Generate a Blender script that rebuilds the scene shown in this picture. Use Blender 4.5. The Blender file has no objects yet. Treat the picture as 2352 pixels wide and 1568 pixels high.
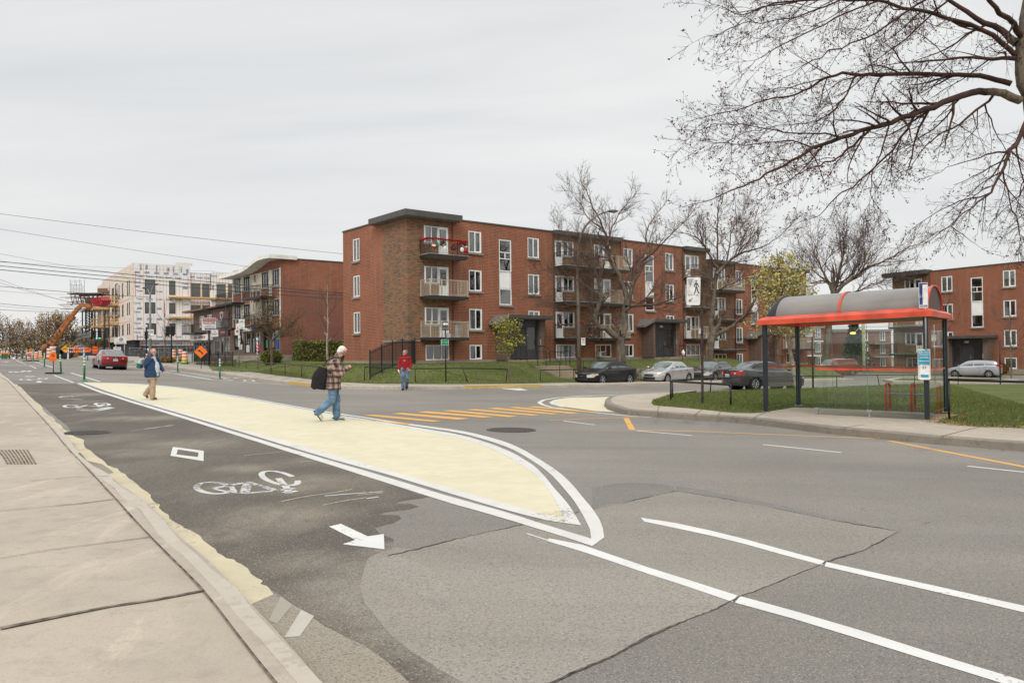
import bpy, bmesh, math, random
import numpy as np
from mathutils import Vector, Matrix, noise as mnoise
from mathutils.geometry import tessellate_polygon
random.seed(7); rng = np.random.default_rng(7)
PI = math.pi; sc = bpy.context.scene; COL = sc.collection
# ---------------------------------------------------------------- camera
F = 1750.; PCH = math.atan(25/F); ROL = .011
cp, sp = math.cos(PCH), math.sin(PCH); cr, sr = math.cos(ROL), math.sin(ROL)
e1 = Vector((1,0,0)); e2 = Vector((0,-sp,cp)); fw = Vector((0,cp,sp))
R_ = e1*cr - e2*sr; U_ = e1*sr + e2*cr; B_ = -fw
cam = bpy.data.cameras.new('camera'); cam.sensor_width = 36; cam.lens = 36*F/2352
cam.clip_start = .05; cam.clip_end = 3000
co = bpy.data.objects.new('camera', cam); COL.objects.link(co)
co.matrix_world = Matrix(((R_.x,U_.x,B_.x,0),(R_.y,U_.y,B_.y,0),(R_.z,U_.z,B_.z,0),(0,0,0,1)))
sc.camera = co
# ---------------------------------------------------------------- sky, sun, exposure
w = bpy.data.worlds.new('World'); sc.world = w; w.use_nodes = True
SUN_EL, SUN_AZ = math.radians(42), math.radians(192)
def setup_world():
    nt = w.node_tree; n = nt.nodes; L = nt.links; n.clear()
    out = n.new('ShaderNodeOutputWorld'); bg = n.new('ShaderNodeBackground')
    sky = n.new('ShaderNodeTexSky'); sky.sky_type = 'NISHITA'; sky.sun_disc = False
    sky.sun_elevation = SUN_EL; sky.sun_rotation = SUN_AZ
    tc = n.new('ShaderNodeTexCoord'); sep = n.new('ShaderNodeSeparateXYZ'); L.new(tc.outputs['Generated'], sep.inputs[0])
    # stratus deck: project the direction on a cloud plane
    mx = n.new('ShaderNodeMath'); mx.operation='MAXIMUM'; L.new(sep.outputs['Z'], mx.inputs[0]); mx.inputs[1].default_value=.0
    ad = n.new('ShaderNodeMath'); ad.operation='ADD'; L.new(mx.outputs[0], ad.inputs[0]); ad.inputs[1].default_value=.14
    dv = n.new('ShaderNodeVectorMath'); dv.operation='DIVIDE'; L.new(tc.outputs['Generated'], dv.inputs[0])
    cb = n.new('ShaderNodeCombineXYZ')
    for k in range(3): L.new(ad.outputs[0], cb.inputs[k])
    L.new(cb.outputs[0], dv.inputs[1])
    mp = n.new('ShaderNodeMapping'); L.new(dv.outputs[0], mp.inputs[0]); mp.inputs['Scale'].default_value=(.55,1.5,0); mp.inputs['Rotation'].default_value=(0,0,.55)
    nz = n.new('ShaderNodeTexNoise'); L.new(mp.outputs[0], nz.inputs['Vector']); nz.inputs['Scale'].default_value=1.; nz.inputs['Detail'].default_value=6; nz.inputs['Roughness'].default_value=.52; nz.inputs['Distortion'].default_value=.35
    cr1 = n.new('ShaderNodeValToRGB'); L.new(nz.outputs['Fac'], cr1.inputs[0])
    cr1.color_ramp.elements[0].position=.3; cr1.color_ramp.elements[0].color=(.70,.728,.738,1)
    cr1.color_ramp.elements[1].position=.66; cr1.color_ramp.elements[1].color=(.92,.915,.90,1)
    # whiter towards the horizon, much brighter overhead as in any overcast sky
    hr = n.new('ShaderNodeMapRange'); L.new(sep.outputs['Z'], hr.inputs[0]); hr.inputs[1].default_value=0; hr.inputs[2].default_value=.34; hr.inputs[3].default_value=.88; hr.inputs[4].default_value=0
    mh = n.new('ShaderNodeMix'); mh.data_type='RGBA'; L.new(hr.outputs[0], mh.inputs[0]); L.new(cr1.outputs[0], mh.inputs[6]); mh.inputs[7].default_value=(.86,.855,.845,1)
    zr = n.new('ShaderNodeMapRange'); zr.interpolation_type='SMOOTHSTEP'; L.new(sep.outputs['Z'], zr.inputs[0]); zr.inputs[1].default_value=.42; zr.inputs[2].default_value=1.; zr.inputs[3].default_value=1.; zr.inputs[4].default_value=ZEN
    vm = n.new('ShaderNodeVectorMath'); vm.operation='SCALE'; L.new(mh.outputs[2], vm.inputs[0]); L.new(zr.outputs[0], vm.inputs['Scale'])
    # clear sky strength .1 seen through the deck
    s2 = n.new('ShaderNodeVectorMath'); s2.operation='SCALE'; L.new(sky.outputs[0], s2.inputs[0]); s2.inputs['Scale'].default_value=.1
    mm = n.new('ShaderNodeMix'); mm.data_type='RGBA'; mm.inputs[0].default_value=.93; L.new(s2.outputs[0], mm.inputs[6]); L.new(vm.outputs[0], mm.inputs[7])
    L.new(mm.outputs[2], bg.inputs[0]); bg.inputs[1].default_value=1.; L.new(bg.outputs[0], out.inputs[0])
ZEN = 2.2
setup_world()
sd = bpy.data.lights.new('sun','SUN'); sd.energy = 1.5; sd.angle = math.radians(32); sd.color = (1,.945,.87)
so = bpy.data.objects.new('sun', sd); COL.objects.link(so)
so.rotation_euler = (PI/2-SUN_EL, 0, PI-SUN_AZ)
sc.view_settings.view_transform='Standard'; sc.view_settings.look='None'; sc.view_settings.exposure=0.0; sc.view_settings.gamma=1; sc.view_settings.use_curve_mapping=False
# ---------------------------------------------------------------- photo pixel -> place on the ground
def Z(x0,y0,s): return lambda x,y:((x0+x/s)/1.74150,(y0+y/s)/1.74150)
A1=Z(0,950,2.6133);A2=Z(800,950,2.6133);A3=Z(1350,800,1.96);A4=Z(2150,650,1.568);A5=Z(2900,950,1.8445);A6=Z(2700,0,1.4936)
B1=Z(0,1400,1.1779);B2=Z(1300,1500,1.2736);B3=Z(2600,1550,1.3275);B4=Z(200,1150,3.92);B5=Z(500,1330,5.2267);B6=Z(1200,1350,4.238)
C1=Z(2250,1350,3.92);C2=Z(2750,1350,3.92);C3=Z(3350,1080,2.4504);C4=Z(0,1350,5.6);C5=Z(700,1200,5.2275);C6=Z(2200,1150,4.704);C7=Z(1950,1200,4.356)
D1=Z(1650,880,6.272);D2=Z(3150,1250,4.2764);D3=Z(1400,1560,2.1382);D4=Z(0,1450,3.36);D5=Z(500,1480,2.352);D6=Z(1500,1900,2.1382)
ID=lambda x,y:(x,y)
def ray(p):
    v = fw*F + R_*(p[0]-1176) + U_*(784-p[1]); return v
def FX(x):
    if x>30: return -.6-.005*(x-30)
    if x>-12: return -.02*x
    x=max(x,-52.)
    return .24+.033*(-12-x) if x>-16 else .372+.046*(-16-x)
def gz(x,y): return -1.5+FX(x)-.008*y
P0=(-6.66,48.7); UV=(.779,.627); VV=(-.627,.779)     # main block: street corner, along the street, along the side
def tosP(x,y): a=x-P0[0]; b=y-P0[1]; return a*UV[0]+b*UV[1], a*VV[0]+b*VV[1]
def TS(t,s): return P0[0]+t*UV[0]+s*VV[0], P0[1]+t*UV[1]+s*VV[1]
def sm(v): v=min(max(v,0),1); return v*v*(3-2*v)
def bbase(t): return -.70-.9*sm((t-30)/2.)
def lawnz(x,y):
    g=gz(x,y)+.15; t,s=tosP(x,y)
    d=math.hypot(max(-t,0,t-60),max(-s,0,s-9)); k=sm((7.9-d)/5.2)
    e=(max(bbase(t)-g,0) if d<8 else 0)*k
    if (t<2 or s>10) and LPL:
        ds=99
        for (ax,ay),(bx,by) in zip(LPL[:-1],LPL[1:]):
            ux,uy=bx-ax,by-ay; q=min(max(((x-ax)*ux+(y-ay)*uy)/(ux*ux+uy*uy),0),1); dd=math.hypot(x-ax-ux*q,y-ay-uy*q)
            if dd<abs(ds): ds=dd if ux*(y-ay)-uy*(x-ax)>0 else -dd
        e=max(e,.85*(.3+.7*sm((x+35)/9))*sm(ds/5.)*max(sm((2-t)/5),sm((s-10)/4)))
    if 7.1<t<9.7 and -9<s<-3.9: e*=.25
    return g+e
LPL=[]
def at(p,h=0.,surf=gz):
    r=ray(p); kx=r.x/r.y; kz=r.z/r.y; Y=1.
    while Y<300 and kz*Y-surf(kx*Y,Y)-h>0: Y*=1.02
    lo,hi=Y/1.02,Y
    for _ in range(26):
        m=(lo+hi)/2
        if kz*m-surf(kx*m,m)-h>0: lo=m
        else: hi=m
    return Vector((kx*lo,lo,kz*lo))
def onp(p,P,d):
    r=ray(p); n=(d[1],-d[0]); k=(P[0]*n[0]+P[1]*n[1])/(r.x*n[0]+r.y*n[1])
    X,Y=r.x*k,r.y*k
    return ((X-P[0])*d[0]+(Y-P[1])*d[1], r.z*k)
def zat(p,X,Y):               # height of pixel row p above place X,Y
    r=ray(p); return r.z/r.y*Y
def atY(p,Y): r=ray(p); return r*(Y/r.y)
LPL=[tuple(at(q,.15)[:2]) for q in (A1(1385,1280),A1(1900,1310),A2(70,1340),A2(600,1412),A2(1050,1467),A3(20,1428),A3(300,1440),A3(1000,1443),A3(1764,1431))]
# ---------------------------------------------------------------- materials
MATS={}
def newmat(name):
    m=bpy.data.materials.new(name); m.use_nodes=True; nt=m.node_tree; b=nt.nodes['Principled BSDF']; return m,nt.nodes,nt.links,b
def mat(name,c,r=.6,metal=0,var=.12,scale=6.,bump=0,coat=0,c2=None,spec=.5,bs=None,coord='Object',emit=0,stretch=None):
    if name in MATS: return MATS[name]
    m,n,L,b=newmat(name); b.inputs['Roughness'].default_value=r; b.inputs['Metallic'].default_value=metal
    b.inputs['Specular IOR Level'].default_value=spec; b.inputs['Coat Weight'].default_value=coat; b.inputs['Coat Roughness'].default_value=.05
    tc=n.new('ShaderNodeTexCoord'); nz=n.new('ShaderNodeTexNoise'); nz.inputs['Scale'].default_value=scale; nz.inputs['Detail'].default_value=5
    vec=tc.outputs[coord]
    if stretch:
        mp=n.new('ShaderNodeMapping'); L.new(vec,mp.inputs[0]); mp.inputs['Scale'].default_value=stretch; vec=mp.outputs[0]
    L.new(vec,nz.inputs['Vector'])
    mx=n.new('ShaderNodeMix'); mx.data_type='RGBA'
    c2=c2 or tuple(v*(1-2.2*var) for v in c[:3]); c1=tuple(min(1,v*(1+var)) for v in c[:3]) if var and not 0 else c
    mx.inputs[6].default_value=(*c2[:3],1); mx.inputs[7].default_value=(*c1[:3],1)
    mr=n.new('ShaderNodeMapRange'); mr.inputs[1].default_value=.3; mr.inputs[2].default_value=.65; L.new(nz.outputs['Fac'],mr.inputs[0]); L.new(mr.outputs[0],mx.inputs[0])
    L.new(mx.outputs[2],b.inputs['Base Color'])
    if bump:
        n2=n.new('ShaderNodeTexNoise'); n2.inputs['Scale'].default_value=bs or scale*6; n2.inputs['Detail'].default_value=4; L.new(vec,n2.inputs['Vector'])
        bp=n.new('ShaderNodeBump'); bp.inputs['Strength'].default_value=bump; bp.inputs['Distance'].default_value=.02; L.new(n2.outputs['Fac'],bp.inputs['Height']); L.new(bp.outputs[0],b.inputs['Normal'])
    if emit: b.inputs['Emission Color'].default_value=(*c[:3],1); b.inputs['Emission Strength'].default_value=emit
    MATS[name]=m; return m
def ramp(n,L,src,stops):
    r=n.new('ShaderNodeValToRGB'); e=r.color_ramp.elements
    while len(e)<len(stops): e.new(.5)
    for k,(p,c) in enumerate(stops): e[k].position=p; e[k].color=(*c,1) if len(c)==3 else c
    L.new(src,r.inputs[0]); return r.outputs[0]
def nzt(n,L,vec,s,d=4,ro=.5,dist=0):
    q=n.new('ShaderNodeTexNoise'); q.inputs['Scale'].default_value=s; q.inputs['Detail'].default_value=d; q.inputs['Roughness'].default_value=ro; q.inputs['Distortion'].default_value=dist; L.new(vec,q.inputs['Vector']); return q.outputs['Fac']
def mixc(n,L,f,a,b,mode='MIX'):
    m=n.new('ShaderNodeMix'); m.data_type='RGBA'; m.blend_type=mode
    for v,i in ((f,0),(a,6),(b,7)):
        if isinstance(v,(int,float)): m.inputs[i].default_value=v
        elif isinstance(v,tuple): m.inputs[i].default_value=(*v[:3],1)
        else: L.new(v,m.inputs[i])
    return m.outputs[2]
def vmap(n,L,vec,s,rz=0):
    mp=n.new('ShaderNodeMapping'); L.new(vec,mp.inputs[0]); mp.inputs['Scale'].default_value=s; mp.inputs['Rotation'].default_value=(0,0,rz); return mp.outputs[0]
def bumpn(n,L,b,h,st,dist=.01):
    bp=n.new('ShaderNodeBump'); bp.inputs['Strength'].default_value=st; bp.inputs['Distance'].default_value=dist; L.new(h,bp.inputs['Height']); L.new(bp.outputs[0],b.inputs['Normal'])
def brick(name,cols,mortar,dirt=.38):
    m,n,L,b=newmat(name); b.inputs['Roughness'].default_value=.85
    tc=n.new('ShaderNodeTexCoord'); uv=tc.outputs['UV']
    t=n.new('ShaderNodeTexBrick'); L.new(uv,t.inputs['Vector']); t.inputs['Scale'].default_value=1; t.inputs['Brick Width'].default_value=.29; t.inputs['Row Height'].default_value=.105; t.inputs['Mortar Size'].default_value=.0115; t.inputs['Mortar Smooth'].default_value=.3
    t.inputs['Color1'].default_value=(0,0,0,1); t.inputs['Color2'].default_value=(1,1,1,1); t.inputs['Mortar'].default_value=(.5,.5,.5,1)
    # one flat random value per brick drives its colour
    col=ramp(n,L,t.outputs['Color'],[(i/(len(cols)-1),c) for i,c in enumerate(cols)])
    big=nzt(n,L,uv,.35,5,.55); col=mixc(n,L,dirt,col,ramp(n,L,big,[(.3,tuple(v*.62 for v in cols[0])),(.7,tuple(min(1,v*1.25) for v in cols[-1]))]))
    streak=nzt(n,L,vmap(n,L,uv,(3.,.25,1)),1.,4); col=mixc(n,L,ramp(n,L,streak,[(.5,(0,0,0)),(.75,(.35,.35,.35))]),col,tuple(v*.9 for v in mortar))
    fin=mixc(n,L,t.outputs['Fac'],col,mortar); L.new(fin,b.inputs['Base Color'])
    inv=n.new('ShaderNodeMath'); inv.operation='SUBTRACT'; inv.inputs[0].default_value=1; L.new(t.outputs['Fac'],inv.inputs[1]); bumpn(n,L,b,inv.outputs[0],.35,.006)
    MATS[name]=m; return m
RED=brick('red_brick',[(.15,.034,.017),(.27,.072,.031),(.20,.049,.023),(.32,.098,.044)],(.40,.24,.155))
RED2=brick('old_red_brick',[(.19,.055,.033),(.27,.085,.05),(.22,.065,.038)],(.27,.18,.14))
TAN=brick('tan_brick',[(.055,.037,.026),(.19,.105,.052),(.30,.135,.06),(.10,.06,.035),(.33,.12,.052)],(.25,.20,.14),.2)
BRN=brick('brown_brick',[(.10,.06,.045),(.18,.11,.08),(.13,.08,.055)],(.22,.18,.15))
def blobs(n,L,v,pts,col,c,amt=.8):
    acc=None
    for (x,y,r) in pts:
        d=n.new('ShaderNodeVectorMath'); d.operation='DISTANCE'; L.new(v,d.inputs[0]); d.inputs[1].default_value=(x,y,gz(x,y))
        m=n.new('ShaderNodeMapRange'); m.interpolation_type='SMOOTHSTEP'; L.new(d.outputs['Value'],m.inputs[0]); m.inputs[1].default_value=r; m.inputs[2].default_value=r*.1; m.inputs[3].default_value=0; m.inputs[4].default_value=1
        if acc is None: acc=m.outputs[0]
        else:
            a=n.new('ShaderNodeMath'); a.operation='MAXIMUM'; L.new(acc,a.inputs[0]); L.new(m.outputs[0],a.inputs[1]); acc=a.outputs[0]
    nz=nzt(n,L,vmap(n,L,v,(1,.5,1),-.9),2.2,6,.65,.5); q=ramp(n,L,nz,[(.32,(.15,)*3),(.62,(1,1,1))])
    a=n.new('ShaderNodeMath'); a.operation='MULTIPLY'; L.new(acc,a.inputs[0]); L.new(q,a.inputs[1])
    b=n.new('ShaderNodeMath'); b.operation='MULTIPLY'; L.new(a.outputs[0],b.inputs[0]); b.inputs[1].default_value=amt
    return mixc(n,L,b.outputs[0],col,c)
DUSTP=[(712,1110,1.0),(640,1185,.9),(560,1075,.6),(870,1300,.7),(930,1370,1.1),(1010,1440,.8),(840,1345,.5),(300,1040,.9),(200,905,1.6),(330,960,1.5),(430,1020,1.2),(700,1290,.5),(480,1230,.5)]
EDGEP=[(903,1250,.16),(880,1268,.28),(850,1285,.3),(832,1315,.3),(828,1350,.26),(840,1388,.25),(862,1422,.22),(895,1457,.2),(940,1494,.2),(1000,1532,.2),(1055,1566,.2),(780,1300,.4),(760,1340,.35),(800,1370,.3)]
def mk_asphalt(name,base,dust=.5,fine=1.,dark=(.055,.053,.05),seed=0,db=0):
    m,n,L,b=newmat(name); b.inputs['Roughness'].default_value=.88; b.inputs['Specular IOR Level'].default_value=.3
    tc=n.new('ShaderNodeTexCoord'); v=vmap(n,L,tc.outputs['Object'],(1,1,1)); 
    mp=v.node; mp.inputs['Location'].default_value=(seed*13.7,seed*7.1,0)
    big=nzt(n,L,v,.16,4,.55); col=mixc(n,L,ramp(n,L,big,[(.35,(0,0,0)),(.65,(1,1,1))]),tuple(c*.83 for c in base),tuple(c*1.15 for c in base))
    lane=nzt(n,L,vmap(n,L,v,(.12,1.1,1),-.90+PI/2-.0),1.,4,.6); col=mixc(n,L,ramp(n,L,lane,[(.45,(0,0,0)),(.72,(.6,.6,.6))]),col,tuple(c*.74 for c in base))
    du=nzt(n,L,vmap(n,L,v,(1.,.45,1),-.9),.7,5,.6,.4); col=mixc(n,L,ramp(n,L,du,[(.50,(0,0,0)),(.74,(dust,)*3)]),col,(.255,.225,.185))
    if db:
        col=blobs(n,L,tc.outputs['Object'],[(*at((x,y))[:2],r) for x,y,r in DUSTP],col,(.29,.25,.195),db)
        if db>.8: col=blobs(n,L,tc.outputs['Object'],[(*at((x,y))[:2],r) for x,y,r in EDGEP],col,(.245,.222,.19),1.)
    sp1=nzt(n,L,v,75*fine,3,.8); col=mixc(n,L,ramp(n,L,sp1,[(.36,(.7,.7,.7)),(.5,(0,0,0))]),col,dark)
    vo=n.new('ShaderNodeTexVoronoi'); vo.inputs['Scale'].default_value=48*fine; L.new(v,vo.inputs['Vector']); col=mixc(n,L,ramp(n,L,vo.outputs['Distance'],[(.14,(.8,.8,.8)),(.26,(0,0,0))]),col,(.38,.355,.315))
    n3=nzt(n,L,v,24,2,.5); col=mixc(n,L,ramp(n,L,n3,[(.25,(.2,)*3),(.42,(0,0,0))]),col,dark)
    L.new(col,b.inputs['Base Color']); bumpn(n,L,b,sp1,.5,.006); MATS[name]=m; return m
ASPH=mk_asphalt('asphalt',(.240,.220,.193),.3)
ASPL=mk_asphalt('asphalt_old_light',(.262,.240,.208),.25,.8,(.10,.095,.085),seed=2,db=.4)
ASPD=mk_asphalt('asphalt_fresh_dark',(.120,.104,.085),.62,.9,(.04,.035,.03),seed=1,db=.9)
ASPM=mk_asphalt('asphalt_seal_band',(.112,.104,.094),.35,.9,(.04,.038,.035),seed=3)
def mk_paint(name,c,c2,wear=.45,ws=28,under=(.15,.142,.13)):
    m,n,L,b=newmat(name); b.inputs['Roughness'].default_value=.7
    tc=n.new('ShaderNodeTexCoord'); v=tc.outputs['Object']
    col=mixc(n,L,nzt(n,L,v,.8,4),c2,c); col=mixc(n,L,ramp(n,L,nzt(n,L,v,3.5,5,.6),[(.4,(.3,)*3),(.6,(0,0,0))]),col,tuple(x*.82 for x in c2))
    wr=nzt(n,L,v,ws,5,.72); lo=nzt(n,L,v,1.3,3)
    ma=n.new('ShaderNodeMath'); ma.operation='ADD'; L.new(wr,ma.inputs[0]); L.new(lo,ma.inputs[1])
    col=mixc(n,L,ramp(n,L,ma.outputs[0],[(.62+.35*wear-.06,(.9,)*3),(.62+.35*wear,(0,0,0))]),col,under)
    L.new(col,b.inputs['Base Color']); bumpn(n,L,b,wr,.35,.005); MATS[name]=m; return m
WHITE=mk_paint('road_paint_white',(.66,.65,.615),(.55,.535,.50),.5)
WHITEN=mk_paint('road_paint_fresh_white',(.70,.695,.67),(.60,.59,.56),.62,30)
WHITEW=mk_paint('road_paint_worn_white',(.62,.60,.57),(.50,.48,.45),.95,22,(.085,.08,.075))
YEL=mk_paint('road_paint_pale_yellow',(.66,.61,.435),(.575,.525,.365),.42,30,(.36,.32,.22))
YELG=mk_paint('gutter_paint_pale_yellow',(.60,.52,.35),(.46,.405,.28),.85,22,(.24,.21,.16))
ORG=mk_paint('road_paint_orange',(.72,.38,.075),(.62,.33,.08),.55,30,(.22,.16,.09))
GRN=mk_paint('road_paint_green',(.22,.55,.16),(.25,.42,.17),.8,5,(.17,.17,.14))
def mk_conc(name,c,rot=0.,st=1.,bmp=.35):
    m,n,L,b=newmat(name); b.inputs['Roughness'].default_value=.9
    tc=n.new('ShaderNodeTexCoord'); v=tc.outputs['Object']
    col=mixc(n,L,ramp(n,L,nzt(n,L,v,.55,5,.6),[(.35,(0,0,0)),(.65,(1,1,1))]),tuple(x*.86 for x in c),tuple(x*1.1 for x in c))
    col=mixc(n,L,ramp(n,L,nzt(n,L,vmap(n,L,v,(1.6,.5,1),.7),1.6,6,.65,.8),[(.56,(0,0,0)),(.68,(.5*st,)*3)]),col,tuple(min(1,x*1.35) for x in c))
    col=mixc(n,L,ramp(n,L,nzt(n,L,v,7,5,.6),[(.3,(.35*st,)*3),(.5,(0,0,0))]),col,tuple(x*.62 for x in c))
    f=nzt(n,L,v,60,3,.7); col=mixc(n,L,ramp(n,L,f,[(.3,(.5,)*3),(.48,(0,0,0))]),col,tuple(x*.6 for x in c))
    L.new(col,b.inputs['Base Color']); bumpn(n,L,b,f,bmp,.006); MATS[name]=m; return m
CONC=mk_conc('sidewalk_concrete',(.40,.345,.275)); KERB=mk_conc('kerb_concrete',(.42,.365,.30),st=1.5); CONB=mk_conc('foundation_concrete',(.33,.29,.235)); KERBR=mk_conc('rough_kerb_concrete',(.235,.205,.165),st=2,bmp=1.)
CONF=mk_conc('far_sidewalk_concrete',(.36,.325,.275))
def mk_grass(name):
    m,n,L,b=newmat(name); b.inputs['Roughness'].default_value=.95; b.inputs['Specular IOR Level'].default_value=.2
    tc=n.new('ShaderNodeTexCoord'); v=tc.outputs['Object']
    col=mixc(n,L,ramp(n,L,nzt(n,L,v,.5,4,.6),[(.35,(0,0,0)),(.65,(1,1,1))]),(.10,.118,.035),(.155,.17,.055))
    col=mixc(n,L,ramp(n,L,nzt(n,L,v,9,4,.7),[(.35,(.6,)*3),(.55,(0,0,0))]),col,(.04,.065,.015))
    col=mixc(n,L,ramp(n,L,nzt(n,L,v,2.2,5,.7),[(.58,(0,0,0)),(.72,(.6,)*3)]),col,(.19,.15,.07))
    L.new(col,b.inputs['Base Color']); bumpn(n,L,b,nzt(n,L,v,30,3,.7),1.,.04); MATS[name]=m; return m
GRASS=mk_grass('lawn_turf')
def mk_glass(name,tint,mixf,rough=.02,ior=1.5):
    m,n,L,b=newmat(name); n.remove(b); out=n['Material Output']
    tr=n.new('ShaderNodeBsdfTransparent'); tr.inputs[0].default_value=(*tint,1); gl=n.new('ShaderNodeBsdfGlossy'); gl.inputs['Roughness'].default_value=rough
    fr=n.new('ShaderNodeFresnel'); fr.inputs[0].default_value=ior
    ma=n.new('ShaderNodeMath'); ma.operation='MULTIPLY_ADD'; L.new(fr.outputs[0],ma.inputs[0]); ma.inputs[1].default_value=1.; ma.inputs[2].default_value=mixf
    mx=n.new('ShaderNodeMixShader'); L.new(ma.outputs[0],mx.inputs[0]); L.new(tr.outputs[0],mx.inputs[1]); L.new(gl.outputs[0],mx.inputs[2]); L.new(mx.outputs[0],out.inputs[0]); MATS[name]=m; return m
GLASS=mk_glass('window_glass',(.68,.71,.71),.13); SHELG=mk_glass('shelter_glass',(.90,.95,.92),.03,.03,1.42); CARG=mk_glass('car_glass',(.42,.50,.48),.07,.01,1.55)
BLK=mat('black_painted_metal',(.018,.018,.019),.45,.2,.15,9); WHT=mat('white_vinyl',(.90,.90,.885),.4,0,.03,2)
DARK=mat('dark_interior',(.014,.015,.016),.9,0,.1); SILL=mat('window_sill_stone',(.29,.265,.225),.85,0,.18,5,.3)  # DARK: unlit-room shade put into a near-black colour, also used for lettering
BEIGE=mat('beige_painted_metal',(.47,.41,.32),.5,0,.08,3); FASC=mat('roof_fascia_grey',(.10,.092,.085),.55,.2,.12,2)
GREYM=mat('galvanised_steel',(.40,.41,.42),.45,.6,.15,4); RUBB=mat('black_rubber',(.022,.022,.022),.8,0,.15,8); ROOFM=mat('roof_membrane',(.09,.088,.085),.95,0,.2,1.5)
CURT=mat('white_curtain',(.80,.79,.75),.9,0,.08,3)
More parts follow.
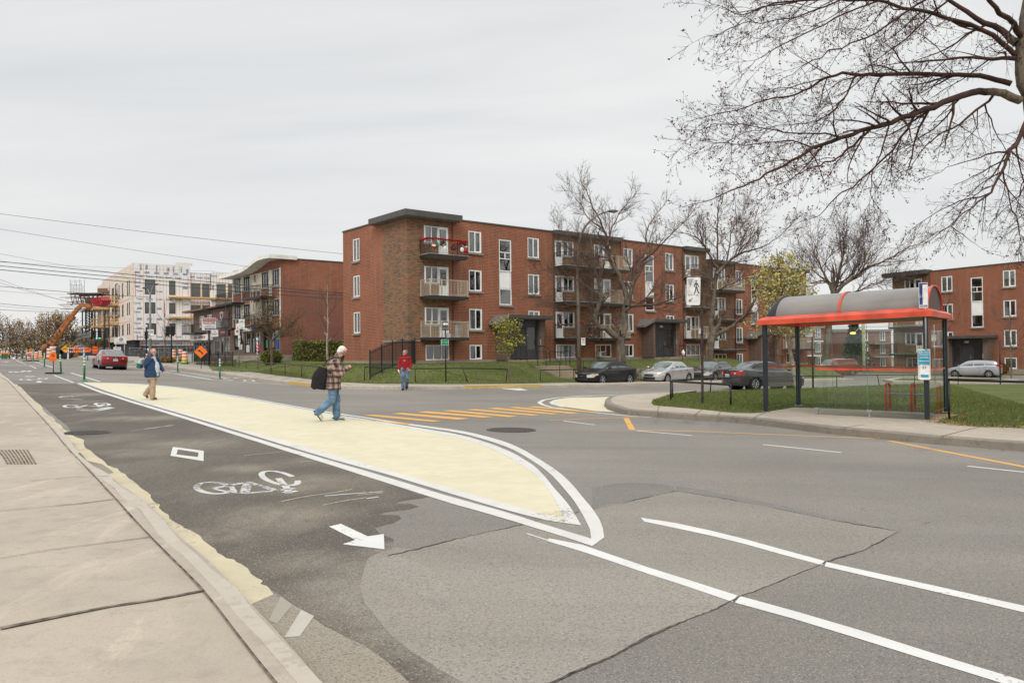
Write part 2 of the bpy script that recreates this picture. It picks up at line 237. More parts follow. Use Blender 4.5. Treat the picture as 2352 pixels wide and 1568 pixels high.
# ---------------------------------------------------------------- mesh kernel
def tag(o,label=None,cat=None,group=None,kind=None):
    if label: o['label']=label
    if cat: o['category']=cat
    if group: o['group']=group
    if kind: o['kind']=kind
    return o
def thing(name,label,cat,loc=(0,0,0),rz=0,group=None):
    o=bpy.data.objects.new(name,None); COL.objects.link(o); o.location=loc; o.rotation_euler=(0,0,rz); o.empty_display_size=.2
    return tag(o,label,cat,group)
def copytree(o,parent=None):
    c=o.copy(); COL.objects.link(c); c.parent=parent
    for ch in o.children: copytree(ch,c)
    return c
class MB:
    def __init__(s): s.v=[]; s.f=[]; s.m=[]; s.mats=[]; s.sm=[]; s.cm=0; s.smf=False
    def use(s,m,smooth=False):
        if m not in s.mats: s.mats.append(m)
        s.cm=s.mats.index(m); s.smf=smooth; return s
    def add(s,vs,fs):
        o=len(s.v); s.v+= [tuple(v) for v in vs]
        for f in fs: s.f.append([i+o for i in f]); s.m.append(s.cm); s.sm.append(s.smf)
        return s
    def box(s,x0,x1,y0,y1,z0,z1,M=None,bev=0):
        if x0>x1:x0,x1=x1,x0
        if y0>y1:y0,y1=y1,y0
        if z0>z1:z0,z1=z1,z0
        vs=[(x,y,z) for z in (z0,z1) for y in (y0,y1) for x in (x0,x1)]
        if M: vs=[M@Vector(v) for v in vs]
        return s.add(vs,[(0,2,3,1),(4,5,7,6),(0,1,5,4),(2,6,7,3),(0,4,6,2),(1,3,7,5)])
    def bar(s,a,b,wd,ht=None,up=(0,0,1)):
        a,b=Vector(a),Vector(b); d=(b-a); l=d.length
        if l<1e-6: return s
        d/=l; u=Vector(up); 
        if abs(d.dot(u))>.98: u=Vector((0,1,0))
        x=d.cross(u).normalized(); z=x.cross(d); M=Matrix(((x.x,d.x,z.x,a.x),(x.y,d.y,z.y,a.y),(x.z,d.z,z.z,a.z),(0,0,0,1))); ht=ht or wd
        return s.box(-wd/2,wd/2,0,l,-ht/2,ht/2,M)
    def tube(s,pts,rad,n=8,cap=True,ell=1.,up=None):
        P=[Vector(p) for p in pts]; k=len(P)
        if not hasattr(rad,'__len__'): rad=[rad]*k
        vs=[];u=None
        for i,p in enumerate(P):
            d=(P[min(i+1,k-1)]-P[max(i-1,0)])
            if d.length<1e-9: d=Vector((0,0,1))
            d.normalize()
            if u is None:
                ref=Vector(up) if up else (Vector((0,0,1)) if abs(d.z)<.9 else Vector((0,1,0)))
                u=(ref-d*ref.dot(d)).normalized()
            else: u=(u-d*u.dot(d)); u.normalize()
            v=d.cross(u)
            for j in range(n):
                a=2*PI*j/n; vs.append(p+(u*math.cos(a)+v*math.sin(a)*ell)*rad[i])
        fs=[]
        for i in range(k-1):
            for j in range(n):
                a=i*n+j;b=i*n+(j+1)%n; fs.append((a,b,b+n,a+n))
        if cap: fs.append(tuple(range(n))[::-1]); fs.append(tuple(range((k-1)*n,k*n)))
        return s.add(vs,fs)
    def lathe(s,prof,n=16,c=(0,0),M=None):
        vs=[];fs=[]
        for r,z in prof:
            for j in range(n): a=2*PI*j/n; v=Vector((c[0]+r*math.cos(a),c[1]+r*math.sin(a),z)); vs.append(M@v if M else v)
        for i in range(len(prof)-1):
            for j in range(n): a=i*n+j;b=i*n+(j+1)%n; fs.append((a,b,b+n,a+n))
        fs.append(tuple(range(n))[::-1]); fs.append(tuple(range((len(prof)-1)*n,len(prof)*n)))
        return s.add(vs,fs)
    def prism(s,poly,h,M=None,z0=0):
        # poly in local xy, extruded z0..z0+h
        n=len(poly); vs=[(x,y,z0) for x,y in poly]+[(x,y,z0+h) for x,y in poly]
        if M: vs=[M@Vector(v) for v in vs]
        return s.add(vs,[tuple(range(n))[::-1],tuple(range(n,2*n))]+[(i,(i+1)%n,(i+1)%n+n,i+n) for i in range(n)])
    def ell(s,c,r,n=12,m=8,M=None):
        vs=[];fs=[]
        for i in range(m+1):
            t=PI*i/m
            for j in range(n):
                a=2*PI*j/n; v=Vector((c[0]+r[0]*math.sin(t)*math.cos(a),c[1]+r[1]*math.sin(t)*math.sin(a),c[2]+r[2]*math.cos(t))); vs.append(M@v if M else v)
        for i in range(m):
            for j in range(n): a=i*n+j;b=i*n+(j+1)%n; fs.append((a,a+n,b+n,b))
        return s.add(vs,fs)
    def build(s,name,mt=None,parent=None,loc=None,rz=0,smooth=None,ang=None,bev=0,uv=True,fix=True):
        me=bpy.data.meshes.new(name); me.from_pydata(s.v,[],s.f)
        ml=s.mats or [mt or BLK]
        if mt and not s.mats: ml=[mt]
        for m_ in ml: me.materials.append(m_)
        me.polygons.foreach_set('material_index',s.m)
        me.polygons.foreach_set('use_smooth',[True]*len(s.f) if smooth else s.sm if smooth is None else [False]*len(s.f))
        me.update()
        if fix or bev:
            bm=bmesh.new(); bm.from_mesh(me); bmesh.ops.recalc_face_normals(bm,faces=bm.faces)
            if bev: bmesh.ops.bevel(bm,geom=[e for e in bm.edges if e.is_manifold and e.calc_face_angle(0)>.5],offset=bev,segments=2,affect='EDGES',profile=.6)
            bm.to_mesh(me); bm.free()
        if uv: boxuv(me)
        if ang and (smooth or any(s.sm)): 
            try: me.set_sharp_from_angle(angle=ang)
            except Exception: pass
        o=bpy.data.objects.new(name,me); COL.objects.link(o); o.parent=parent
        if loc is not None: o.location=loc
        if rz: o.rotation_euler=(0,0,rz)
        return o
def boxuv(me):
    if not me.polygons: return
    ul=me.uv_layers.new(name='uv'); n=len(me.loops); 
    co=np.empty(len(me.vertices)*3); me.vertices.foreach_get('co',co); co=co.reshape(-1,3)
    li=np.empty(n,dtype=np.int32); me.loops.foreach_get('vertex_index',li)
    nf=len(me.polygons); nr=np.empty(nf*3); me.polygons.foreach_get('normal',nr); nr=np.abs(nr.reshape(-1,3)); lt=np.empty(nf,dtype=np.int32); me.polygons.foreach_get('loop_total',lt)
    ax=np.repeat(np.where(nr[:,2]>.71,0,np.where(nr[:,1]>=nr[:,0],1,2)),lt); c=co[li]
    u=np.where(ax==2,c[:,1],c[:,0]); v=np.where(ax==0,c[:,1],c[:,2]); ul.data.foreach_set('uv',np.stack([u,v],1).ravel())
def rawmesh(name,V,Fc,mt,parent=None,smooth=False):   # numpy verts (n,3), faces (m,k)
    me=bpy.data.meshes.new(name); V=np.asarray(V,dtype=np.float32); Fc=np.asarray(Fc,dtype=np.int32); m,k=Fc.shape
    me.vertices.add(len(V)); me.vertices.foreach_set('co',V.ravel()); me.loops.add(m*k); me.loops.foreach_set('vertex_index',Fc.ravel())
    me.polygons.add(m); me.polygons.foreach_set('loop_start',np.arange(m,dtype=np.int32)*k); me.polygons.foreach_set('loop_total',np.full(m,k,dtype=np.int32))
    me.polygons.foreach_set('use_smooth',np.full(m,smooth)); 
    for q in (mt if isinstance(mt,(list,tuple)) else [mt]): me.materials.append(q)
    me.update(calc_edges=True); o=bpy.data.objects.new(name,me); COL.objects.link(o); o.parent=parent; return o
def sheet(name,poly,dz,mt,surf=gz,res=2.,skirt=0,kind='structure',smooth=False,par=None):
    # poly (x,y) laid on the ground height, cut on the grid lines where the ground bends
    bm=bmesh.new(); poly=[p for i,p in enumerate(poly) if i==0 or abs(p[0]-poly[i-1][0])+abs(p[1]-poly[i-1][1])>1e-5]
    vs=[bm.verts.new((p[0],p[1],0)) for p in poly]
    for t in tessellate_polygon([[Vector((p[0],p[1],0)) for p in poly]]):
        try: bm.faces.new([vs[i] for i in t])
        except Exception: pass
    xs=[p[0] for p in poly]; ys=[p[1] for p in poly]
    xl=[-52.,-16.,-12.,30.] if surf is gz else list(np.arange(math.floor(min(xs)/res)*res,max(xs),res))
    yl=[] if surf is gz else list(np.arange(math.floor(min(ys)/res)*res,max(ys),res))
    for ax,ll,lo,hi in ((0,xl,min(xs),max(xs)),(1,yl,min(ys),max(ys))):
        for c in ll:
            if lo<c<hi:
                pc=[0,0,0]; pc[ax]=c; no=[0,0,0]; no[ax]=1
                bmesh.ops.bisect_plane(bm,geom=bm.verts[:]+bm.edges[:]+bm.faces[:],plane_co=pc,plane_no=no,dist=1e-5)
    if surf is gz and dz<.05: dz*=.4
    for v in bm.verts: v.co.z=surf(v.co.x,v.co.y)+dz
    bmesh.ops.recalc_face_normals(bm,faces=bm.faces)
    if sum(f.normal.z for f in bm.faces)<0: bmesh.ops.reverse_faces(bm,faces=bm.faces[:])
    if skirt:
        es=[e for e in bm.edges if e.is_boundary]; r=bmesh.ops.extrude_edge_only(bm,edges=es)
        for g in r['geom']:
            if isinstance(g,bmesh.types.BMVert): g.co.z-=skirt
        bmesh.ops.recalc_face_normals(bm,faces=bm.faces)
    me=bpy.data.meshes.new(name); bm.to_mesh(me); bm.free(); me.materials.append(mt); boxuv(me)
    o=bpy.data.objects.new(name,me); COL.objects.link(o); o.parent=par
    if kind: o['kind']=kind
    return o
def P2(z,pts,h=0.,surf=gz): return [tuple(at(z(*p),h,surf)[:2]) for p in pts]
def resamp(pl,n):
    a=np.array(pl,float); d=np.r_[0,np.cumsum(np.hypot(*np.diff(a,axis=0).T))]; q=np.linspace(0,d[-1],n); return np.stack([np.interp(q,d,a[:,0]),np.interp(q,d,a[:,1])],1)
def smooth2(pl,it=2):
    a=[tuple(p) for p in pl]
    for _ in range(it):
        b=[a[0]]
        for i in range(len(a)-1):
            p,q=a[i],a[i+1]; b+=[(p[0]*.75+q[0]*.25,p[1]*.75+q[1]*.25),(p[0]*.25+q[0]*.75,p[1]*.25+q[1]*.75)]
        b.append(a[-1]); a=b
    return a
def offs(pl,d):
    a=np.array(pl,float); t=np.gradient(a,axis=0); t/=np.maximum(np.linalg.norm(t,axis=1,keepdims=True),1e-9); return a+np.stack([-t[:,1],t[:,0]],1)*d
def strips(name,items,dz,mt,wob=0.,kind='structure',surf=gz):
    # items: pairs of polylines (A,B) in plan; one sheet of ground paint
    V=[];Fs=[]; dz=dz*.4 if dz<.05 else dz
    for A,B in items:
        A=np.array(A,float);B=np.array(B,float); L=np.hypot(*np.diff(A,axis=0).T).sum(); n=max(2,int(L/.35)+1,len(A) if L<12 else 2)
        n=min(n,260); A=resamp(A,n);B=resamp(B,n); o=len(V)
        if wob:
            q=np.array([mnoise.noise((a[0]*1.7,a[1]*1.7,o)) for a in A])[:,None]; d=B-A; d/=np.maximum(np.linalg.norm(d,axis=1,keepdims=True),1e-6); A=A+d*q*wob; q2=np.array([mnoise.noise((a[0]*2.1,a[1]*2.1,o+9)) for a in B])[:,None]; B=B+d*q2*wob
        for i in range(n):
            V.append((*A[i],surf(*A[i])+dz)); V.append((*B[i],surf(*B[i])+dz))
            if i: Fs.append((o+2*i-2,o+2*i-1,o+2*i+1,o+2*i))
    V=np.array(V);Fs=np.array(Fs); a,b,c=V[Fs[:,0]],V[Fs[:,1]],V[Fs[:,2]]; fl=np.cross(b-a,c-a)[:,2]<0; Fs[fl]=Fs[fl][:,::-1]
    o=rawmesh(name,V,Fs,mt)
    if kind:o['kind']=kind
    return o
def line(pl,wd): return (offs(pl,wd/2),offs(pl,-wd/2))

SR=mat('sign_red',(.50,.02,.02),.4); SW=mat('sign_white',(.78,.78,.76),.4); SB=mat('sign_black',(.012,.012,.012),.5); SBL=mat('sign_blue',(.02,.035,.22),.4)
CHR=mat('chrome_trim',(.62,.62,.63),.15,.9,.05,3)
def P1at(x,Y,z=None): X=(x-1176)/1750*Y; return Vector((X,Y,gz(X,Y) if z is None else z))
# ================================================================ ground, roads, pavements, markings
sheet('ground',[(-1400,-60),(1400,-60),(1400,1500),(-1400,1500)],-.25,mat('far_ground',(.13,.125,.09),.95,0,.2,.05))
sheet('road',[(-200,-8),(200,-8),(200,320),(-200,320)],0,ASPH)
# near sidewalk and its kerb
kerbO=[(736,1568),(653,1472),(570,1384),(541,1355),(512,1323),(468,1279),(409,1238),(370,1189),(336,1155),(292,1126),(249,1094),(214,1072),(190,1062),(166,1033),(151,1006),(132,984),(93,945),(73,928),(49,898),(29,879),(15,869),(0,855)]
kerbI=[(634,1568),(575,1496),(487,1379),(468,1355),(419,1306),(380,1267),(341,1228),(292,1174),(244,1121),(195,1070),(160,1035),(128,995),(95,957),(62,922),(35,893),(15,872)]
kO=P2(ID,kerbO,.06); kI=P2(ID,kerbI,.10)
def extend(pl,l0,l1):
    a=Vector(pl[0])-Vector(pl[1]); b=Vector(pl[-1])-Vector(pl[-4]); return [tuple(Vector(pl[0])+a.normalized()*l0)]+list(pl)+[tuple(Vector(pl[-1])+b.normalized()*l1)]
kO=extend(smooth2(kO,1),7,0); kI=extend(smooth2(kI,1),7,0)
vdir=Vector(VV)
kO.append(tuple(Vector(kO[-1])+vdir*70)); kI.append(tuple(Vector(kI[-1])+vdir*72))
def kerbmesh(name,I,O,zi,zo,mt,gut=0,par=None):
    n=260; I=resamp(I,n); O=resamp(O,n); V=[];Fs=[]; nn=(O-I); nn/=np.linalg.norm(nn,axis=1,keepdims=True)
    for i in range(n):
        (a,b),(c,d)=I[i],O[i]; j=mnoise.noise((a*2.3,b*2.3,1))*.008; e,f=O[i]-nn[i]*.035; g,h=O[i]+nn[i]*.02
        V+=[(a,b,gz(a,b)+zi),(e,f,gz(e,f)+zo+.012+j),(c,d,gz(c,d)+zo-.012+j),(g,h,gz(g,h)-.06)]
        if i:
            o=4*i
            for k in range(3): Fs.append((o+k,o+k+1,o+k-3,o+k-4))
    V=np.array(V);Fs=np.array(Fs); a,b,c=V[Fs[:,0]],V[Fs[:,1]],V[Fs[:,2]]
    if np.cross(b-a,c-a)[:,2].sum()<0: Fs=Fs[:,::-1]
    o=rawmesh(name,V,Fs,mt,smooth=False); o['kind']='structure'; return o
kerbmesh('kerb',kI,kO,.112,.075,KERB)
sheet('sidewalk',[tuple(p) for p in resamp(kI,200)]+[(-110,80),(-110,-8),(-6,-8)],.1,CONC,res=1.5)
# expansion joints of the near sidewalk: recessed dark bars laid flush
jm=mat('joint_dirt',(.17,.135,.10),.95,0,.4,14)
WK=mk_paint('kerb_wear',(.47,.42,.35),(.43,.38,.315),.8,14,(.37,.32,.26))
strips('kerb_wear',[(offs(resamp(kO,400),-.05 if 0 else .06),offs(resamp(kO,400),.13))],.0,WK,surf=lambda x,y:gz(x,y)+.1) if 0 else None
J=[[(0,1445),(120,1420),(240,1396),(400,1372),(470,1357)],[(0,1283),(150,1258),(300,1240),(345,1234)],[(0,1174),(120,1163),(240,1151),(262,1147)],[(70,1105),(180,1095),(250,1094)],[(0,1005),(110,1000),(160,999)],[(0,952),(60,950),(95,948)]]
strips('sidewalk_joints',[line(P2(ID,j,.1),.028 if k==0 else .012) for k,j in enumerate(J)]+[line(resamp(kI,200),.018)],.106+.002,jm,.012)
km=[tuple(p) for p in (resamp(kI,300)*.42+resamp(kO,300)*.58)]; strips('kerb_wear',[line(km,.10)],.104,WK,.05)
tac=[]
for k in range(9):
    y0=1030; tac.append(line(smooth2(P2(ID,[(2+k*8.5-8,1033),(12+k*8-6,1046),(24+k*8-6,1066)],.1)),.02))
strips('sidewalk_grooves',tac,.1065,jm)
# far sidewalk along the brick blocks
fk=[A1(1390,1312),A1(1700,1343),A1(1900,1378),A1(2200,1418),A2(300,1442),A2(700,1503),A2(930,1533),A2(1160,1562),A3(20,1477),A3(240,1484),A3(480,1485),A3(630,1485),A3(990,1482),A3(1300,1476),A3(1600,1471),A3(1764,1468)]
fO=[tuple(at(p)[:2]) for p in fk]
def roadpar(p,l): return (p[0]+UV[0]*l,p[1]+UV[1]*l)
fO=smooth2(fO,1); fO.append(roadpar(fO[-1],31))
fOz=offs(fO,.0); fI=offs(fO,.18)
kerbmesh('kerb',fI,fO,.15,.14,KERB)
fb=[A1(1385,1284),A1(1700,1293),A1(1900,1312),A2(70,1340),A2(200,1362),A2(600,1412),A2(1050,1467),A3(20,1428),A3(300,1440),A3(800,1443),A3(1400,1440),A3(1764,1431)]
fB=[tuple(at(p,.15)[:2]) for p in fb]; fB.append(roadpar(fB[-1],31))
sheet('sidewalk',[tuple(p) for p in resamp(fI,160)]+[tuple(p) for p in resamp(fB,160)][::-1],.15,CONF,res=1.5)
fj=[]
for k in range(34):
    t=k/34; a=resamp(fI,200)[int(t*199)]; b=resamp(fB,200)[int(t*199)]; fj.append(line([tuple(a),tuple(b)],.03))
strips('sidewalk_joints',fj,.156,jm)
# yellow painted kerb stretches
def onk(x0,x1):
    a=[p for p in resamp(fO,1500)]; return [tuple(p) for p in a if x0<pxx(p)<x1]
def pxx(p,z=None):
    v=Vector((p[0],p[1],gz(*p)+.1 if z is None else z)); return 1176+F*v.dot(R_)/v.dot(fw)
yk=mk_paint('kerb_paint_yellow',(.66,.42,.08),(.55,.36,.10),.5,20,(.3,.27,.2))
for x0,x1 in ((1065,1244),(663,716)):
    k=onk(x0,x1); A=offs(k,.02);B=offs(k,.2)
    strips('kerb_paint',[(A,B)],.158,yk); q=rawmesh('kerb_paint',[(*p,gz(*p)+z) for p in offs(k,-.008) for z in (.0,.15)],[(2*i,2*i+2,2*i+3,2*i+1) for i in range(len(k)-1)],yk); q['kind']='structure'
strips('road_edge_line',[line(onk(775,1066) and offs(onk(770,1066),-.12),.06)],.004,YEL)
# lawns of the brick blocks
tl=[TS(0,0),TS(62,0)]
lawnP=[tuple(p) for p in resamp(fB,160)][10:]
lawnpoly=[at(C5(640,1365),.15)[:2]]+[p for p in lawnP if pxx(p)>476 and tosP(*p)[0]<41]+[TS(41.5,-7.),TS(46.5,-1.2),TS(47.7,30),TS(-2,30),(-26,72),at(A2(380,1290),.15)[:2],at(A2(70,1318),.15)[:2]]
sheet('lawn',[tuple(p) for p in lawnpoly],.008,GRASS,surf=lawnz,res=1.,skirt=.4)
fc_=[p for p in [tuple(q) for q in resamp(fB,160)] if pxx(p)<=490]
sheet('forecourt',fc_[::1]+[tuple(at(C5(640,1365),.15)[:2]),tuple(at(C5(900,1330),0,lawnz)[:2]),(-24,72),(-36,86),(-44,98),(-60,98)],.006,CONF,surf=lawnz,res=1.5,skirt=.2)
# right-hand block with the shelter
ro=[B3(1986,338),B3(1500,300),B3(1200,270),B3(900,240),B3(500,187),B3(200,172),B3(0,155),D3(2352,190+20),(1412,945),(1395,939),(1388.4,932),(1392,924),(1402,919),(1417.7,915.5),(1440,913.8),(1469,912.5),(1500,910.5),(1538.6,908.7),(1600,903)]
rO=[tuple(at(p)[:2]) for p in ro]; rO=smooth2(rO,1)
d0=(Vector(rO[0])-Vector(rO[4])).normalized(); rO=[tuple(Vector(rO[0])+d0*30)]+rO+[roadpar(rO[-1],0.01)]
rI=offs(rO,-.2)
kerbmesh('kerb',rI,rO,.16,.145,KERBR)
gb=[A4(850,1450),A4(1100,1437),A4(1415,1425),A5(0,1135),A5(300,1122),A5(620,1112),A5(1100,1092),A5(1640,1078),A5(2206,1082),(2600,884)]
gB=[tuple(at(p,.16)[:2]) for p in gb]
near=[p for p in resamp(rI,300)]
sheet('sidewalk',[tuple(p) for p in near]+gB,.16,CONC,res=1.5)
gf=[(1500,919),(1496,924),B3(20,92),B3(200,107),B3(450,132),B3(545,133),B3(600,129),B3(770,102),B3(1000,112),B3(1400,130),B3(1655,142),B3(1600,158),B3(1520,182),B3(1700,202),B3(1986,213),(2640,1011)]
gF=[tuple(at(p,.17)[:2]) for p in gf]
def lz2(x,y):
    return gz(x,y)+.17
sheet('lawn',gF+gB[::-1],.17,GRASS,res=1.5,skirt=.1)
rj=[]
for a,b in (((1579,964),(1612,941)),((1709,970),(1760,946)),((1867,992),(1985,975)),((2105,1016),(2250,980)),((1640,968),(1655,945)),((1505,958),(1515,930))):
    rj.append(line([tuple(at(a,.16)[:2]),tuple(at(b,.16)[:2])],.02))
strips('sidewalk_joints',rj,.166,jm)
strips('kerb_joint',[line([tuple(at((1575,952),.16)[:2]),tuple(at((1577,963),.1)[:2])],.05)],.167,jm)
# white-bordered painted island
Ye=[(196,879),(222,887.3),(287,908),(402,941.5),(519,975.5),(746,1039),(882,1077.7),(1017,1117),(1152,1154),(1269,1187),(1297.5,1194)]
In=[(190,879),(222,890),(287,911.5),(402,946),(519,981),(746,1050.7),(882,1087),(1017,1128.6),(1152,1169),(1269,1200),(1335,1207)]
O1=[(186,880),(222,895),(287,915),(402,949.5),(519,985.5),(746,1054.5),(882,1093.5),(1017,1136),(1152,1173),(1269,1210.5),(1358,1237)]
O2=[(176,880),(222,899),(287,919.5),(402,955),(519,992),(746,1064),(882,1107),(1017,1151),(1152,1189),(1269,1225),(1345,1249),(1360,1255)]
Yr=[(1297.5,1194),(1285,1168),(1260.5,1123),(1229,1087),(1179,1055),(1130,1030),(1062,1005.6),(972,990),(904,977.6),(837,966),(746.5,951.7),(653,932.8),(531,910.8),(424,892.8),(367.7,886.8),(287,881.2),(196,879)]
Ir=[(1335,1207),(1318,1177),(1301.7,1152.8),(1272,1120),(1248,1090),(1220,1064),(1175,1038),(1130,1019.5),(1062,998.8),(972,984.2),(904,973),(837,962),(746.5,948.6),(653,930.6),(531,908.9),(424,891.4),(367.7,885.6),(287,880.2),(190,878.4)]
Or1=[(1358,1237),(1356.8,1217),(1336.7,1179.6),(1315,1144.7),(1293,1119),(1264,1087),(1224,1058),(1179,1032),(1130,1014),(1062,994.5),(972,981.4),(904,971),(837,960),(746.5,947.2),(653,929.6),(531,908),(424,890.9),(367.7,885.2),(287,879.9),(186,878.2)]
Or2=[(1360,1255),(1386,1249.5),(1389,1237),(1382,1198.4),(1361,1168.9),(1344.7,1150),(1323,1123),(1301.7,1099),(1278.5,1080),(1224,1045),(1179,1021),(1130,1005),(1062,989),(972,977.5),(904,968),(837,957.5),(746.5,944.7),(653,928),(531,906.4),(424,890.1),(367.7,884.4),(287,879.2),(176,878)]
g=lambda l:smooth2(P2(ID,l),1)
sheet('painted_island',g(Ye)+g(Yr)[1:-1],.0085,YEL)
strips('road_line',[(g(In),g(Ye)),(g(O2),g(O1)),(g(Ir),g(Yr)),(g(Or2),g(Or1))],.0125,WHITE,.012)
# dark sealed bicycle lane, gutter paint
dk=[(39,882),(100,880.5),(174,881.5)]+O2[1:7]+[(940,1127),(962,1135),(990,1139),(975,1143),(930,1149),(905,1155),(945,1157),(962,1163),(940,1169),(885,1176),(870,1182),(915,1183),(922,1190),(905,1200),(860,1212),(872,1225),(905,1238),(898,1262),(855,1272),(840,1290),(828,1320),(826,1345),(838,1385),(862,1420),(895,1455),(940,1492),(1000,1530),(1065,1568),(1068,1590),(960,1590),(940,1568),(888,1518),(837,1483),(790,1458),(746,1436),(690,1398),(640,1362),(612,1347),(560,1308),(510,1280),(470,1262),(420,1220),(385,1190),(352,1160),(312,1118),(272,1088),(222,1062),(196,1030),(172,1005),(155,978),(122,952),(88,925),(60,900)]
sheet('bicycle_lane',P2(ID,dk[:3])+P2(ID,dk[3:]),.0045,ASPD)
gr=[(35,884),(48,888),(88,932),(118,958),(152,990),(188,1012),(208,1040),(250,1068),(290,1090),(335,1128),(368,1168),(412,1208),(462,1234),(505,1271),(555,1297),(598,1335),(629,1364.5)]
gr2=[]
for i,(a,b) in enumerate(zip(gr[:-1],gr[1:])):
    for k in range(5): u=k/5; gr2.append((a[0]+(b[0]-a[0])*u+random.uniform(-3,4)*(1+b[0]/600),a[1]+(b[1]-a[1])*u+random.uniform(-2,1)))
gr2.append(gr[-1])
kk=[(29,881),(49,900),(73,930),(93,948),(132,988),(151,1010),(166,1042),(190,1070),(214,1078),(249,1100),(292,1132),(336,1161),(370,1195),(409,1245),(468,1286),(512,1330),(541,1362),(570,1391)]
sheet('gutter_paint',P2(ID,gr2)+P2(ID,kk[::-1]),.0085,YELG)
gm=P2(ID,gr); sheet('gutter_strip',P2(ID,[(29+x*.0,y) for x,y in []]) or [tuple(p) for p in resamp([k_ for k_ in P2(ID,kk)],60)]+[tuple(p) for p in offs(resamp(P2(ID,kk),60),-.09)][::-1],.011,mk_paint('gutter_bare',(.42,.37,.28),(.36,.31,.24),.7,20,(.27,.23,.18)))
dusty=mk_asphalt('gutter_dust',(.28,.245,.195),.5,1.,seed=5)
sheet('gutter_dirt',P2(ID,[(541,1350),(629,1364),(690,1398),(746,1438),(837,1483),(888,1518),(940,1568),(960,1590),(730,1590),(736,1568),(653,1472),(570,1384)]),.0065,dusty)
sheet('gutter_dirt',P2(ID,[(200,1058),(235,1066),(262,1085),(240,1092),(214,1078),(185,1062),(168,1040),(185,1040)]),.0115,dusty)
# traced marks in the bicycle lane
def stroke(z,pts,wpx,closed=False,sm_=1,t=0):
    p=list(pts)+([pts[0]] if closed else []); q=smooth2(P2(z,p),sm_) if sm_ else P2(z,p); return line(q,wpx)
def wheel(z,cx,cy,rx,ry,wd,a0=0,a1=2*PI,n=26,tilt=0.): return line(P2(z,[(cx+rx*math.cos(a0+(a1-a0)*k/n),cy+ry*math.sin(a0+(a1-a0)*k/n)+tilt*rx*math.cos(a0+(a1-a0)*k/n)) for k in range(n+1)]),wd)
def para(z,pts): return (P2(z,[pts[0],pts[1]]),P2(z,[pts[3],pts[2]]))
strips('bicycle_symbol',[wheel(B1,1008,650,82,27,.075,.25,5.9,tilt=.06),wheel(B1,1318,604,86,29,.075,-.25,5.5,tilt=.22),
 stroke(B1,[(1006,652),(1095,634),(1172,622)],.09,sm_=0),stroke(B1,[(1172,620),(1150,674)],.11,sm_=0),stroke(B1,[(1085,634),(1105,668)],.06,sm_=0),stroke(B1,[(1168,624),(1310,664)],.09,sm_=0),stroke(B1,[(1150,676),(1330,660),(1390,652)],.07,sm_=0),stroke(B1,[(1312,604),(1352,650),(1362,674)],.08,sm_=0),stroke(B1,[(1335,672),(1400,664)],.09,sm_=0),stroke(B1,[(1010,655),(1085,670),(1150,676)],.05,sm_=0)],.0105,WHITEW)
di=[(802,498),(815,456),(960,475),(959,523)]; dn=[(830,492),(838,468),(935,483),(932,504)]
strips('diamond_symbol',[para(B1,[di[k],di[(k+1)%4],dn[(k+1)%4],dn[k]]) for k in range(4)],.0105,WHITE,.01)
ar=[(755.5,1209.4),(782.6,1203),(844.8,1232),(881.8,1226.5),(883,1261.7),(787,1250),(816.4,1240)]
sheet('arrow_symbol',P2(ID,ar),.0105,WHITEN)
strips('bicycle_symbol',[wheel(D4,955,587,92,17,.09,.3,6.),wheel(D4,1375,560,94,18,.10,-.2,6.,tilt=.05),stroke(D4,[(960,588),(1060,592),(1170,572)],.07,sm_=0),stroke(D4,[(1040,606),(1170,574),(1280,590)],.07,sm_=0),stroke(D4,[(1150,582),(1290,588),(1370,562)],.06,sm_=0),stroke(D4,[(1330,594),(1390,560)],.12,sm_=0),
 stroke(D4,[(1030,632),(1290,632),(1480,597)],.14,sm_=0),stroke(D4,[(1090,645),(1318,646),(1518,606)],.14,sm_=0),stroke(D4,[(1030,612),(1110,610)],.08,sm_=0)],.0105,WHITE)
strips('bicycle_symbol',[stroke(D4,[(800,470),(830,452),(960,450),(990,462)],.08),stroke(D4,[(820,488),(960,490),(1110,498)],.1),stroke(D4,[(880,468),(1080,476)],.07),stroke(D4,[(820,470),(900,455),(1080,444)],.05)],.0105,WHITEW)
strips('bicycle_symbol',[wheel(D4,335,228,62,8,.12),wheel(D4,575,214,56,7,.12),stroke(D4,[(340,230),(430,232),(530,222)],.14,sm_=0),stroke(D4,[(400,236),(470,228),(570,216)],.1,sm_=0)],.0055,WHITE)
strips('diamond_symbol',[para(D4,[a,b,c,d]) for a,b,c,d in [((328,188),(378,175),(388,178),(345,187.5)),((378,175),(468,182),(450,183.5),(388,178)),((468,182),(414,197),(408,193),(450,183.5)),((414,197),(328,188),(345,187.5),(408,193))]],.0055,WHITE)
sheet('arrow_symbol',P2(D4,[(465,262),(500,258),(495,248),(545,248),(550,254),(585,252),(545,266),(495,264)]),.0055,WHITE)
strips('bicycle_symbol',[wheel(D4,185,126,50,4.5,.2),wheel(D4,360,116,44,5.5,.2),stroke(D4,[(190,126),(270,126),(350,116)],.2,sm_=0)],.0055,WHITE)
strips('diamond_symbol',[stroke(C4,[(20,518),(140,516)],.25,sm_=0),stroke(C4,[(0,541),(120,541),(170,534),(262,533)],.25,sm_=0),stroke(C4,[(96,553),(146,553)],.3,sm_=0)],.0055,WHITE)
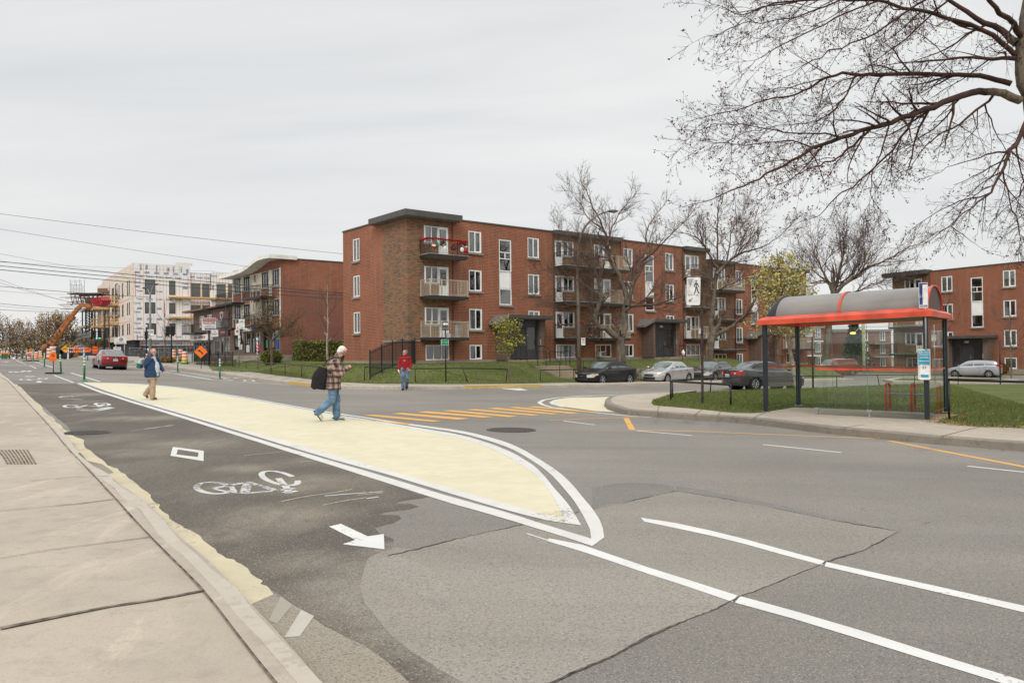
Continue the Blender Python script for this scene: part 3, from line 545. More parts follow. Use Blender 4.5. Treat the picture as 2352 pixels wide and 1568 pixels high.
# thin scrapes of paint across the lane
strips('paint_scrape',[stroke(ID,p,.02) for p in ([(645,1152),(700,1140),(770,1131),(808,1124)],[(742,1160),(790,1150),(840,1143)],[(560,1046),(640,1038),(715,1030)],[(470,1017),(520,1008)],[(690,1061),(760,1054)],[(300,990),(360,982),(400,975)],[(820,1137),(880,1132)])],.0105,YELG)
strips('paint_scrape',[stroke(ID,p,.035) for p in ([(842,1145),(870,1141)],[(745,1139),(790,1135),(880,1129)],[(330,985),(395,977)])],.0105,WHITEW)
strips('gutter_mark',[(P2(ID,[(653,1464.5),(692,1401)]),P2(ID,[(688,1462),(721.5,1415.7)]))],.0115,mk_paint('gutter_mark_paint',(.50,.47,.41),(.42,.39,.33),.5,30,(.2,.17,.14)))
strips('gutter_mark',[(P2(ID,[(616.7,1425.5),(645,1370)]),P2(ID,[(636,1434),(672,1390)]))],.0125,mk_paint('gutter_mark_faded',(.36,.33,.27),(.30,.27,.22),.5,30,(.2,.17,.14)))
# crosswalk
cb=[[(150,258),(230,262),(540,290),(480,298)],[(108,217),(195,210),(790,266),(715,273)],[(352,202),(440,195),(1028,244),(920,254)],[(568,190),(655,181),(1238,230),(1140,236)],[(778,177),(870,172),(1440,225),(1360,232)],[(980,168),(1070,163),(1630,214),(1560,219)],[(1165,157),(1255,152),(1810,205),(1720,208)],[(1345,149),(1430,145),(1975,199),(1890,203)],[(1505,143),(1590,139),(2140,192),(2090,195)]]
strips('crosswalk',[(P2(D3,[a,d]),P2(D3,[b,c])) for a,b,c,d in cb],.0155,ORG,.01)
strips('road_line',[stroke(D3,[(20,246),(120,258),(480,292)],.07,sm_=0)],.0165,ORG)
# painted tip island by the right-hand corner
ti=[(1538.6,909.5),(1435.6,910.2),(1314,913.5),(1275,918),(1260.5,924),(1268,929),(1287.3,933),(1367.9,943.8),(1425,947)]
to2=[(1600,901.5),(1538.5,905.2),(1435.6,906),(1340,908),(1273.9,913.3),(1245,918),(1233.6,924),(1240,929),(1260.5,935),(1341,945.4),(1435.6,955),(1493,958.5)]
sheet('painted_island',P2(ID,ti)+P2(ID,[(1412,946),(1395,940),(1387,932),(1391,923),(1401,917),(1417.7,914),(1440,912.5),(1469,911),(1500,909.8)]),.0085,YEL)
o_=P2(ID,to2); i_=[tuple(p) for p in offs(o_,.15)]; strips('road_line',[(o_,i_)],.0125,WHITE); a_=[tuple(p) for p in offs(o_,.42)]; b_=[tuple(p) for p in offs(o_,.56)]; strips('road_line',[(a_[2:-3],b_[2:-3])],.0125,WHITE)
strips('road_line',[stroke(ID,[(1263,964.6),(1350,961),(1435.6,958.3),(1493,957.6)],.07,sm_=0),(P2(ID,[(1431.8,960),(1445.3,987)]),P2(ID,[(1444,959.6),(1460,987.5)])),stroke(ID,[(1448,986.4),(1600,990.5),(1800,998.5),(2033,1007.5)],.09,sm_=0),stroke(ID,[(2042,1012),(2150,1033),(2250,1052),(2352,1071.5),(2500,1100)],.13,sm_=0)],.005,ORG)
strips('road_line',[stroke(ID,[a,b],.09,sm_=0) for a,b in (((1294,966.4),(1366.4,975.4)),((1463,988.9),(1590,1000)),((1752.5,1020.6),(1932,1038.8)),((2221.9,1070),(2400,1089)),((1152,892),(1212,896.5)))],.0055,WHITE)
strips('road_line',[(P2(ID,[(1150,892),(1195,891.5)]),P2(ID,[(1190,896.5),(1212,896)]))],.0065,WHITE)
# foreground lane lines
strips('road_line',[(P2(ID,[(1472,1189),(1493,1188.5),(1666,1225.2),(1893,1288.5)]),P2(ID,[(1480,1198),(1493,1200),(1666,1237),(1888,1298)])),(P2(ID,[(1898,1290.5),(2100,1335),(2352,1391.8),(2600,1447)]),P2(ID,[(1894,1301),(2100,1348),(2352,1406),(2600,1465)])),
 (P2(ID,[(1262,1236),(1287.5,1234.5),(1493,1304),(1694,1367)]),P2(ID,[(1256,1242),(1290,1251),(1493,1319),(1682,1382)])),(P2(ID,[(1700,1369),(1900,1424),(2352,1564),(2560,1630)]),P2(ID,[(1688,1384),(1880,1437),(2352,1586),(2560,1655)]))],.008,WHITEN,.014)
strips('road_line',[stroke(ID,[(1210,1225),(1240,1235),(1265,1243)],.025)],.009,WHITE)
# left-hand lane lines
strips('road_line',[(P2(D4,a),P2(D4,b)) for a,b in (([(712,168),(968,268)],[(735,166),(1004,268)]),([(938,138),(1330,257)],[(972,138),(1362,255)]),([(1150,268),(1300,270)],[(1150,264.5),(1300,266.5)]))],.0055,WHITE)
strips('road_line',[(P2(C4,a),P2(C4,b)) for a,b in (([(345,506),(575,602)],[(372,506),(585,600)]),([(650,628),(795,690)],[(680,628),(828,687)]),([(765,540),(1195,678)],[(795,541),(1215,670)]))],.0055,WHITE)
strips('road_line',[stroke(z,p,.11,sm_=0) for z,p in ((A1,[(1330,1332),(1530,1355),(1750,1388),(2000,1412),(2352,1463)]),(A1,[(1340,1342),(1540,1376),(1740,1408),(1900,1432),(2200,1478)]),(D5,[(385,18),(620,60),(820,92),(1000,103)]),(D5,[(380,0),(700,45),(1020,97)]),(D5,[(1100,110),(1270,121)]),(D5,[(1365,127),(1550,139)]),(D5,[(845,46),(885,47)]))],.0045,WHITE)
strips('bicycle_symbol',[stroke(D5,p,.16,sm_=0) for p in ([(905,66),(960,72)],[(930,74),(1000,66),(1050,76)],[(1030,70),(1100,75)],[(1122,92),(1130,102),(1215,104),(1205,94),(1122,92)])],.0055,WHITE)
strips('green_crossing',[stroke(C4,[(760,512),(1400,516),(2030,528)],.9,sm_=0),stroke(A1,[(1330,1318),(1400,1322),(1490,1326)],1.,sm_=0)],.0065,GRN)
# seams and a slightly paler old slab between them
c1=[D6(100,690),D6(350,635),D6(600,570),D6(900,500),D6(1250,425),D6(1400,383),D6(1700,325),D6(2000,262),(1493,1140.7),(1553.6,1128)]
c2=[(1553.6,1128),(1666,1145),(1770,1164.7),(1882,1188.5),(1980,1206),(2064,1220),(2133,1199)]
c3=[(2064,1221),(1990,1262),(1899.6,1290),(1790,1335),(1687.7,1376.6),(1640,1400),(1596.8,1415.6),(1493,1461),(1400,1510),(1332.6,1537.6),(1269.5,1568),(1230,1590)]
def crk(pl,amp=2.):
    o=[]
    for a,b in zip(pl[:-1],pl[1:]):
        n=12
        for k in range(n): u=k/n; o.append((a[0]+(b[0]-a[0])*u+random.uniform(-amp,amp),a[1]+(b[1]-a[1])*u+random.uniform(-amp,amp)*.5))
    return o+[pl[-1]]
sheet('road_patch',P2(ID,c1[1:]+c2[1:6]+c3[1:]+[(1065,1590),(1000,1530),(940,1492),(895,1455),(838,1385),(826,1345),(845,1280),(905,1255)]),.0025,ASPL)
strips('road_patch',[(P2(ID,[(x,y-1) for x,y in c2[:6]]),P2(ID,[(1553,1116),(1666,1134),(1770,1155),(1882,1180),(1980,1201),(2064,1219)])),(P2(ID,[(1360,1165),(1493,1140),(1552,1127)]),P2(ID,[(1360,1120),(1460,1105),(1545,1116)]))],.0035,mk_asphalt('asphalt_patch_dark',(.205,.192,.172),.2,seed=6),.09)
crm=mat('crack_dirt',(.085,.072,.058),.95,0,.4,22)
strips('road_crack',[line(P2(ID,crk(c)),wd) for c,wd in ((c1,.010),(c2,.007),(c3,.014))],.0105,crm,.016)
# dusty pale blotches left by the works beside the arrow
strips('road_patch',[(P2(ID,[(850,1290),(880,1330),(930,1345),(990,1400)]),P2(ID,[(900,1275),(960,1290),(1010,1330),(1060,1400)]))],.0032,mk_asphalt('asphalt_dusty',(.285,.26,.225),.4,seed=8),.2)
# manholes and the catch basin
def manhole(p,rad,label):
    c=at(p); t=thing('manhole_cover',label,'manhole cover',(c.x,c.y,gz(c.x,c.y)+.0125))
    m=MB(); m.lathe([(rad,-.01),(rad,0),(rad*.9,.001),(rad*.9,-.004)],40); f=m.build('frame',mat('cast_iron',(.12,.105,.095),.7,.5,.3,20),t)
    m=MB()
    m.lathe([(rad*.88,-.012),(rad*.88,-.003)],40); m.build('grate',mat('cast_iron_dark',(.05,.045,.04),.7,.4,.3,20),t)
    m=MB(); 
    for k in range(-7,8):
        y=k*rad*.115; h=math.sqrt(max(.01,(rad*.84)**2-y*y)); 
        for s in (-1,1): m.box(y-rad*.03,y+rad*.03,s*.04,s*h,-.003,.0025)
    m.build('rib',mat('cast_iron',(.12,.105,.095),.7,.5,.3,20),t); t.rotation_euler=(math.atan(-.008),math.atan(.02),.2)
manhole(D3(1380,341),.52,'round iron manhole cover with a ribbed grate near the orange crosswalk')
manhole((199,994),.42,'round iron drain cover at the edge of the pale yellow gutter paint')
# turf blades, fallen leaves
def scatter(name,poly,surf,n,size,mt,label,cat,flat=False,hh=.05):
    P=np.array(poly); x0,y0=P.min(0); x1,y1=P.max(0); V=[];c=0
    q=rng.random((n*6,2))*[x1-x0,y1-y0]+[x0,y0]
    inside=np.zeros(len(q),bool); j=len(P)-1
    for i in range(len(P)):
        xi,yi=P[i];xj,yj=P[j]; cnd=((yi>q[:,1])!=(yj>q[:,1]))&(q[:,0]<(xj-xi)*(q[:,1]-yi)/(yj-yi+1e-12)+xi); inside^=cnd; j=i
    q=q[inside]; k=rng.random(len(q))<np.clip((26./np.maximum(q[:,1],12))**1.5,.05,1); q=q[k][:n]
    for x,y in q:
        z=surf(x,y); a=rng.random()*2*PI; s=size*(.6+.8*rng.random()); dx,dy=math.cos(a)*s,math.sin(a)*s
        if flat: h=rng.random()*.03; V+=[(x-dx,y-dy,z+.012),(x+dy*.7,y-dx*.7,z+.012+h),(x+dx,y+dy,z+.015),(x-dy*.7,y+dx*.7,z+.012+h*.6)]
        else:
            h=hh*(.5+rng.random()); lx,ly=rng.normal(0,.4,2)*h; V+=[(x-dx,y-dy,z-.01),(x+dx,y+dy,z-.01),(x+lx+dx*.1,y+ly,z+h),(x+lx-dx*.1,y+ly,z+h)]
    V=np.array(V); o=rawmesh(name,V,np.arange(len(V)).reshape(-1,4),mt); return tag(o,label,cat,kind='stuff')
def leafmat(name,cs,sc_=3.):
    m,n,L,b=newmat(name); b.inputs['Roughness'].default_value=.8; b.inputs['Specular IOR Level'].default_value=.2
    g_=n.new('ShaderNodeNewGeometry'); L.new(ramp(n,L,g_.outputs['Random Per Island'],[(i/(len(cs)-1),c) for i,c in enumerate(cs)]),b.inputs['Base Color']); MATS[name]=m; return m
BLADE=leafmat('grass_blade',[(.07,.095,.02),(.13,.165,.04),(.10,.13,.03),(.19,.19,.07)]); LEAFF=leafmat('fallen_leaf',[(.28,.15,.05),(.40,.25,.10),(.19,.10,.04),(.45,.36,.10)])
rl=[tuple(p) for p in gF+gB[::-1]]; rl=[(min(x,26),min(y,60)) for x,y in rl]
scatter('grass',rl,lz2,60000,.008,BLADE,'short green turf on the lawn around the bus shelter','grass',hh=.06)
ll=[tuple(p) for p in lawnP if pxx(p)>476 and p[0]<14]; ll=ll+[TS(14,-.3),TS(-.3,-.3),TS(-.3,9),(-22,56)]
scatter('grass',ll,lambda x,y:lawnz(x,y)+.008,45000,.014,BLADE,'short green turf on the raised lawn in front of the brick apartments','grass',hh=.07)
scatter('fallen_leaves',rl,lz2,900,.035,LEAFF,'brown fallen leaves lying on the lawn by the shelter','leaves',True)
scatter('fallen_leaves',ll,lambda x,y:lawnz(x,y)+.05,1400,.05,LEAFF,'yellow fallen leaves lying on the lawn of the brick apartments','leaves',True)
kl=[tuple(p) for p in resamp(rO[:9],120)]; kl=[p for p in kl if p[0]<30]; kp=[tuple(p) for p in offs(kl,.02)]+[tuple(p) for p in offs(kl,.22)][::-1]
scatter('fallen_leaves',kp,gz,420,.03,LEAFF,'dry leaves gathered along the rough kerb below the bus shelter','leaves',True)
fl=[p for p in resamp(gF[10:],80)]; fp=[tuple(p) for p in offs(fl,.3)]+[tuple(p) for p in offs(fl,-.3)][::-1]
scatter('fallen_leaves',fp,lz2,700,.03,LEAFF,'brown leaves along the lawn edge to the right of the shelter','leaves',True)
# ================================================================ buildings
def textgeo(s,cache={}):
    if s in cache: return cache[s]
    c=bpy.data.curves.new('t','FONT'); c.body=s; c.size=1; c.align_x='CENTER'; c.align_y='CENTER'; c.resolution_u=2
    o=bpy.data.objects.new('t',c); COL.objects.link(o); dg=bpy.context.evaluated_depsgraph_get(); me=bpy.data.meshes.new_from_object(o.evaluated_get(dg))
    g=([tuple(v.co) for v in me.vertices],[tuple(p.vertices) for p in me.polygons]); bpy.data.objects.remove(o); bpy.data.curves.remove(c); bpy.data.meshes.remove(me)
    cache[s]=g; return g
def textto(mb,s,M,sx=1,sz=None,bold=0):
    v,f=textgeo(s)
    sz=sz or sx
    for k in ([0] if not bold else [-bold,0,bold]): mb.add([M@Vector((x*sx+k,0,y*sz)) for x,y,_ in v],f)
def frameM(x,y,z,rz=0): return Matrix.Translation((x,y,z))@Matrix.Rotation(rz,4,'Z')
def wall(mb,ax,f,u0,u1,z0,z1,ops=(),dep=.1):
    # ax 0: plane y=f, u=x, outside -y ; ax 1: plane x=f, u=y, outside -x
    ops=[(max(a,u0),min(b,u1),max(c,z0),min(d,z1)) for a,b,c,d in ops if a<u1 and b>u0 and c<z1 and d>z0]
    us=sorted({u0,u1,*[o[0] for o in ops],*[o[1] for o in ops]}); zs=sorted({z0,z1,*[o[2] for o in ops],*[o[3] for o in ops]})
    Pt=(lambda u,z,d=0:(u,f+d,z)) if ax==0 else (lambda u,z,d=0:(f+d,u,z))
    for a,b in zip(us[:-1],us[1:]):
        for c,d in zip(zs[:-1],zs[1:]):
            if any(o[0]<(a+b)/2<o[1] and o[2]<(c+d)/2<o[3] for o in ops): continue
            mb.add([Pt(a,c),Pt(b,c),Pt(b,d),Pt(a,d)],[(0,1,2,3)])
    for a,b,c,d in ops:
        for (p,q,r,s_) in (((a,c),(b,c),0,0),((b,c),(b,d),0,0),((b,d),(a,d),0,0),((a,d),(a,c),0,0)):
            mb.add([Pt(*p),Pt(*q),Pt(*q,dep),Pt(*p,dep)],[(0,1,2,3)])
WC={}; GLS=mk_glass('stair_window_glass',(.6,.63,.63),.22)
def bwin(par,u0,u1,z0,z1,ax=0,f=0.,style='slide',curt=1,sill=True,fm=None,door=None,dep=.012,name='window',glass=None):
    w_,h=round(u1-u0,2),round(z1-z0,2); fm=fm or WHT; key=(w_,h,style,curt,sill,fm.name,door,name)
    if key in WC:
        c=copytree(WC[key],par)
    else:
        fr=.075; m=MB(); P=[]
        def rect(a,b,c,d,t=fr,y0=-.0,y1=.07):
            m.box(a,b,y0,y1,c,c+t); m.box(a,b,y0,y1,d-t,d); m.box(a,a+t,y0,y1,c+t,d-t); m.box(b-t,b,y0,y1,c+t,d-t)
        rect(0,w_,0,h)
        pan=[]
        if style=='slide': m.box(w_/2-.03,w_/2+.03,.0,.07,fr,h-fr); pan=[(fr,w_/2-.03,fr,h-fr),(w_/2+.03,w_-fr,fr,h-fr)]; rect(w_/2+.03,w_-fr,fr,h-fr,.035,.02,.06)
        elif style=='narrow': m.box(w_/2-.03,w_/2+.03,.0,.07,fr,h-fr); pan=[(fr,w_/2-.03,fr,h-fr),(w_/2+.03,w_-fr,fr,h-fr)]
        elif style=='one': pan=[(fr,w_-fr,fr,h-fr)]
        elif style=='three':
            for k in (1,2): m.box(w_*k/3-.025,w_*k/3+.025,0,.07,fr,h-fr)
            pan=[(w_*k/3+.03,w_*(k+1)/3-.03,fr,h-fr) for k in range(3)]
        elif style=='stair':
            a,b=h*.40,h*.60
            for q in (a,b): m.box(fr,w_-fr,0,.07,q-.03,q+.03)
            m.box(w_/2-.03,w_/2+.03,0,.07,a,b); pan=[(fr,w_-fr,fr,a-.03),(fr,w_/2,a+.03,b-.03),(w_/2,w_-fr,a+.03,b-.03),(fr,w_-fr,b+.03,h-fr)]
        elif style in('doorR','doorL'):
            dw=.82; 
            if style=='doorR': wx0,wx1,dx0,dx1=fr,w_-dw,w_-dw,w_
            else: wx0,wx1,dx0,dx1=dw,w_-fr,0,dw
            zs=h*.42; 
            rect(wx0,wx1,zs,h,.05); mid=(wx0+wx1)/2; m.box(mid-.03,mid+.03,0,.07,zs,h)
            pan=[(wx0+.05,mid-.03,zs+.05,h-.05),(mid+.03,wx1-.05,zs+.05,h-.05)]
            m.box(dx0+.05,dx1-.05,.03,.08,.05,h*.30); rect(dx0+.04,dx1-.04,h*.30,h-.05,.11,.02,.07); pan.append((dx0+.15,dx1-.15,h*.30+.11,h-.16))
        root=m.build(name,fm,None)
        g_=MB()
        for a,b,c,d in pan: g_.add([(a,.045,c),(b,.045,c),(b,.045,d),(a,.045,d)],[(0,1,2,3)])
        g_.build('pane',glass or GLASS,root,fix=False)
        if style.startswith('door'):
            q_=MB(); q_.box(wx0 if style=='doorL' else 0,wx1+.05 if style=='doorL' else wx1,-.068,.1,0,zs-.141); q_.build('wall_infill',TAN,root)
        bk=MB(); zlo=0 if not style.startswith('door') else h*.42
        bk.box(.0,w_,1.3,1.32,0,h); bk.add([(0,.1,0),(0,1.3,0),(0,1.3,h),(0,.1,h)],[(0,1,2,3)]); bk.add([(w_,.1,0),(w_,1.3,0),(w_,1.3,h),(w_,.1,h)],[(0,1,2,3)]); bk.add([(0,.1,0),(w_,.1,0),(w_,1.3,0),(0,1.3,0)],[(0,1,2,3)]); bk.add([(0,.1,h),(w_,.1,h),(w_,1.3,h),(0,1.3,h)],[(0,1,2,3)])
        if curt!=9: bk.build('room_shade_box',DARK,root,fix=False)  # near-black box behind the pane, the dark of an unlit room painted in
        if curt in (1,2,3,4):
            rr=random.Random(int(w_*100+h*37+curt*11)); rg={1:[(.02,w_-.02)],2:[(.02,w_*.28),(w_*.74,w_-.02)],3:[(.02,w_*.48)],4:[(w_*.55,w_-.02)]}[curt]
            for a,b in rg:
                cm=MB(); n=max(6,int((b-a)/.05)); vs=[];fs=[]
                for k in range(n+1):
                    x=a+(b-a)*k/n; y=.14+.018*math.sin(k*1.7+rr.random()); vs+=[(x,y,zlo+.06),(x,y,h-.06)]
                    if k: fs.append((2*k-2,2*k,2*k+1,2*k-1))
                cm.add(vs,fs); cm.build('curtain',CURT,root,fix=False)
        if sill:
            s_=MB(); s_.box(-.06,w_+.06,-.13,.06,-.14,-.002) if not style.startswith('door') else s_.box(wx0-.04,wx1+.02,-.12,.03,zs-.14,zs-.003)
            s_.build('sill',SILL,root)
        WC[key]=root; c=root; c.parent=par
    if ax==0: c.location=(u0,f+dep,z0); c.rotation_euler=(0,0,0)
    else: c.location=(f+dep,u1,z0); c.rotation_euler=(0,0,-PI/2)
    return c
CURTR=mat('red_curtain',(.18,.01,.02),.9)
def balcony(par,t0,t1,z,d=1.25,rail='beige',s0=0.,slab=None,inner=True,ax=0):
    m=MB(); m.use(FASC if rail!='x' else BLK); 
    bm_=mat('balcony_fascia_black',(.03,.028,.026),.6)
    m.use(mat('balcony_slab',(.22,.205,.18),.85,0,.15,5)); m.box(t0+.05,t1-.05,s0-d+.05,s0-.001,z-.17,z-.03)
    m.use(bm_); m.box(t0,t1,s0-d,s0-d+.05,z-.2,z-.01); m.box(t0,t0+.05,s0-d+.05,s0-.001,z-.2,z-.01); m.box(t1-.05,t1,s0-d+.05,s0-.001,z-.2,z-.01)
    m.use(mat('balcony_deck',(.42,.40,.36),.8)); m.box(t0-.03,t1+.03,s0-d-.03,s0-.001,z-.01,z+.02)
    b=m.build('balcony',None,par)
    rm={'beige':BEIGE,'black':BLK}[rail]; r=MB(); H=1.02 if rail=='beige' else .98; q=.045 if rail=='beige' else .02
    path=[(t0+.04,s0-.03),(t0+.04,s0-d+.04),(t1-.04,s0-d+.04),(t1-.04,s0-.03)]
    for (a,c),(e,g_) in zip(path[:-1],path[1:]):
        for zz,th in ((z+H,.045 if rail=='beige' else .03),(z+.10,.03 if rail=='beige' else .02)): r.bar((a,c,zz),(e,g_,zz),th,th)
        L_=math.hypot(e-a,g_-c); n=max(3,int(L_/.115))
        for k in range(1,n): u=k/n; r.bar((a+(e-a)*u,c+(g_-c)*u,z+.1),(a+(e-a)*u,c+(g_-c)*u,z+H),.018 if rail=='beige' else .013)
    for x,y in path: r.bar((x,y,z+.02),(x,y,z+H+.05),.06 if rail=='beige' else .03)
    if rail=='beige': r.bar(((t0+t1)/2*.4+t0*.6 if 0 else t0+.9,s0-d+.04,z+.02),(t0+.9,s0-d+.04,z+H+.05),.06)
    r.build('railing',rm,b); return b
def rails(mb,pts,zoff=.9,rad=.022,posts=None,base=None):
    mb.tube([(x,y,z+zoff) for x,y,z in pts],rad,6)
    for i,(x,y,z) in enumerate(pts):
        if posts is None or i in posts: mb.tube([(x,y,z-.3),(x,y,z+zoff)],rad,6)
ROT=math.atan2(UV[1],UV[0])
def brickblock(name,label,t0,t1,drop,pieces,left=False,rot=ROT,org=P0,depth=9.0,zf=-1.6,endwall=True,rtan=(),ovh=(),mat_red=None,mat_tan=None,cop=9.0,cat='apartment building',group=None):
    mr=mat_red or RED; mt=mat_tan or TAN
    b=thing(name,label,cat,(org[0],org[1],-drop),rot,group=group)
    ops=[p[1:5] for p in pieces if p[0] in('w','d','n','s','o','t','b','c')]
    W=MB(); W.use(mr)
    FB=-.48; top=8.9
    # red / tan zones on the front
    cuts=sorted({t0,t1,*[a for r in rtan for a in r[:2] if t0<=a<=t1]})
    for a,c in zip(cuts[:-1],cuts[1:]):
        z_=next((r for r in rtan if r[0]<=(a+c)/2<=r[1]),None)
        if z_:
            lo=z_[2]; W.use(mr); wall(W,0,0.,a,c,FB,lo,ops); W.use(mt); wall(W,0,0.,a,c,lo,top,ops)
        else: W.use(mr); wall(W,0,0.,a,c,FB,top,ops)
    lops=[p[1:5] for p in pieces if p[0]=='L']
    if left:
        W.use(mr); wall(W,1,t0,0,depth,FB,.85,lops); wall(W,1,t0,3.15,depth,.85,top,lops); W.use(mt); wall(W,1,t0,0,3.15,.85,top,lops)
    else: W.use(mr); wall(W,1,t0,0,depth,FB,top)
    W.use(mr); W.add([(t1,0,FB),(t1,depth,FB),(t1,depth,top),(t1,0,top)],[(0,1,2,3)]); W.add([(t0,depth,FB),(t1,depth,FB),(t1,depth,top),(t0,depth,top)],[(0,1,2,3)])
    W.build('wall',None,b,fix=False)
    fd=MB(); fd.box(t0-(.03 if left else -.001),t1-.001,-.03,depth+.03,zf,FB); fd.build('foundation',CONB,b)
    R=MB(); R.use(ROOFM).box(t0+.01,t1-.01,.01,depth-.01,top-.1,top-.02)
    R.use(FASC); R.box(t0-(.05 if left else -.002),t1-.002,-.05,.12,top-.002,cop); R.box(t0-(.05 if left else -.002),t0+.15,.12,depth+.05,top-.002,cop); R.box(t1-.17,t1-.002,.12,depth,top-.002,cop); R.box(t0+.15,t1-.17,depth-.12,depth+.05,top-.002,cop)
    R.build('roof',None,b)
    for (a,c,e,g_) in ovh:   # t0,t1,s0(front),s1
        o=MB(); zt=9.12 if e<-.6 else 9.03; o.use(FASC).box(a,c,e,g_,8.74,zt); o.use(mat('soffit_grey',(.16,.15,.135),.8)).box(a+.06,c-.06,e+.06,g_-.02,8.70,8.739); o.build('roof_overhang',None,b)
    for p in pieces:
        k,a,c,z0,z1=p[:5]; kw=p[5] if len(p)>5 else {}
        if k=='L': bwin(b,a,c,z0,z1,1,t0,kw.get('st','narrow'),kw.get('c',1))
        elif k=='w': bwin(b,a,c,z0,z1,0,0,'slide',kw.get('c',1),kw.get('sill',True))
        elif k=='b': bwin(b,a,c,z0,z1,0,0,'slide' if c-a<1.5 else 'three',kw.get('c',0),False)
        elif k=='s': bwin(b,a,c,z0,z1,0,0,'stair',0,False,glass=GLS)
        elif k=='o': bwin(b,a,c,z0,z1,0,0,'one',0,True,glass=GLS)
        elif k=='d': bwin(b,a,c,z0,z1,0,0,kw.get('st','doorR'),kw.get('c',2),True,name='balcony_door')
        elif k=='n': m=MB(); m.box(a,c,.04,.08,z0,z1); [m.box(a+.13*q+.05,a+.13*q+.055,.035,.04,z0,z1) for q in range(int((c-a)/.13))]; m.build('white_panel',WHT,b)
        elif k=='bars':
            m=MB()
            for q in range(int((c-a)/.13)+1): m.tube([(a+.04+q*.13,-.06,z0),(a+.04+q*.13,-.06,z1)],.012,5)
            m.box(a,c,-.07,-.05,z1-.03,z1); m.box(a,c,-.07,-.05,z0,z0+.03); m.build('window_bars',WHT,b)
        elif k=='bal': balcony(b,a,c,z0,kw.get('d',1.2),kw.get('r','beige'))
        elif k=='pipe': m=MB(); m.tube([(a,-.05,z0),(a,-.05,z1)],.035,8); m.build('drainpipe',mat('drainpipe_brown',(.09,.05,.04),.6),b)
        elif k=='band': m=MB(); m.box(a,c,-.05,0.,z0,z1); m.build('stone_band',SILL,b)
    return b
def porch(b,x,z=-.5,w=3.2,num='4280'):
    # roof slab, brown brick cheek walls, dark door with side lights
    o=MB(); o.use(FASC).box(x-.2,x+w+.75,-1.6,-.0,z+2.85,z+3.08); o.use(mat('soffit_grey',(.16,.15,.135),.8)).box(x-.1,x+w+.65,-1.55,-.05,z+2.80,z+2.849)
    o.use(FASC).prism([(0,0),(.9,.02),(.9,.3),(0,.0)],.06) if 0 else None
    o.add([(x-.2,-1.6,z+3.08),(x-.2,0,z+3.08),(x-.75,0,z+2.55),(x-.75,-1.0,z+2.55),(x-.2,-1.6,z+2.85),(x-.2,0,z+2.85),(x-.75,0,z+2.40),(x-.75,-1.0,z+2.40)],[(0,1,2,3),(4,7,6,5),(0,3,7,4),(3,2,6,7)]); pr=o.build('porch_roof',None,b)
    m=MB(); m.use(BRN); m.box(x-.1,x+.15,-1.3,-.0,z-.02,z+2.8); m.build('porch_wall',None,b); m=MB(); m.use(BRN)
    M=Matrix(((1,0,0,0),(0,0,1,0),(0,1,0,0),(0,0,0,1)))
    q=[(x+w-.1,z-.02),(x+w+.15,z-.02),(x+w+.45,z+2.8),(x+w-.1,z+2.8)]
    m.add([(u,-1.0,v) for u,v in q]+[(u,-.0,v) for u,v in q],[(0,1,2,3),(7,6,5,4),(0,4,5,1),(1,5,6,2),(2,6,7,3),(3,7,4,0)]); m.build('porch_wall',None,b)
    dg=mat('door_dark_grey',(.045,.045,.048),.45,0,.1,3); d=MB(); y=-.75
    d.box(x+.15,x+w-.1,y,y+.1,z+2.25,z+2.8); d.box(x+.15,x+.3,y,y+.1,z,z+2.25); d.box(x+w-.25,x+w-.1,y,y+.1,z,z+2.25); d.box(x+.85,x+1.0,y,y+.1,z,z+2.25); d.box(x+2.0,x+2.15,y,y+.1,z,z+2.25)
    d.box(x+.3,x+.85,y+.01,y+.08,z,z+.7); d.box(x+2.15,x+w-.25,y+.01,y+.08,z,z+.7)
    dr=d.build('door_surround',dg,b); e=MB(); e.box(x+1.0,x+2.0,y+.02,y+.07,z+.02,z+2.22)
    for a in (1.12,1.55): 
        for c in (.2,1.1): e.box(x+a,x+a+.33,y+.005,y+.022,z+c,z+c+.75)
    dd=e.build('door',dg,b,bev=.006); h=MB(); h.tube([(x+1.9,y-.05,z+.95),(x+1.9,y-.05,z+1.25)],.015,6); h.box(x+1.87,x+1.93,y-.05,y+.02,z+.97,z+1.0); h.build('handle',GREYM,dd)
    for q0,q1 in ((.3,.85),(2.15,w-.25)): g_=MB(); g_.box(x+q0,x+q1,y+.03,y+.04,z+.7,z+2.25); g_.build('side_light',mat('dark_door_glass',(.03,.032,.034),.05,0,.1,spec=.8),dr)
    pl=MB(); pl.use(WHT).box(x+1.35,x+1.7,y-.02,y-.001,z+2.42,z+2.58); pl.use(DARK); textto(pl,num,frameM(x+1.525,y-.023,z+2.5),.14,bold=.004); pl.build('number_plate',None,b)
    c=MB(); c.box(x+.0,x+w+.2,-1.6,-.04,z-1.1,z-.03); c.build('porch_base',CONB,b)
    bx=MB(); bx.box(x+w-.12,x+w-.02,-1.04,-1.0,z+1.0,z+1.4); bx.build('intercom_box',GREYM,b)
STEPC=mk_conc('step_concrete',(.33,.27,.19))
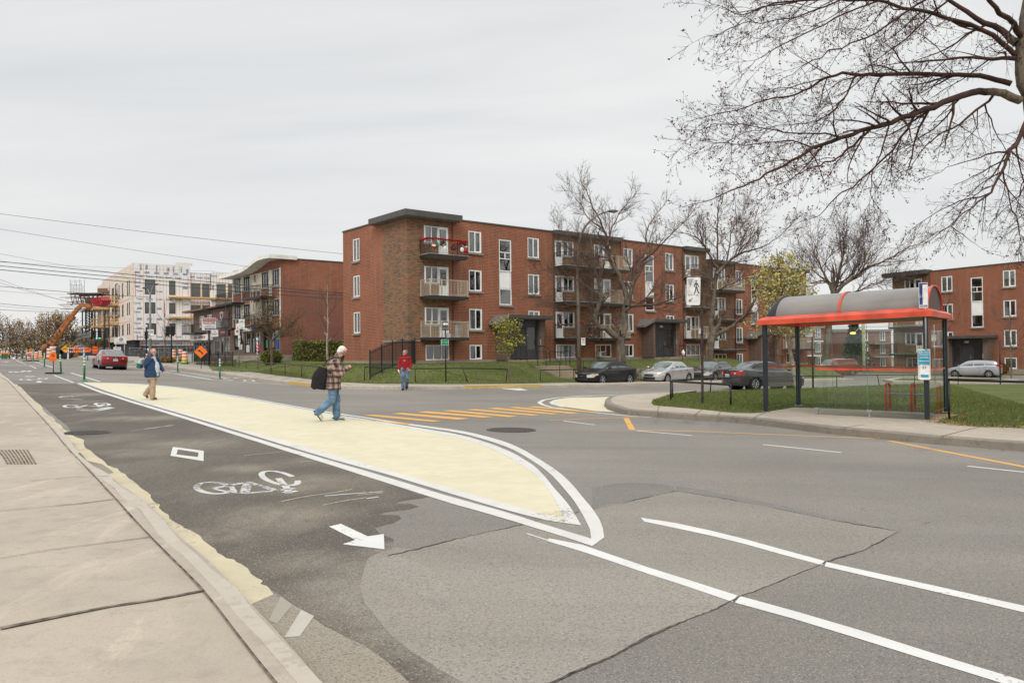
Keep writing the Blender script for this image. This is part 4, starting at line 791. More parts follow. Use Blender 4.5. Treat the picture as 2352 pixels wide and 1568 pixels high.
def stairs(label,org,rot,x0,x1,y0,n,z0,rise=.17,run=.32,top=.9,group=None,rail=True):
    t=thing('concrete_steps',label,'steps',(org[0],org[1],0),rot,group)
    m=MB()
    m.box(x0,x1,y0,y0+top,z0-1.,z0)
    for k in range(1,n): m.box(x0,x1,y0-run*k,y0-run*(k-1),z0-1.2,z0-rise*k)
    m.build('step_block',STEPC,t)
    if rail:
        for x in (x0+.06,x1-.06):
            r=MB(); a=(x,y0+top*.8,z0);b_=(x,y0,z0);c=(x,y0-run*(n-1),z0-rise*(n-1)+.0)
            r.tube([(a[0],a[1],a[2]+.95),(b_[0],b_[1],b_[2]+.95),(c[0],c[1],c[2]+.95)],.022,6)
            for p in (a,b_,c): r.tube([(p[0],p[1],p[2]-.05),(p[0],p[1],p[2]+.95)],.02,6)
            r.build('handrail',BLK,t)
    return t
W3=((6.84,8.31),(4.20,5.65),(1.56,3.0)); BS=(-.46,.55)
def col(t,wd=1.08,cs=(1,1,1),bc=0,bars=False):
    L_=[('w',t,t+wd,a,b,{'c':c}) for (a,b),c in zip(W3,cs)]+[('b',t,t+wd-.03,*BS,{'c':bc})]
    if bars: L_.append(('bars',t,t+wd,*BS))
    return L_
def stair(t): return [('s',t,t+1.1,5.70,7.95,{'c':1}),('n',t,t+1.1,4.5,5.70),('o',t,t+1.1,3.34,4.5)]
def units(t,wd=1.9,st='doorR',cs=(2,0,0),lv=(6.42,3.78,1.06)): return [('d',t,t+wd,z,z+{0:1.92,1:1.92,2:1.94}[i],{'st':st,'c':c}) for i,(z,c) in enumerate(zip(lv,cs))]
p1=[('L',6.45,7.45,6.6,8.2),('L',6.45,7.42,4.05,5.57),('L',6.45,7.42,1.48,2.98,{'c':0})]+units(1.29)+[('b',1.33,3.18,*BS)]+col(4.85,cs=(1,0,3))+stair(7.47)+col(10.1,cs=(1,3,1),bc=1,bars=True)
p1+=[('bal',.95,3.95,6.36,0,{'r':'black'}),('bal',.95,3.95,3.70,0,{}),('bal',.95,3.95,1.02,0,{}),('pipe',3.5,0,-.5,8.85),('band',.0,.93,.76,.88)]
b1=brickblock('apartment_building','four-storey red brick block at the corner, tan brick end under a grey overhanging roof','t' and 0,12.5,0,p1,left=True,rtan=[(0,3.2,.88)],ovh=[(-.55,3.85,-.75,4.1)])
m=MB(); m.box(-.05,0,-.05,3.15,.76,.88); m.build('stone_band',SILL,b1)
porch(b1,7.2,num='4280')
p2=units(12.75,1.93,'doorL',(2,3,0))+[('b',12.75,14.7,*BS),('bars',12.75,14.7,*BS)]+units(16.85,1.85,'doorR',(3,2,2))+[('b',16.85,18.65,*BS)]+col(20.2,cs=(1,1,4),bc=3)+stair(22.77)+col(25.35,cs=(1,3,1),bc=1)+units(27.98,1.9,'doorL',(1,1,2))+[('b',28,29.9,*BS,{'c':1})]
p2+=[('bal',12.62,16.2,6.36,0,{'r':'black'}),('bal',12.62,16.2,3.70,0,{'r':'black'}),('bal',12.62,16.2,1.02,0,{'r':'black'}),('bal',16.5,19.6,6.36,0,{'r':'beige'}),('bal',16.5,19.6,3.70,0,{'r':'beige'}),('bal',16.5,19.6,1.02,0,{}),('bal',27.7,30.9,6.36,0,{'r':'black'}),('bal',27.7,30.9,3.70,0,{'r':'black'}),('bal',27.7,30.9,1.02,0,{}),('pipe',12.56,0,-.5,8.85),('pipe',19.8,0,-.5,8.85),('pipe',27.6,0,-.5,8.85)]
b2=brickblock('apartment_building','long red brick block in mid-row with doubled balconies, behind the two big bare trees',12.502,31.0,0,p2,rtan=[(12.502,19.6,.88),(27.75,31.0,.88)],ovh=[(12.5,19.75,-.45,.3),(27.7,31.0,-.45,.3)])
porch(b2,22.3,num='4290')
ac=thing('air_conditioner','beige window air conditioner sticking out of a basement window beside boarded pane','air conditioner',(*TS(16.9,-.02),-.42),ROT)
m=MB(); m.box(0,.72,-.42,0,0,.42); m.build('casing',mat('ac_beige',(.55,.52,.46),.5),ac,bev=.01); m=MB(); m.box(.18,.66,-.425,-.421,.06,.36); [m.box(.18,.66,-.435,-.425,.07+k*.035,.085+k*.035) for k in range(9)]; m.build('grille',mat('ac_grille',(.16,.14,.13),.6),ac)
m=MB(); m.box(16.9,17.3,.05,.06,0.02,.53); m.build('plywood_board',mat('plywood',(.45,.31,.15),.8,0,.2,4),b2)
p3=units(31.95,1.8,'doorL',(2,1,2))+[('b',32,33.8,*BS)]+col(35.35,1.02,cs=(1,1,1),bc=1)+stair(37.86)+col(40.5,1.02)+units(43.6,1.9,'doorL',(2,1,1))+[('b',43.7,45.6,*BS)]
p3+=[('bal',31.6,35.1,6.3,0,{}),('bal',31.6,35.1,3.62,0,{'r':'black'}),('bal',31.6,35.1,.94,0,{'r':'black'}),('bal',43.1,46.9,6.3,0,{}),('bal',43.1,46.9,3.62,0,{'r':'black'}),('bal',43.1,46.9,.94,0,{}),('pipe',35.2,0,-.5,8.85),('pipe',42.9,0,-.5,8.85)]
b3=brickblock('apartment_building','farthest red brick block of the row, one step lower, behind the yellowing tree',31.002,47.6,.9,p3,rtan=[(31.002,34.9,.88),(43,47.6,.88)],ovh=[(31.0,35.0,-.45,.3),(43,47.6,-.45,.3)])
porch(b3,37.4,num='4296')
# steps and rails to the street
stairs('concrete steps with black rails climbing to the porch of the corner block',P0,ROT,7.4,9.6,-2.3,3,-.54,top=.75)
stairs('lower concrete steps cut through the lawn left of the street lamp',P0,ROT,7.3,9.5,-5.0,5,-.92,top=1.1)
stairs('concrete steps with black rails in front of the middle block entrance',P0,ROT,22.8,24.9,-2.4,5,-.55,top=.8)
stairs('concrete steps with black rails in front of the farthest block entrance',P0,ROT,38.0,40.0,-2.9,5,-1.55,top=1.2)
pt=thing('path_rail','black railing along the path between the two flights of steps','railing',(P0[0],P0[1],0),ROT)
m=MB(); rails(m,[(9.55,-2.9,-.85),(9.45,-4.6,-.98)],.9); m.build('rail',BLK,pt)
rw=thing('stone_wall','low dry stone retaining wall behind the parked silver sedan','retaining wall',(P0[0],P0[1],0),ROT)
m=MB(); rr=random.Random(3)
for r in range(3):
    x=11.5
    while x<16.5: l=.3+rr.random()*.5; m.box(x,x+l-.02,-7.45-rr.random()*.08,-7.0,-1.85+r*.22,-1.65+r*.22); x+=l
m.build('stones',mat('stone_wall',(.27,.22,.16),.9,0,.4,4,.4),rw)
# ---- the corner block's iron fence and the balcony decorations
fn=thing('iron_fence','tall black picket fence running up the lawn to the corner of the brick block','fence',(0,0,0))
fa=at(A3(255,1408),0,lawnz); fb_=Vector((*TS(-.25,-.9),lawnz(*TS(-.25,-.9)))); fc=Vector((*TS(.45,-.12),-.6)); m=MB(); k=0
for (a,b,n) in ((fa,fb_,4),(fb_,fc,1)):
    N=int((b-a).length/.11)
    for i in range(N+1):
        p=a.lerp(b,i/N); p.z=lawnz(p.x,p.y); q=p+Vector((0,0,1.5)); m.tube([p+Vector((0,0,.08)),q+Vector((0,0,.04))],.013,5)
    for zz in (.14,1.4): m.tube([Vector((*a.lerp(b,i/6)[:2],lawnz(*a.lerp(b,i/6)[:2])+zz)) for i in range(7)],.018,6)
m.build('pickets',BLK,fn)
for i in range(5):
    p=fa.lerp(fb_,i/4); m=MB(); z_=lawnz(p.x,p.y); m.box(p.x-.035,p.x+.035,p.y-.035,p.y+.035,z_-.1,z_+1.62); m.build('post',BLK,fn)
m=MB(); m.box(fc.x-.035,fc.x+.035,fc.y-.035,fc.y+.035,-.7,1.0); m.build('post',BLK,fn)
TINS=leafmat('tinsel_red',[(.35,.01,.01),(.55,.02,.02),(.22,.005,.008)]); TING=leafmat('tinsel_green',[(.01,.06,.02),(.02,.12,.04),(.35,.02,.02),(.5,.5,.5)])
def garland(label,pts,rad,mt,n=240):
    t=thing('garland',label,'garland',pts[0]); P=[Vector(p)-Vector(pts[0]) for p in pts]; V=[]; d=[0]
    for a,b in zip(P[:-1],P[1:]): d.append(d[-1]+(b-a).length)
    for i in range(n):
        u=i/n*d[-1]; k=max(j for j in range(len(d)-1) if d[j]<=u); a=P[k].lerp(P[k+1],(u-d[k])/max(1e-6,d[k+1]-d[k])); a.z-=.03*abs(math.sin(u*6))
        for _ in range(2):
            c=a+Vector(rng.normal(0,rad*.45,3)); s=rad*.5; e=Vector(rng.normal(0,1,3)).normalized()*s; f=Vector(rng.normal(0,1,3)).normalized()*s; V+=[c-e,c-f,c+e,c+f]
    rawmesh('tinsel',[tuple(v) for v in V],np.arange(len(V)).reshape(-1,4),mt,t); return t
def lp(t,s,z): x,y=TS(t,s); return (x,y,z)
garland('red tinsel garland wound on the top balcony rail of the corner block',[lp(.99,-.05,7.36),lp(.99,-1.16,7.36),lp(3.91,-1.16,7.33),lp(3.91,-.05,7.36)],.09,TINS,300)
garland('red and green garland on the top rail of the decorated first-floor balcony',[lp(12.66,-.1,2.02),lp(12.66,-1.17,2.02),lp(16.16,-1.17,2.02),lp(16.16,-.1,2.02)],.08,TING,220)
garland('red and green garland along the floor edge of the decorated first-floor balcony',[lp(12.66,-1.26,1.1),lp(16.16,-1.26,1.1)],.08,TING,150)
wr=thing('wreath','green wreath with red bows hung on the first-floor balcony rail','wreath',lp(15.1,-1.2,1.55),ROT); V=[]
for i in range(260):
    a=rng.random()*2*PI; c=Vector((.3*math.cos(a),-.03,.38*math.sin(a)))+Vector(rng.normal(0,.035,3)); e=Vector(rng.normal(0,.03,3)); f=Vector(rng.normal(0,.03,3)); V+=[c-e,c-f,c+e,c+f]
rawmesh('leaves',[tuple(v) for v in V],np.arange(len(V)).reshape(-1,4),TING,wr)
Wd=mat('ornament_white',(.8,.8,.8),.6); Rd=mat('ornament_red',(.45,.01,.015),.5); Bd=mat('ornament_black',(.012,.012,.014),.6); Yd=mat('ornament_gold',(.55,.42,.08),.5); Gd=mat('ornament_green',(.01,.16,.05),.6); Od=mat('ornament_orange',(.7,.2,.02),.6)
def orn(label,t,z,parts,s=-1.22,tilt=0):
    o=thing('balcony_ornament',label,'ornament',lp(t,s,z),ROT); o.rotation_euler=(0,tilt,ROT)
    for nm,mt_,sh in parts:
        m=MB()
        for q in sh:
            if q[0]=='e': m.ell((q[1],-.02,q[2]),(q[3],.03,q[4]),12,8)
            else: m.box(q[1],q[2],-.05,-.0,q[3],q[4])
        m.build(nm,mt_,o,smooth=any(q[0]=='e' for q in sh))
orn('round red ornament with a white band at the left end of the top balcony',1.22,6.88,[('ball',Rd,[('e',0,0,.13,.24)]),('band',Wd,[('b',-.13,.13,-.06,.06)])])
orn('green tinsel bell shape beside the red ornament on the top balcony',1.42,6.95,[('bell',Gd,[('e',0,.1,.1,.12),('b',-.05,.05,-.2,.02)])])
for lab,t,tl in (('snowman face in a black top hat leaning left on the top balcony',2.05,-.45),('snowman face in a black top hat at the right end of the top balcony',3.5,.5)):
    orn(lab,t,6.88,[('face',Wd,[('e',0,-.12,.15,.17)]),('hat',Bd,[('b',-.19,.19,.03,.08),('b',-.12,.12,.14,.36)]),('hat_band',Yd,[('b',-.13,.13,.081,.139)])],tilt=tl)
orn('black and white penguin ornament in a red cap, middle of the top balcony',2.75,6.82,[('body',Bd,[('e',0,0,.17,.22),('e',0,.22,.1,.1),('e',-.2,-.02,.07,.04),('e',.2,-.02,.07,.04)]),('belly',Wd,[('e',0,-.0,.11,.16)]),('cap',Rd,[('e',0,.31,.1,.06)]),('scarf',Rd,[('b',-.03,.03,-.05,.12)]),('feet',Od,[('e',-.08,-.22,.06,.03),('e',.08,-.22,.06,.03)])])
orn('striped red stocking hanging under the right end of the top balcony rail',3.75,6.8,[('stocking',Rd,[('b',-.09,.09,-.22,.15),('e',.05,-.2,.12,.07)]),('cuff',Wd,[('b',-.1,.1,.151,.22)])])
cb2=thing('cooler_box','grey steel bin standing on the lowest corner balcony','bin',lp(3.3,-.8,1.04),ROT); m=MB(); m.tube([(0,0,0),(0,0,.8)],.17,14); m.build('body',GREYM,cb2,smooth=None); m=MB(); m.tube([(0,0,.8),(0,0,.84)],.18,14); m.build('lid',BLK,cb2)
ch=thing('patio_chair','white plastic chair on a beige first-floor balcony of the middle block','chair',lp(17.6,-.6,1.04),ROT)
m=MB(); m.box(-.25,.25,-.25,.25,.4,.44); m.build('seat',WHT,ch); m=MB(); m.box(-.25,.25,.22,.26,.44,.9); m.build('backrest',WHT,ch)
for x,y in ((-.22,-.22),(.22,-.22),(-.22,.22),(.22,.22)): m=MB(); m.bar((x,y,0),(x,y,.4),.04); m.build('leg',WHT,ch)
c2=copytree(ch); c2.location=lp(29.5,-.6,1.04); c2['label']='white plastic chair on the first-floor balcony left of the second bare tree'
# ================================================================ people
SKIN=mat('skin',(.50,.26,.18),.55,0,.06,9); SKIN2=mat('skin_ruddy',(.56,.29,.21),.5,0,.06,9)
def cloth(name,c,s=14,b=.35): return mat(name,c,.9,0,.10,s,b,bs=45)
PEND=[]
def blob(name,shapes,mt,parent,vox=.012,it=4,fac=.6,disp=0):
    m=MB()
    for s in shapes:
        if s[0]=='t': m.tube(s[1],s[2],12,ell=s[3] if len(s)>3 else 1.,up=s[4] if len(s)>4 else None); [m.ell(s[1][k],(s[2][k]*.98,)*3,10,8) for k in (0,-1)] if len(s)<=3 or s[3]==1. else None
        elif s[0]=='e': m.ell(s[1],s[2],14,10,s[3] if len(s)>3 else None)
    me=bpy.data.meshes.new(name); me.from_pydata(m.v,[],m.f); bm=bmesh.new(); bm.from_mesh(me); bmesh.ops.recalc_face_normals(bm,faces=bm.faces); bm.to_mesh(me); bm.free()
    o=bpy.data.objects.new(name,me); COL.objects.link(o); o.parent=parent; r=o.modifiers.new('r','REMESH'); r.mode='VOXEL'; r.voxel_size=vox; r.use_smooth_shade=True
    s_=o.modifiers.new('s','SMOOTH'); s_.iterations=it; s_.factor=fac; PEND.append((o,mt,disp)); return o
def finish_blobs():
    # one evaluation turns every remeshed body and garment into plain mesh data
    dg=bpy.context.evaluated_depsgraph_get(); R=[bpy.data.meshes.new_from_object(o.evaluated_get(dg)) for o,_,_ in PEND]
    for (o,mt,disp),n in zip(PEND,R):
        o.modifiers.clear(); o.data=n
        if disp:
            for v in n.vertices: d=mnoise.noise(Vector((v.co.x*9,v.co.y*9,v.co.z*16)))*disp+mnoise.noise(v.co*28)*disp*.35; v.co+=v.normal*d
        n.materials.clear(); n.materials.append(mt); boxuv(n)
V3=Vector
def lerp3(a,b,t): return V3(a).lerp(V3(b),t)
def hand(J,w,d,up,open_=.5,side=1):
    # palm, four curled fingers of different lengths and a thumb from the side of the palm
    d=V3(d).normalized(); u=(V3(up)-d*V3(up).dot(d)).normalized(); s=d.cross(u)*side; w=V3(w); S=[('t',[w-d*.02,w+d*.05,w+d*.085],[.024,.034,.03],.55,tuple(s))]
    for k,(o,l) in enumerate(((.030,.068),(.010,.078),(-.010,.072),(-.028,.056))):
        b=w+d*.085+s*o; c1=b+(d*(1-open_*.5)-u*open_*.6)*l*.5; c2=c1+(d*(.5-open_)-u*(.5+open_*.4))*l*.4; S.append(('t',[b-d*.02,b,c1,c2],[.0105,.0105,.0095,.008]))
    b=w+d*.03+s*.03; S.append(('t',[b,b+(d*.5+s*.7-u*.2)*.035,b+(d*.9+s*.4-u*.5)*.065],[.013,.012,.0095])); return S
def shoe(ank,toe,z=None,w=.048):
    a,t=V3(ank),V3(toe); f=(t-a); f_=V3((f.x,f.y,f.z)); l=f_.normalized(); heel=a-l*.06+V3((0,0,-.035)); return [('t',[heel,a.lerp(t,.35)-V3((0,0,.02)),t.lerp(a,.18),t],[w*.95,w*1.05,w*.95,w*.55],.9),('e',a,(w*.95,w*.9,w*1.1))]
def person(label,pos,th,k,J,st,vox=.012,cat='person'):
    t=thing('person',label,cat,pos,math.radians(th)); t.scale=(k,k,k); g=lambda n:V3(J[n])
    P,C,N,H=g('pelvis'),g('chest'),g('neck'),g('head'); hf=V3(J.get('look',(1,0,-.1))).normalized(); hl=V3((0,0,1)).cross(hf).normalized(); hu=hf.cross(hl)
    HM=Matrix(((hf.x,hl.x,hu.x,H.x),(hf.y,hl.y,hu.y,H.y),(hf.z,hl.z,hu.z,H.z),(0,0,0,1)))
    fat=st.get('fat',1.); S=[('t',[P,lerp3(P,C,.5),C,N],[.10,.11,.12,.055]),('t',[N-V3((0,0,.05)),N.lerp(H,.55)],[.058,.055]),('e',(0,0,.018),(.098,.076,.105),HM),('e',(.03,0,-.055),(.062,.054,.062),HM),('e',(.098,0,-.015),(.019,.013,.02),HM),('e',(.088,0,-.085),(.02,.028,.018),HM)]
    for sg in (1,-1): S.append(('e',(-.008,.078*sg,-.01),(.022,.010,.033),HM))
    for s in 'LR':
        sh,el,wr=g('sh'+s),g('el'+s),g('wr'+s); S.append(('t',[C+V3((0,0,.08)),sh,el,el.lerp(wr,.5),wr],[.05,.05,.042,.036,.027])); d=(wr-el).normalized(); S+=hand(None,wr,d+V3(J.get('hd'+s,(0,0,0))),J.get('hu'+s,(0,0,1)),J.get('op'+s,.5),1 if s=='R' else -1)
        hp,kn,an=g('hip'+s),g('kn'+s),g('an'+s); S.append(('t',[P,hp,kn,an],[.08,.075,.055,.042]))
    blob('body',S,st['skin'],t,min(vox,.010) if vox<.02 else vox,2,.5)
    e=MB(); 
    for sg in (1,-1): e.ell((.088,.03*sg,.012),(.012,.014,.010),8,6,HM)
    e.build('eyes',mat('eye_dark',(.03,.025,.02),.2),t,smooth=True)
    m_=MB(); m_.ell((.098,0,-.058),(.012,.022,.005),8,6,HM); m_.build('mouth',mat('lips',(.28,.09,.07),.6),t,smooth=True)
    if st.get('hair'): blob('hair',[('e',q[0],q[1],HM) for q in st['hair'][1]],st['hair'][0],t,.012,2,.5,.006)
    # trousers
    wl=st.get('leg',(.115,.10,.075,.070)); T=[('t',[P+V3((0,0,.05)),P-V3((0,0,.06))],[.155*fat,.15*fat],.82,(0,1,0))]
    for s in 'LR':
        hp,kn,an=g('hip'+s),g('kn'+s),g('an'+s); T.append(('t',[hp+V3((0,0,.06)),hp.lerp(kn,.45),kn,kn.lerp(an,.5),an.lerp(kn,-.06)],[wl[0]*fat,wl[1]*fat**.5,wl[2]*1.05,wl[2],wl[3]]))
    blob('trousers',T,st['pants'],t,vox,3,.5,.017)
    for s in 'LR': blob('shoe',shoe(g('an'+s),g('toe'+s)),st['shoe'],t,vox,2,.4)
    for s in 'LR':
        if st.get('sole'):
            a,b=g('an'+s),g('toe'+s); l=(b-a).normalized(); q=MB(); dn=l.cross(V3((0,1,0))); dn=dn if dn.z<0 else -dn; q.tube([a-l*.08+dn*.075,a.lerp(b,.4)+dn*.05,b+l*.02+dn*.035],[.045,.048,.03],10,ell=.25,up=(0,1,0)); q.build('sole',st['sole'],t,smooth=True)
    # coat / jacket
    tw=st.get('tw',(.20,.205,.21,.185)); hz=st['hem']; Q=[('t',[V3((P.x,P.y,hz)),P.lerp(C,.05),P.lerp(C,.55),C,C+V3((0,0,.10)),N+V3((-.01,0,.0))],[tw[0],tw[1],tw[2],tw[3],.165,.075],st.get('depth',.72),(0,1,0))]
    if st.get('belly'): Q.append(('e',P.lerp(C,.45)+V3((.09,0,0)),(.17,.16,.21)))
    for s in 'LR':
        sh,el,wr=g('sh'+s),g('el'+s),g('wr'+s); aw=st.get('arm',(.075,.070,.058,.05)); Q.append(('t',[C+(sh-C)*.6+V3((0,0,.0)),sh,sh.lerp(el,.5),el,el.lerp(wr,.5),wr],[aw[0]*1.1,aw[0],aw[1],aw[1],aw[2],aw[3]]))
    if st.get('collar'): Q.append(('t',[N-V3((0,0,.04)),N+V3((.01,0,.035))],[.085,.075]))
    blob('jacket',Q,st['coat'],t,vox,4,.55,st.get('fold',.017))
    return t,HM
def mk_plaid():
    m,n,L,b=newmat('plaid_wool'); b.inputs['Roughness'].default_value=.95; b.inputs['Specular IOR Level'].default_value=.1
    tc=n.new('ShaderNodeTexCoord'); sep=n.new('ShaderNodeSeparateXYZ'); L.new(tc.outputs['Object'],sep.inputs[0])
    sm_=n.new('ShaderNodeMath'); sm_.operation='ADD'; L.new(sep.outputs[0],sm_.inputs[0]); L.new(sep.outputs[1],sm_.inputs[1])
    def band(src,f,ph,w_):
        a=n.new('ShaderNodeMath'); a.operation='MULTIPLY_ADD'; L.new(src,a.inputs[0]); a.inputs[1].default_value=f; a.inputs[2].default_value=ph+20; r=n.new('ShaderNodeMath'); r.operation='FRACT'; L.new(a.outputs[0],r.inputs[0]); c=n.new('ShaderNodeMath'); c.operation='LESS_THAN'; L.new(r.outputs[0],c.inputs[0]); c.inputs[1].default_value=w_; return c.outputs[0]
    u,z=sm_.outputs[0],sep.outputs[2]; col=(.36,.26,.215)
    hf=lambda x,v:(lambda q:(setattr(q,'operation','MULTIPLY'),L.new(x,q.inputs[0]),setattr(q.inputs[1],'default_value',v),q.outputs[0])[3])(n.new('ShaderNodeMath'))
    col=mixc(n,L,hf(band(u,7.2,0,.42),.78),col,(.10,.07,.055)); col=mixc(n,L,hf(band(z,7.2,.1,.42),.78),col,(.10,.07,.055))
    col=mixc(n,L,hf(band(u,7.2,-.16,.10),.75),col,(.012,.009,.012)); col=mixc(n,L,hf(band(z,7.2,-.06,.10),.75),col,(.012,.009,.012)); col=mixc(n,L,hf(band(u,7.2,.42,.05),.5),col,(.55,.42,.38)); col=mixc(n,L,hf(band(z,7.2,.52,.05),.5),col,(.55,.42,.38))
    L.new(col,b.inputs['Base Color']); bumpn(n,L,b,nzt(n,L,tc.outputs['Object'],40,3),.4,.01); return m
JW=mat('jeans_light_blue',(.13,.225,.33),.9,0,.22,7,.5,bs=30); JB=mat('jeans_mid_blue',(.14,.20,.28),.9,0,.35,8,.5,bs=30); KH=cloth('khaki_cotton',(.42,.31,.215)); NVY=cloth('navy_shell',(.022,.052,.115)); RDF=cloth('red_fleece',(.30,.008,.014)); SNK=mat('white_sneaker',(.62,.60,.57),.6,0,.25,22); BSH=cloth('black_shoe',(.012,.012,.014)); BRS=cloth('brown_shoe',(.13,.08,.055)); SOL=mat('dark_sole',(.035,.033,.033),.8)
WHH=mat('white_hair',(.78,.76,.68),.8,0,.12,30,.5); GRH=mat('grey_hair',(.20,.19,.18),.8,0,.15,30,.5); DKH=mat('dark_hair',(.025,.018,.015),.8,0,.15,30,.5)
hair_full=[((-.026,0,.038),(.097,.083,.092)),((-.062,0,-.02),(.05,.07,.07)),((.03,0,.082),(.05,.058,.032))]
# -- man in the plaid jacket, walking with his head bowed over his hands
J=dict(pelvis=(0,0,.90),chest=(.05,0,1.26),neck=(.115,0,1.43),head=(.215,.0,1.545),look=(.8,.12,-.56),shL=(.08,.19,1.35),elL=(.17,.23,1.05),wrL=(.33,.08,1.19),shR=(.06,-.19,1.35),elR=(.12,-.26,1.03),wrR=(.30,-.12,1.18),huL=(0,0,1),huR=(0,0,1),opL=.9,opR=.9,hipL=(.01,.09,.87),knL=(.10,.10,.47),anL=(.10,.10,.10),toeL=(.28,.10,.045),hipR=(-.01,-.09,.87),knR=(-.04,-.10,.46),anR=(-.34,-.10,.22),toeR=(-.25,-.10,.045))
pz=at((770,966)); tm,HM=person('white-haired man in a brown plaid jacket and light jeans, walking with head bowed',(pz.x-.05,pz.y-.02,gz(pz.x,pz.y)+.003),24,1.045,J,dict(skin=SKIN2,hair=(WHH,hair_full),coat=mk_plaid(),pants=JW,shoe=SNK,sole=SOL,hem=.70,tw=(.235,.225,.22,.20),collar=1,arm=(.088,.082,.070,.058),leg=(.115,.105,.085,.082),depth=.78),vox=.011)
m=MB(); m.use(BLK)
for sg in (1,-1): m.tube([HM@V3((.10,.02*sg,.012)),HM@V3((.10,.058*sg,.012)),HM@V3((.0,.082*sg,.018))],.0035,5)
m.build('glasses',None,tm); m=MB(); m.ell((.075,0,-.075),(.045,.058,.04),10,8,HM); m.tube([HM@V3((.06,-.055,-.07)),HM@V3((-.01,-.085,-.0))],.004,5); m.build('face_mask',BLK,tm,smooth=True)
def bagmesh(par,name,pts,mt,th,vox=.014): return blob(name,pts,mt,par,vox,5,.6,.012)
a24=math.radians(24); loc=lambda f,l,z,th,p,k=1: V3((p[0]+k*(f*math.cos(th)-l*math.sin(th)),p[1]+k*(f*math.sin(th)+l*math.cos(th)),p[2]+k*z))
mp_=tuple(tm.location); BG=thing('shoulder_bag','large black fabric bag hanging from the shoulder of the man in plaid','bag',loc(-.29,-.06,1.0,a24,mp_),a24); BGM=cloth('black_bag_cloth',(.010,.010,.011),8,.5)
blob('bag_body',[('t',[(.06,0,.26),(.0,0,.05),(-.07,.0,-.24)],[.10,.185,.17],.55,(1,0,0)),('t',[(.10,0,.16),(.06,0,-.15)],[.08,.09],.7,(1,0,0)),('t',[(-.10,0,-.02),(-.14,0,-.2)],[.05,.06])],BGM,BG,.012,4,.5,.012)
m=MB(); m.tube([(.07,.0,.28),(.16,-.03,.42),(.30,-.10,.50),(.38,-.14,.48),(.44,-.10,.38)],[.012]*5,6,ell=.5); m.build('strap',BGM,BG)
PH=thing('phone','small dark phone held in both hands by the man in plaid','phone',loc(.40,-.02,1.2,a24,mp_),a24); m=MB(); m.box(-.035,.035,-.045,.045,-.006,.006); m.build('case',BLK,PH,bev=.002)
# -- bald man in the navy jacket
J=dict(pelvis=(0,0,.90),chest=(.0,0,1.27),neck=(.03,0,1.47),head=(.07,0,1.60),look=(.93,-.34,-.05),shL=(.02,.21,1.37),elL=(.10,.27,1.13),wrL=(.27,.22,.97),shR=(.0,-.21,1.37),elR=(-.05,-.30,1.13),wrR=(.10,-.17,1.37),huR=(0,0,1),opR=.9,opL=.4,hipL=(.0,.09,.87),knL=(.0,.09,.48),anL=(-.24,.10,.19),toeL=(-.16,.10,.04),hipR=(.02,-.09,.87),knR=(.10,-.09,.47),anR=(.10,-.10,.10),toeR=(.28,-.12,.045))
J.update(anL=(-.32,.10,.20),toeL=(-.25,.10,.045),knL=(-.04,.09,.46))
pz=at((356,918)); tb,HM=person('bald man with glasses in a navy jacket and khaki cargo trousers on the painted island',(pz.x-.1,pz.y,gz(pz.x,pz.y)+.003),-14,1.0,J,dict(skin=SKIN2,coat=NVY,pants=KH,shoe=BRS,hem=.76,fat=1.12,tw=(.255,.255,.25,.21),arm=(.090,.085,.070,.055),leg=(.12,.115,.095,.09),depth=.86,collar=1),vox=.013)
blob('shirt',[('e',(.145,.02,1.06),(.12,.12,.24)),('e',(.11,.02,.84),(.12,.11,.10)),('t',[(.08,0,1.3),(.06,0,1.44)],[.085,.07])],cloth('shirt_pale_blue',(.52,.58,.62)),tb,.013,4,.5)
m=MB(); m.use(CHR)
for sg in (1,-1): m.tube([HM@V3((.10,.012*sg,.012)),HM@V3((.102,.035*sg,.024)),HM@V3((.098,.055*sg,.01)),HM@V3((.10,.035*sg,-.01)),HM@V3((.10,.012*sg,.012))],.0028,5); m.tube([HM@V3((.095,.056*sg,.015)),HM@V3((.0,.082*sg,.018))],.0028,5)
m.build('glasses',None,tb)
for z,w_ in ((.66,.10),(.60,.08)): m=MB(); m.bar((.03-w_/2,-.215,z),(.03+w_,-.215,z),.006,.014); m.build('pocket_zip',BLK,tb)
am=math.radians(-14); mp_=tuple(tb.location); BP=thing('backpack','white and teal backpack slung over the back of the bald man','backpack',loc(-.32,-.12,1.22,am,mp_),am)
blob('pack_upper',[('t',[(.05,0,.17),(-.02,0,.0)],[.09,.13],.7,(0,1,0))],cloth('pack_white',(.50,.53,.52)),BP,.013,4,.5); blob('pack_lower',[('t',[(-.03,0,.0),(-.07,0,-.14)],[.135,.12],.75,(0,1,0))],cloth('pack_teal',(.03,.17,.18)),BP,.013,4,.5); m=MB(); m.tube([(.05,-.02,.2),(.15,-.05,.30),(.30,-.06,.26),(.40,-.05,.16)],.014,6); m.build('strap',BLK,BP)
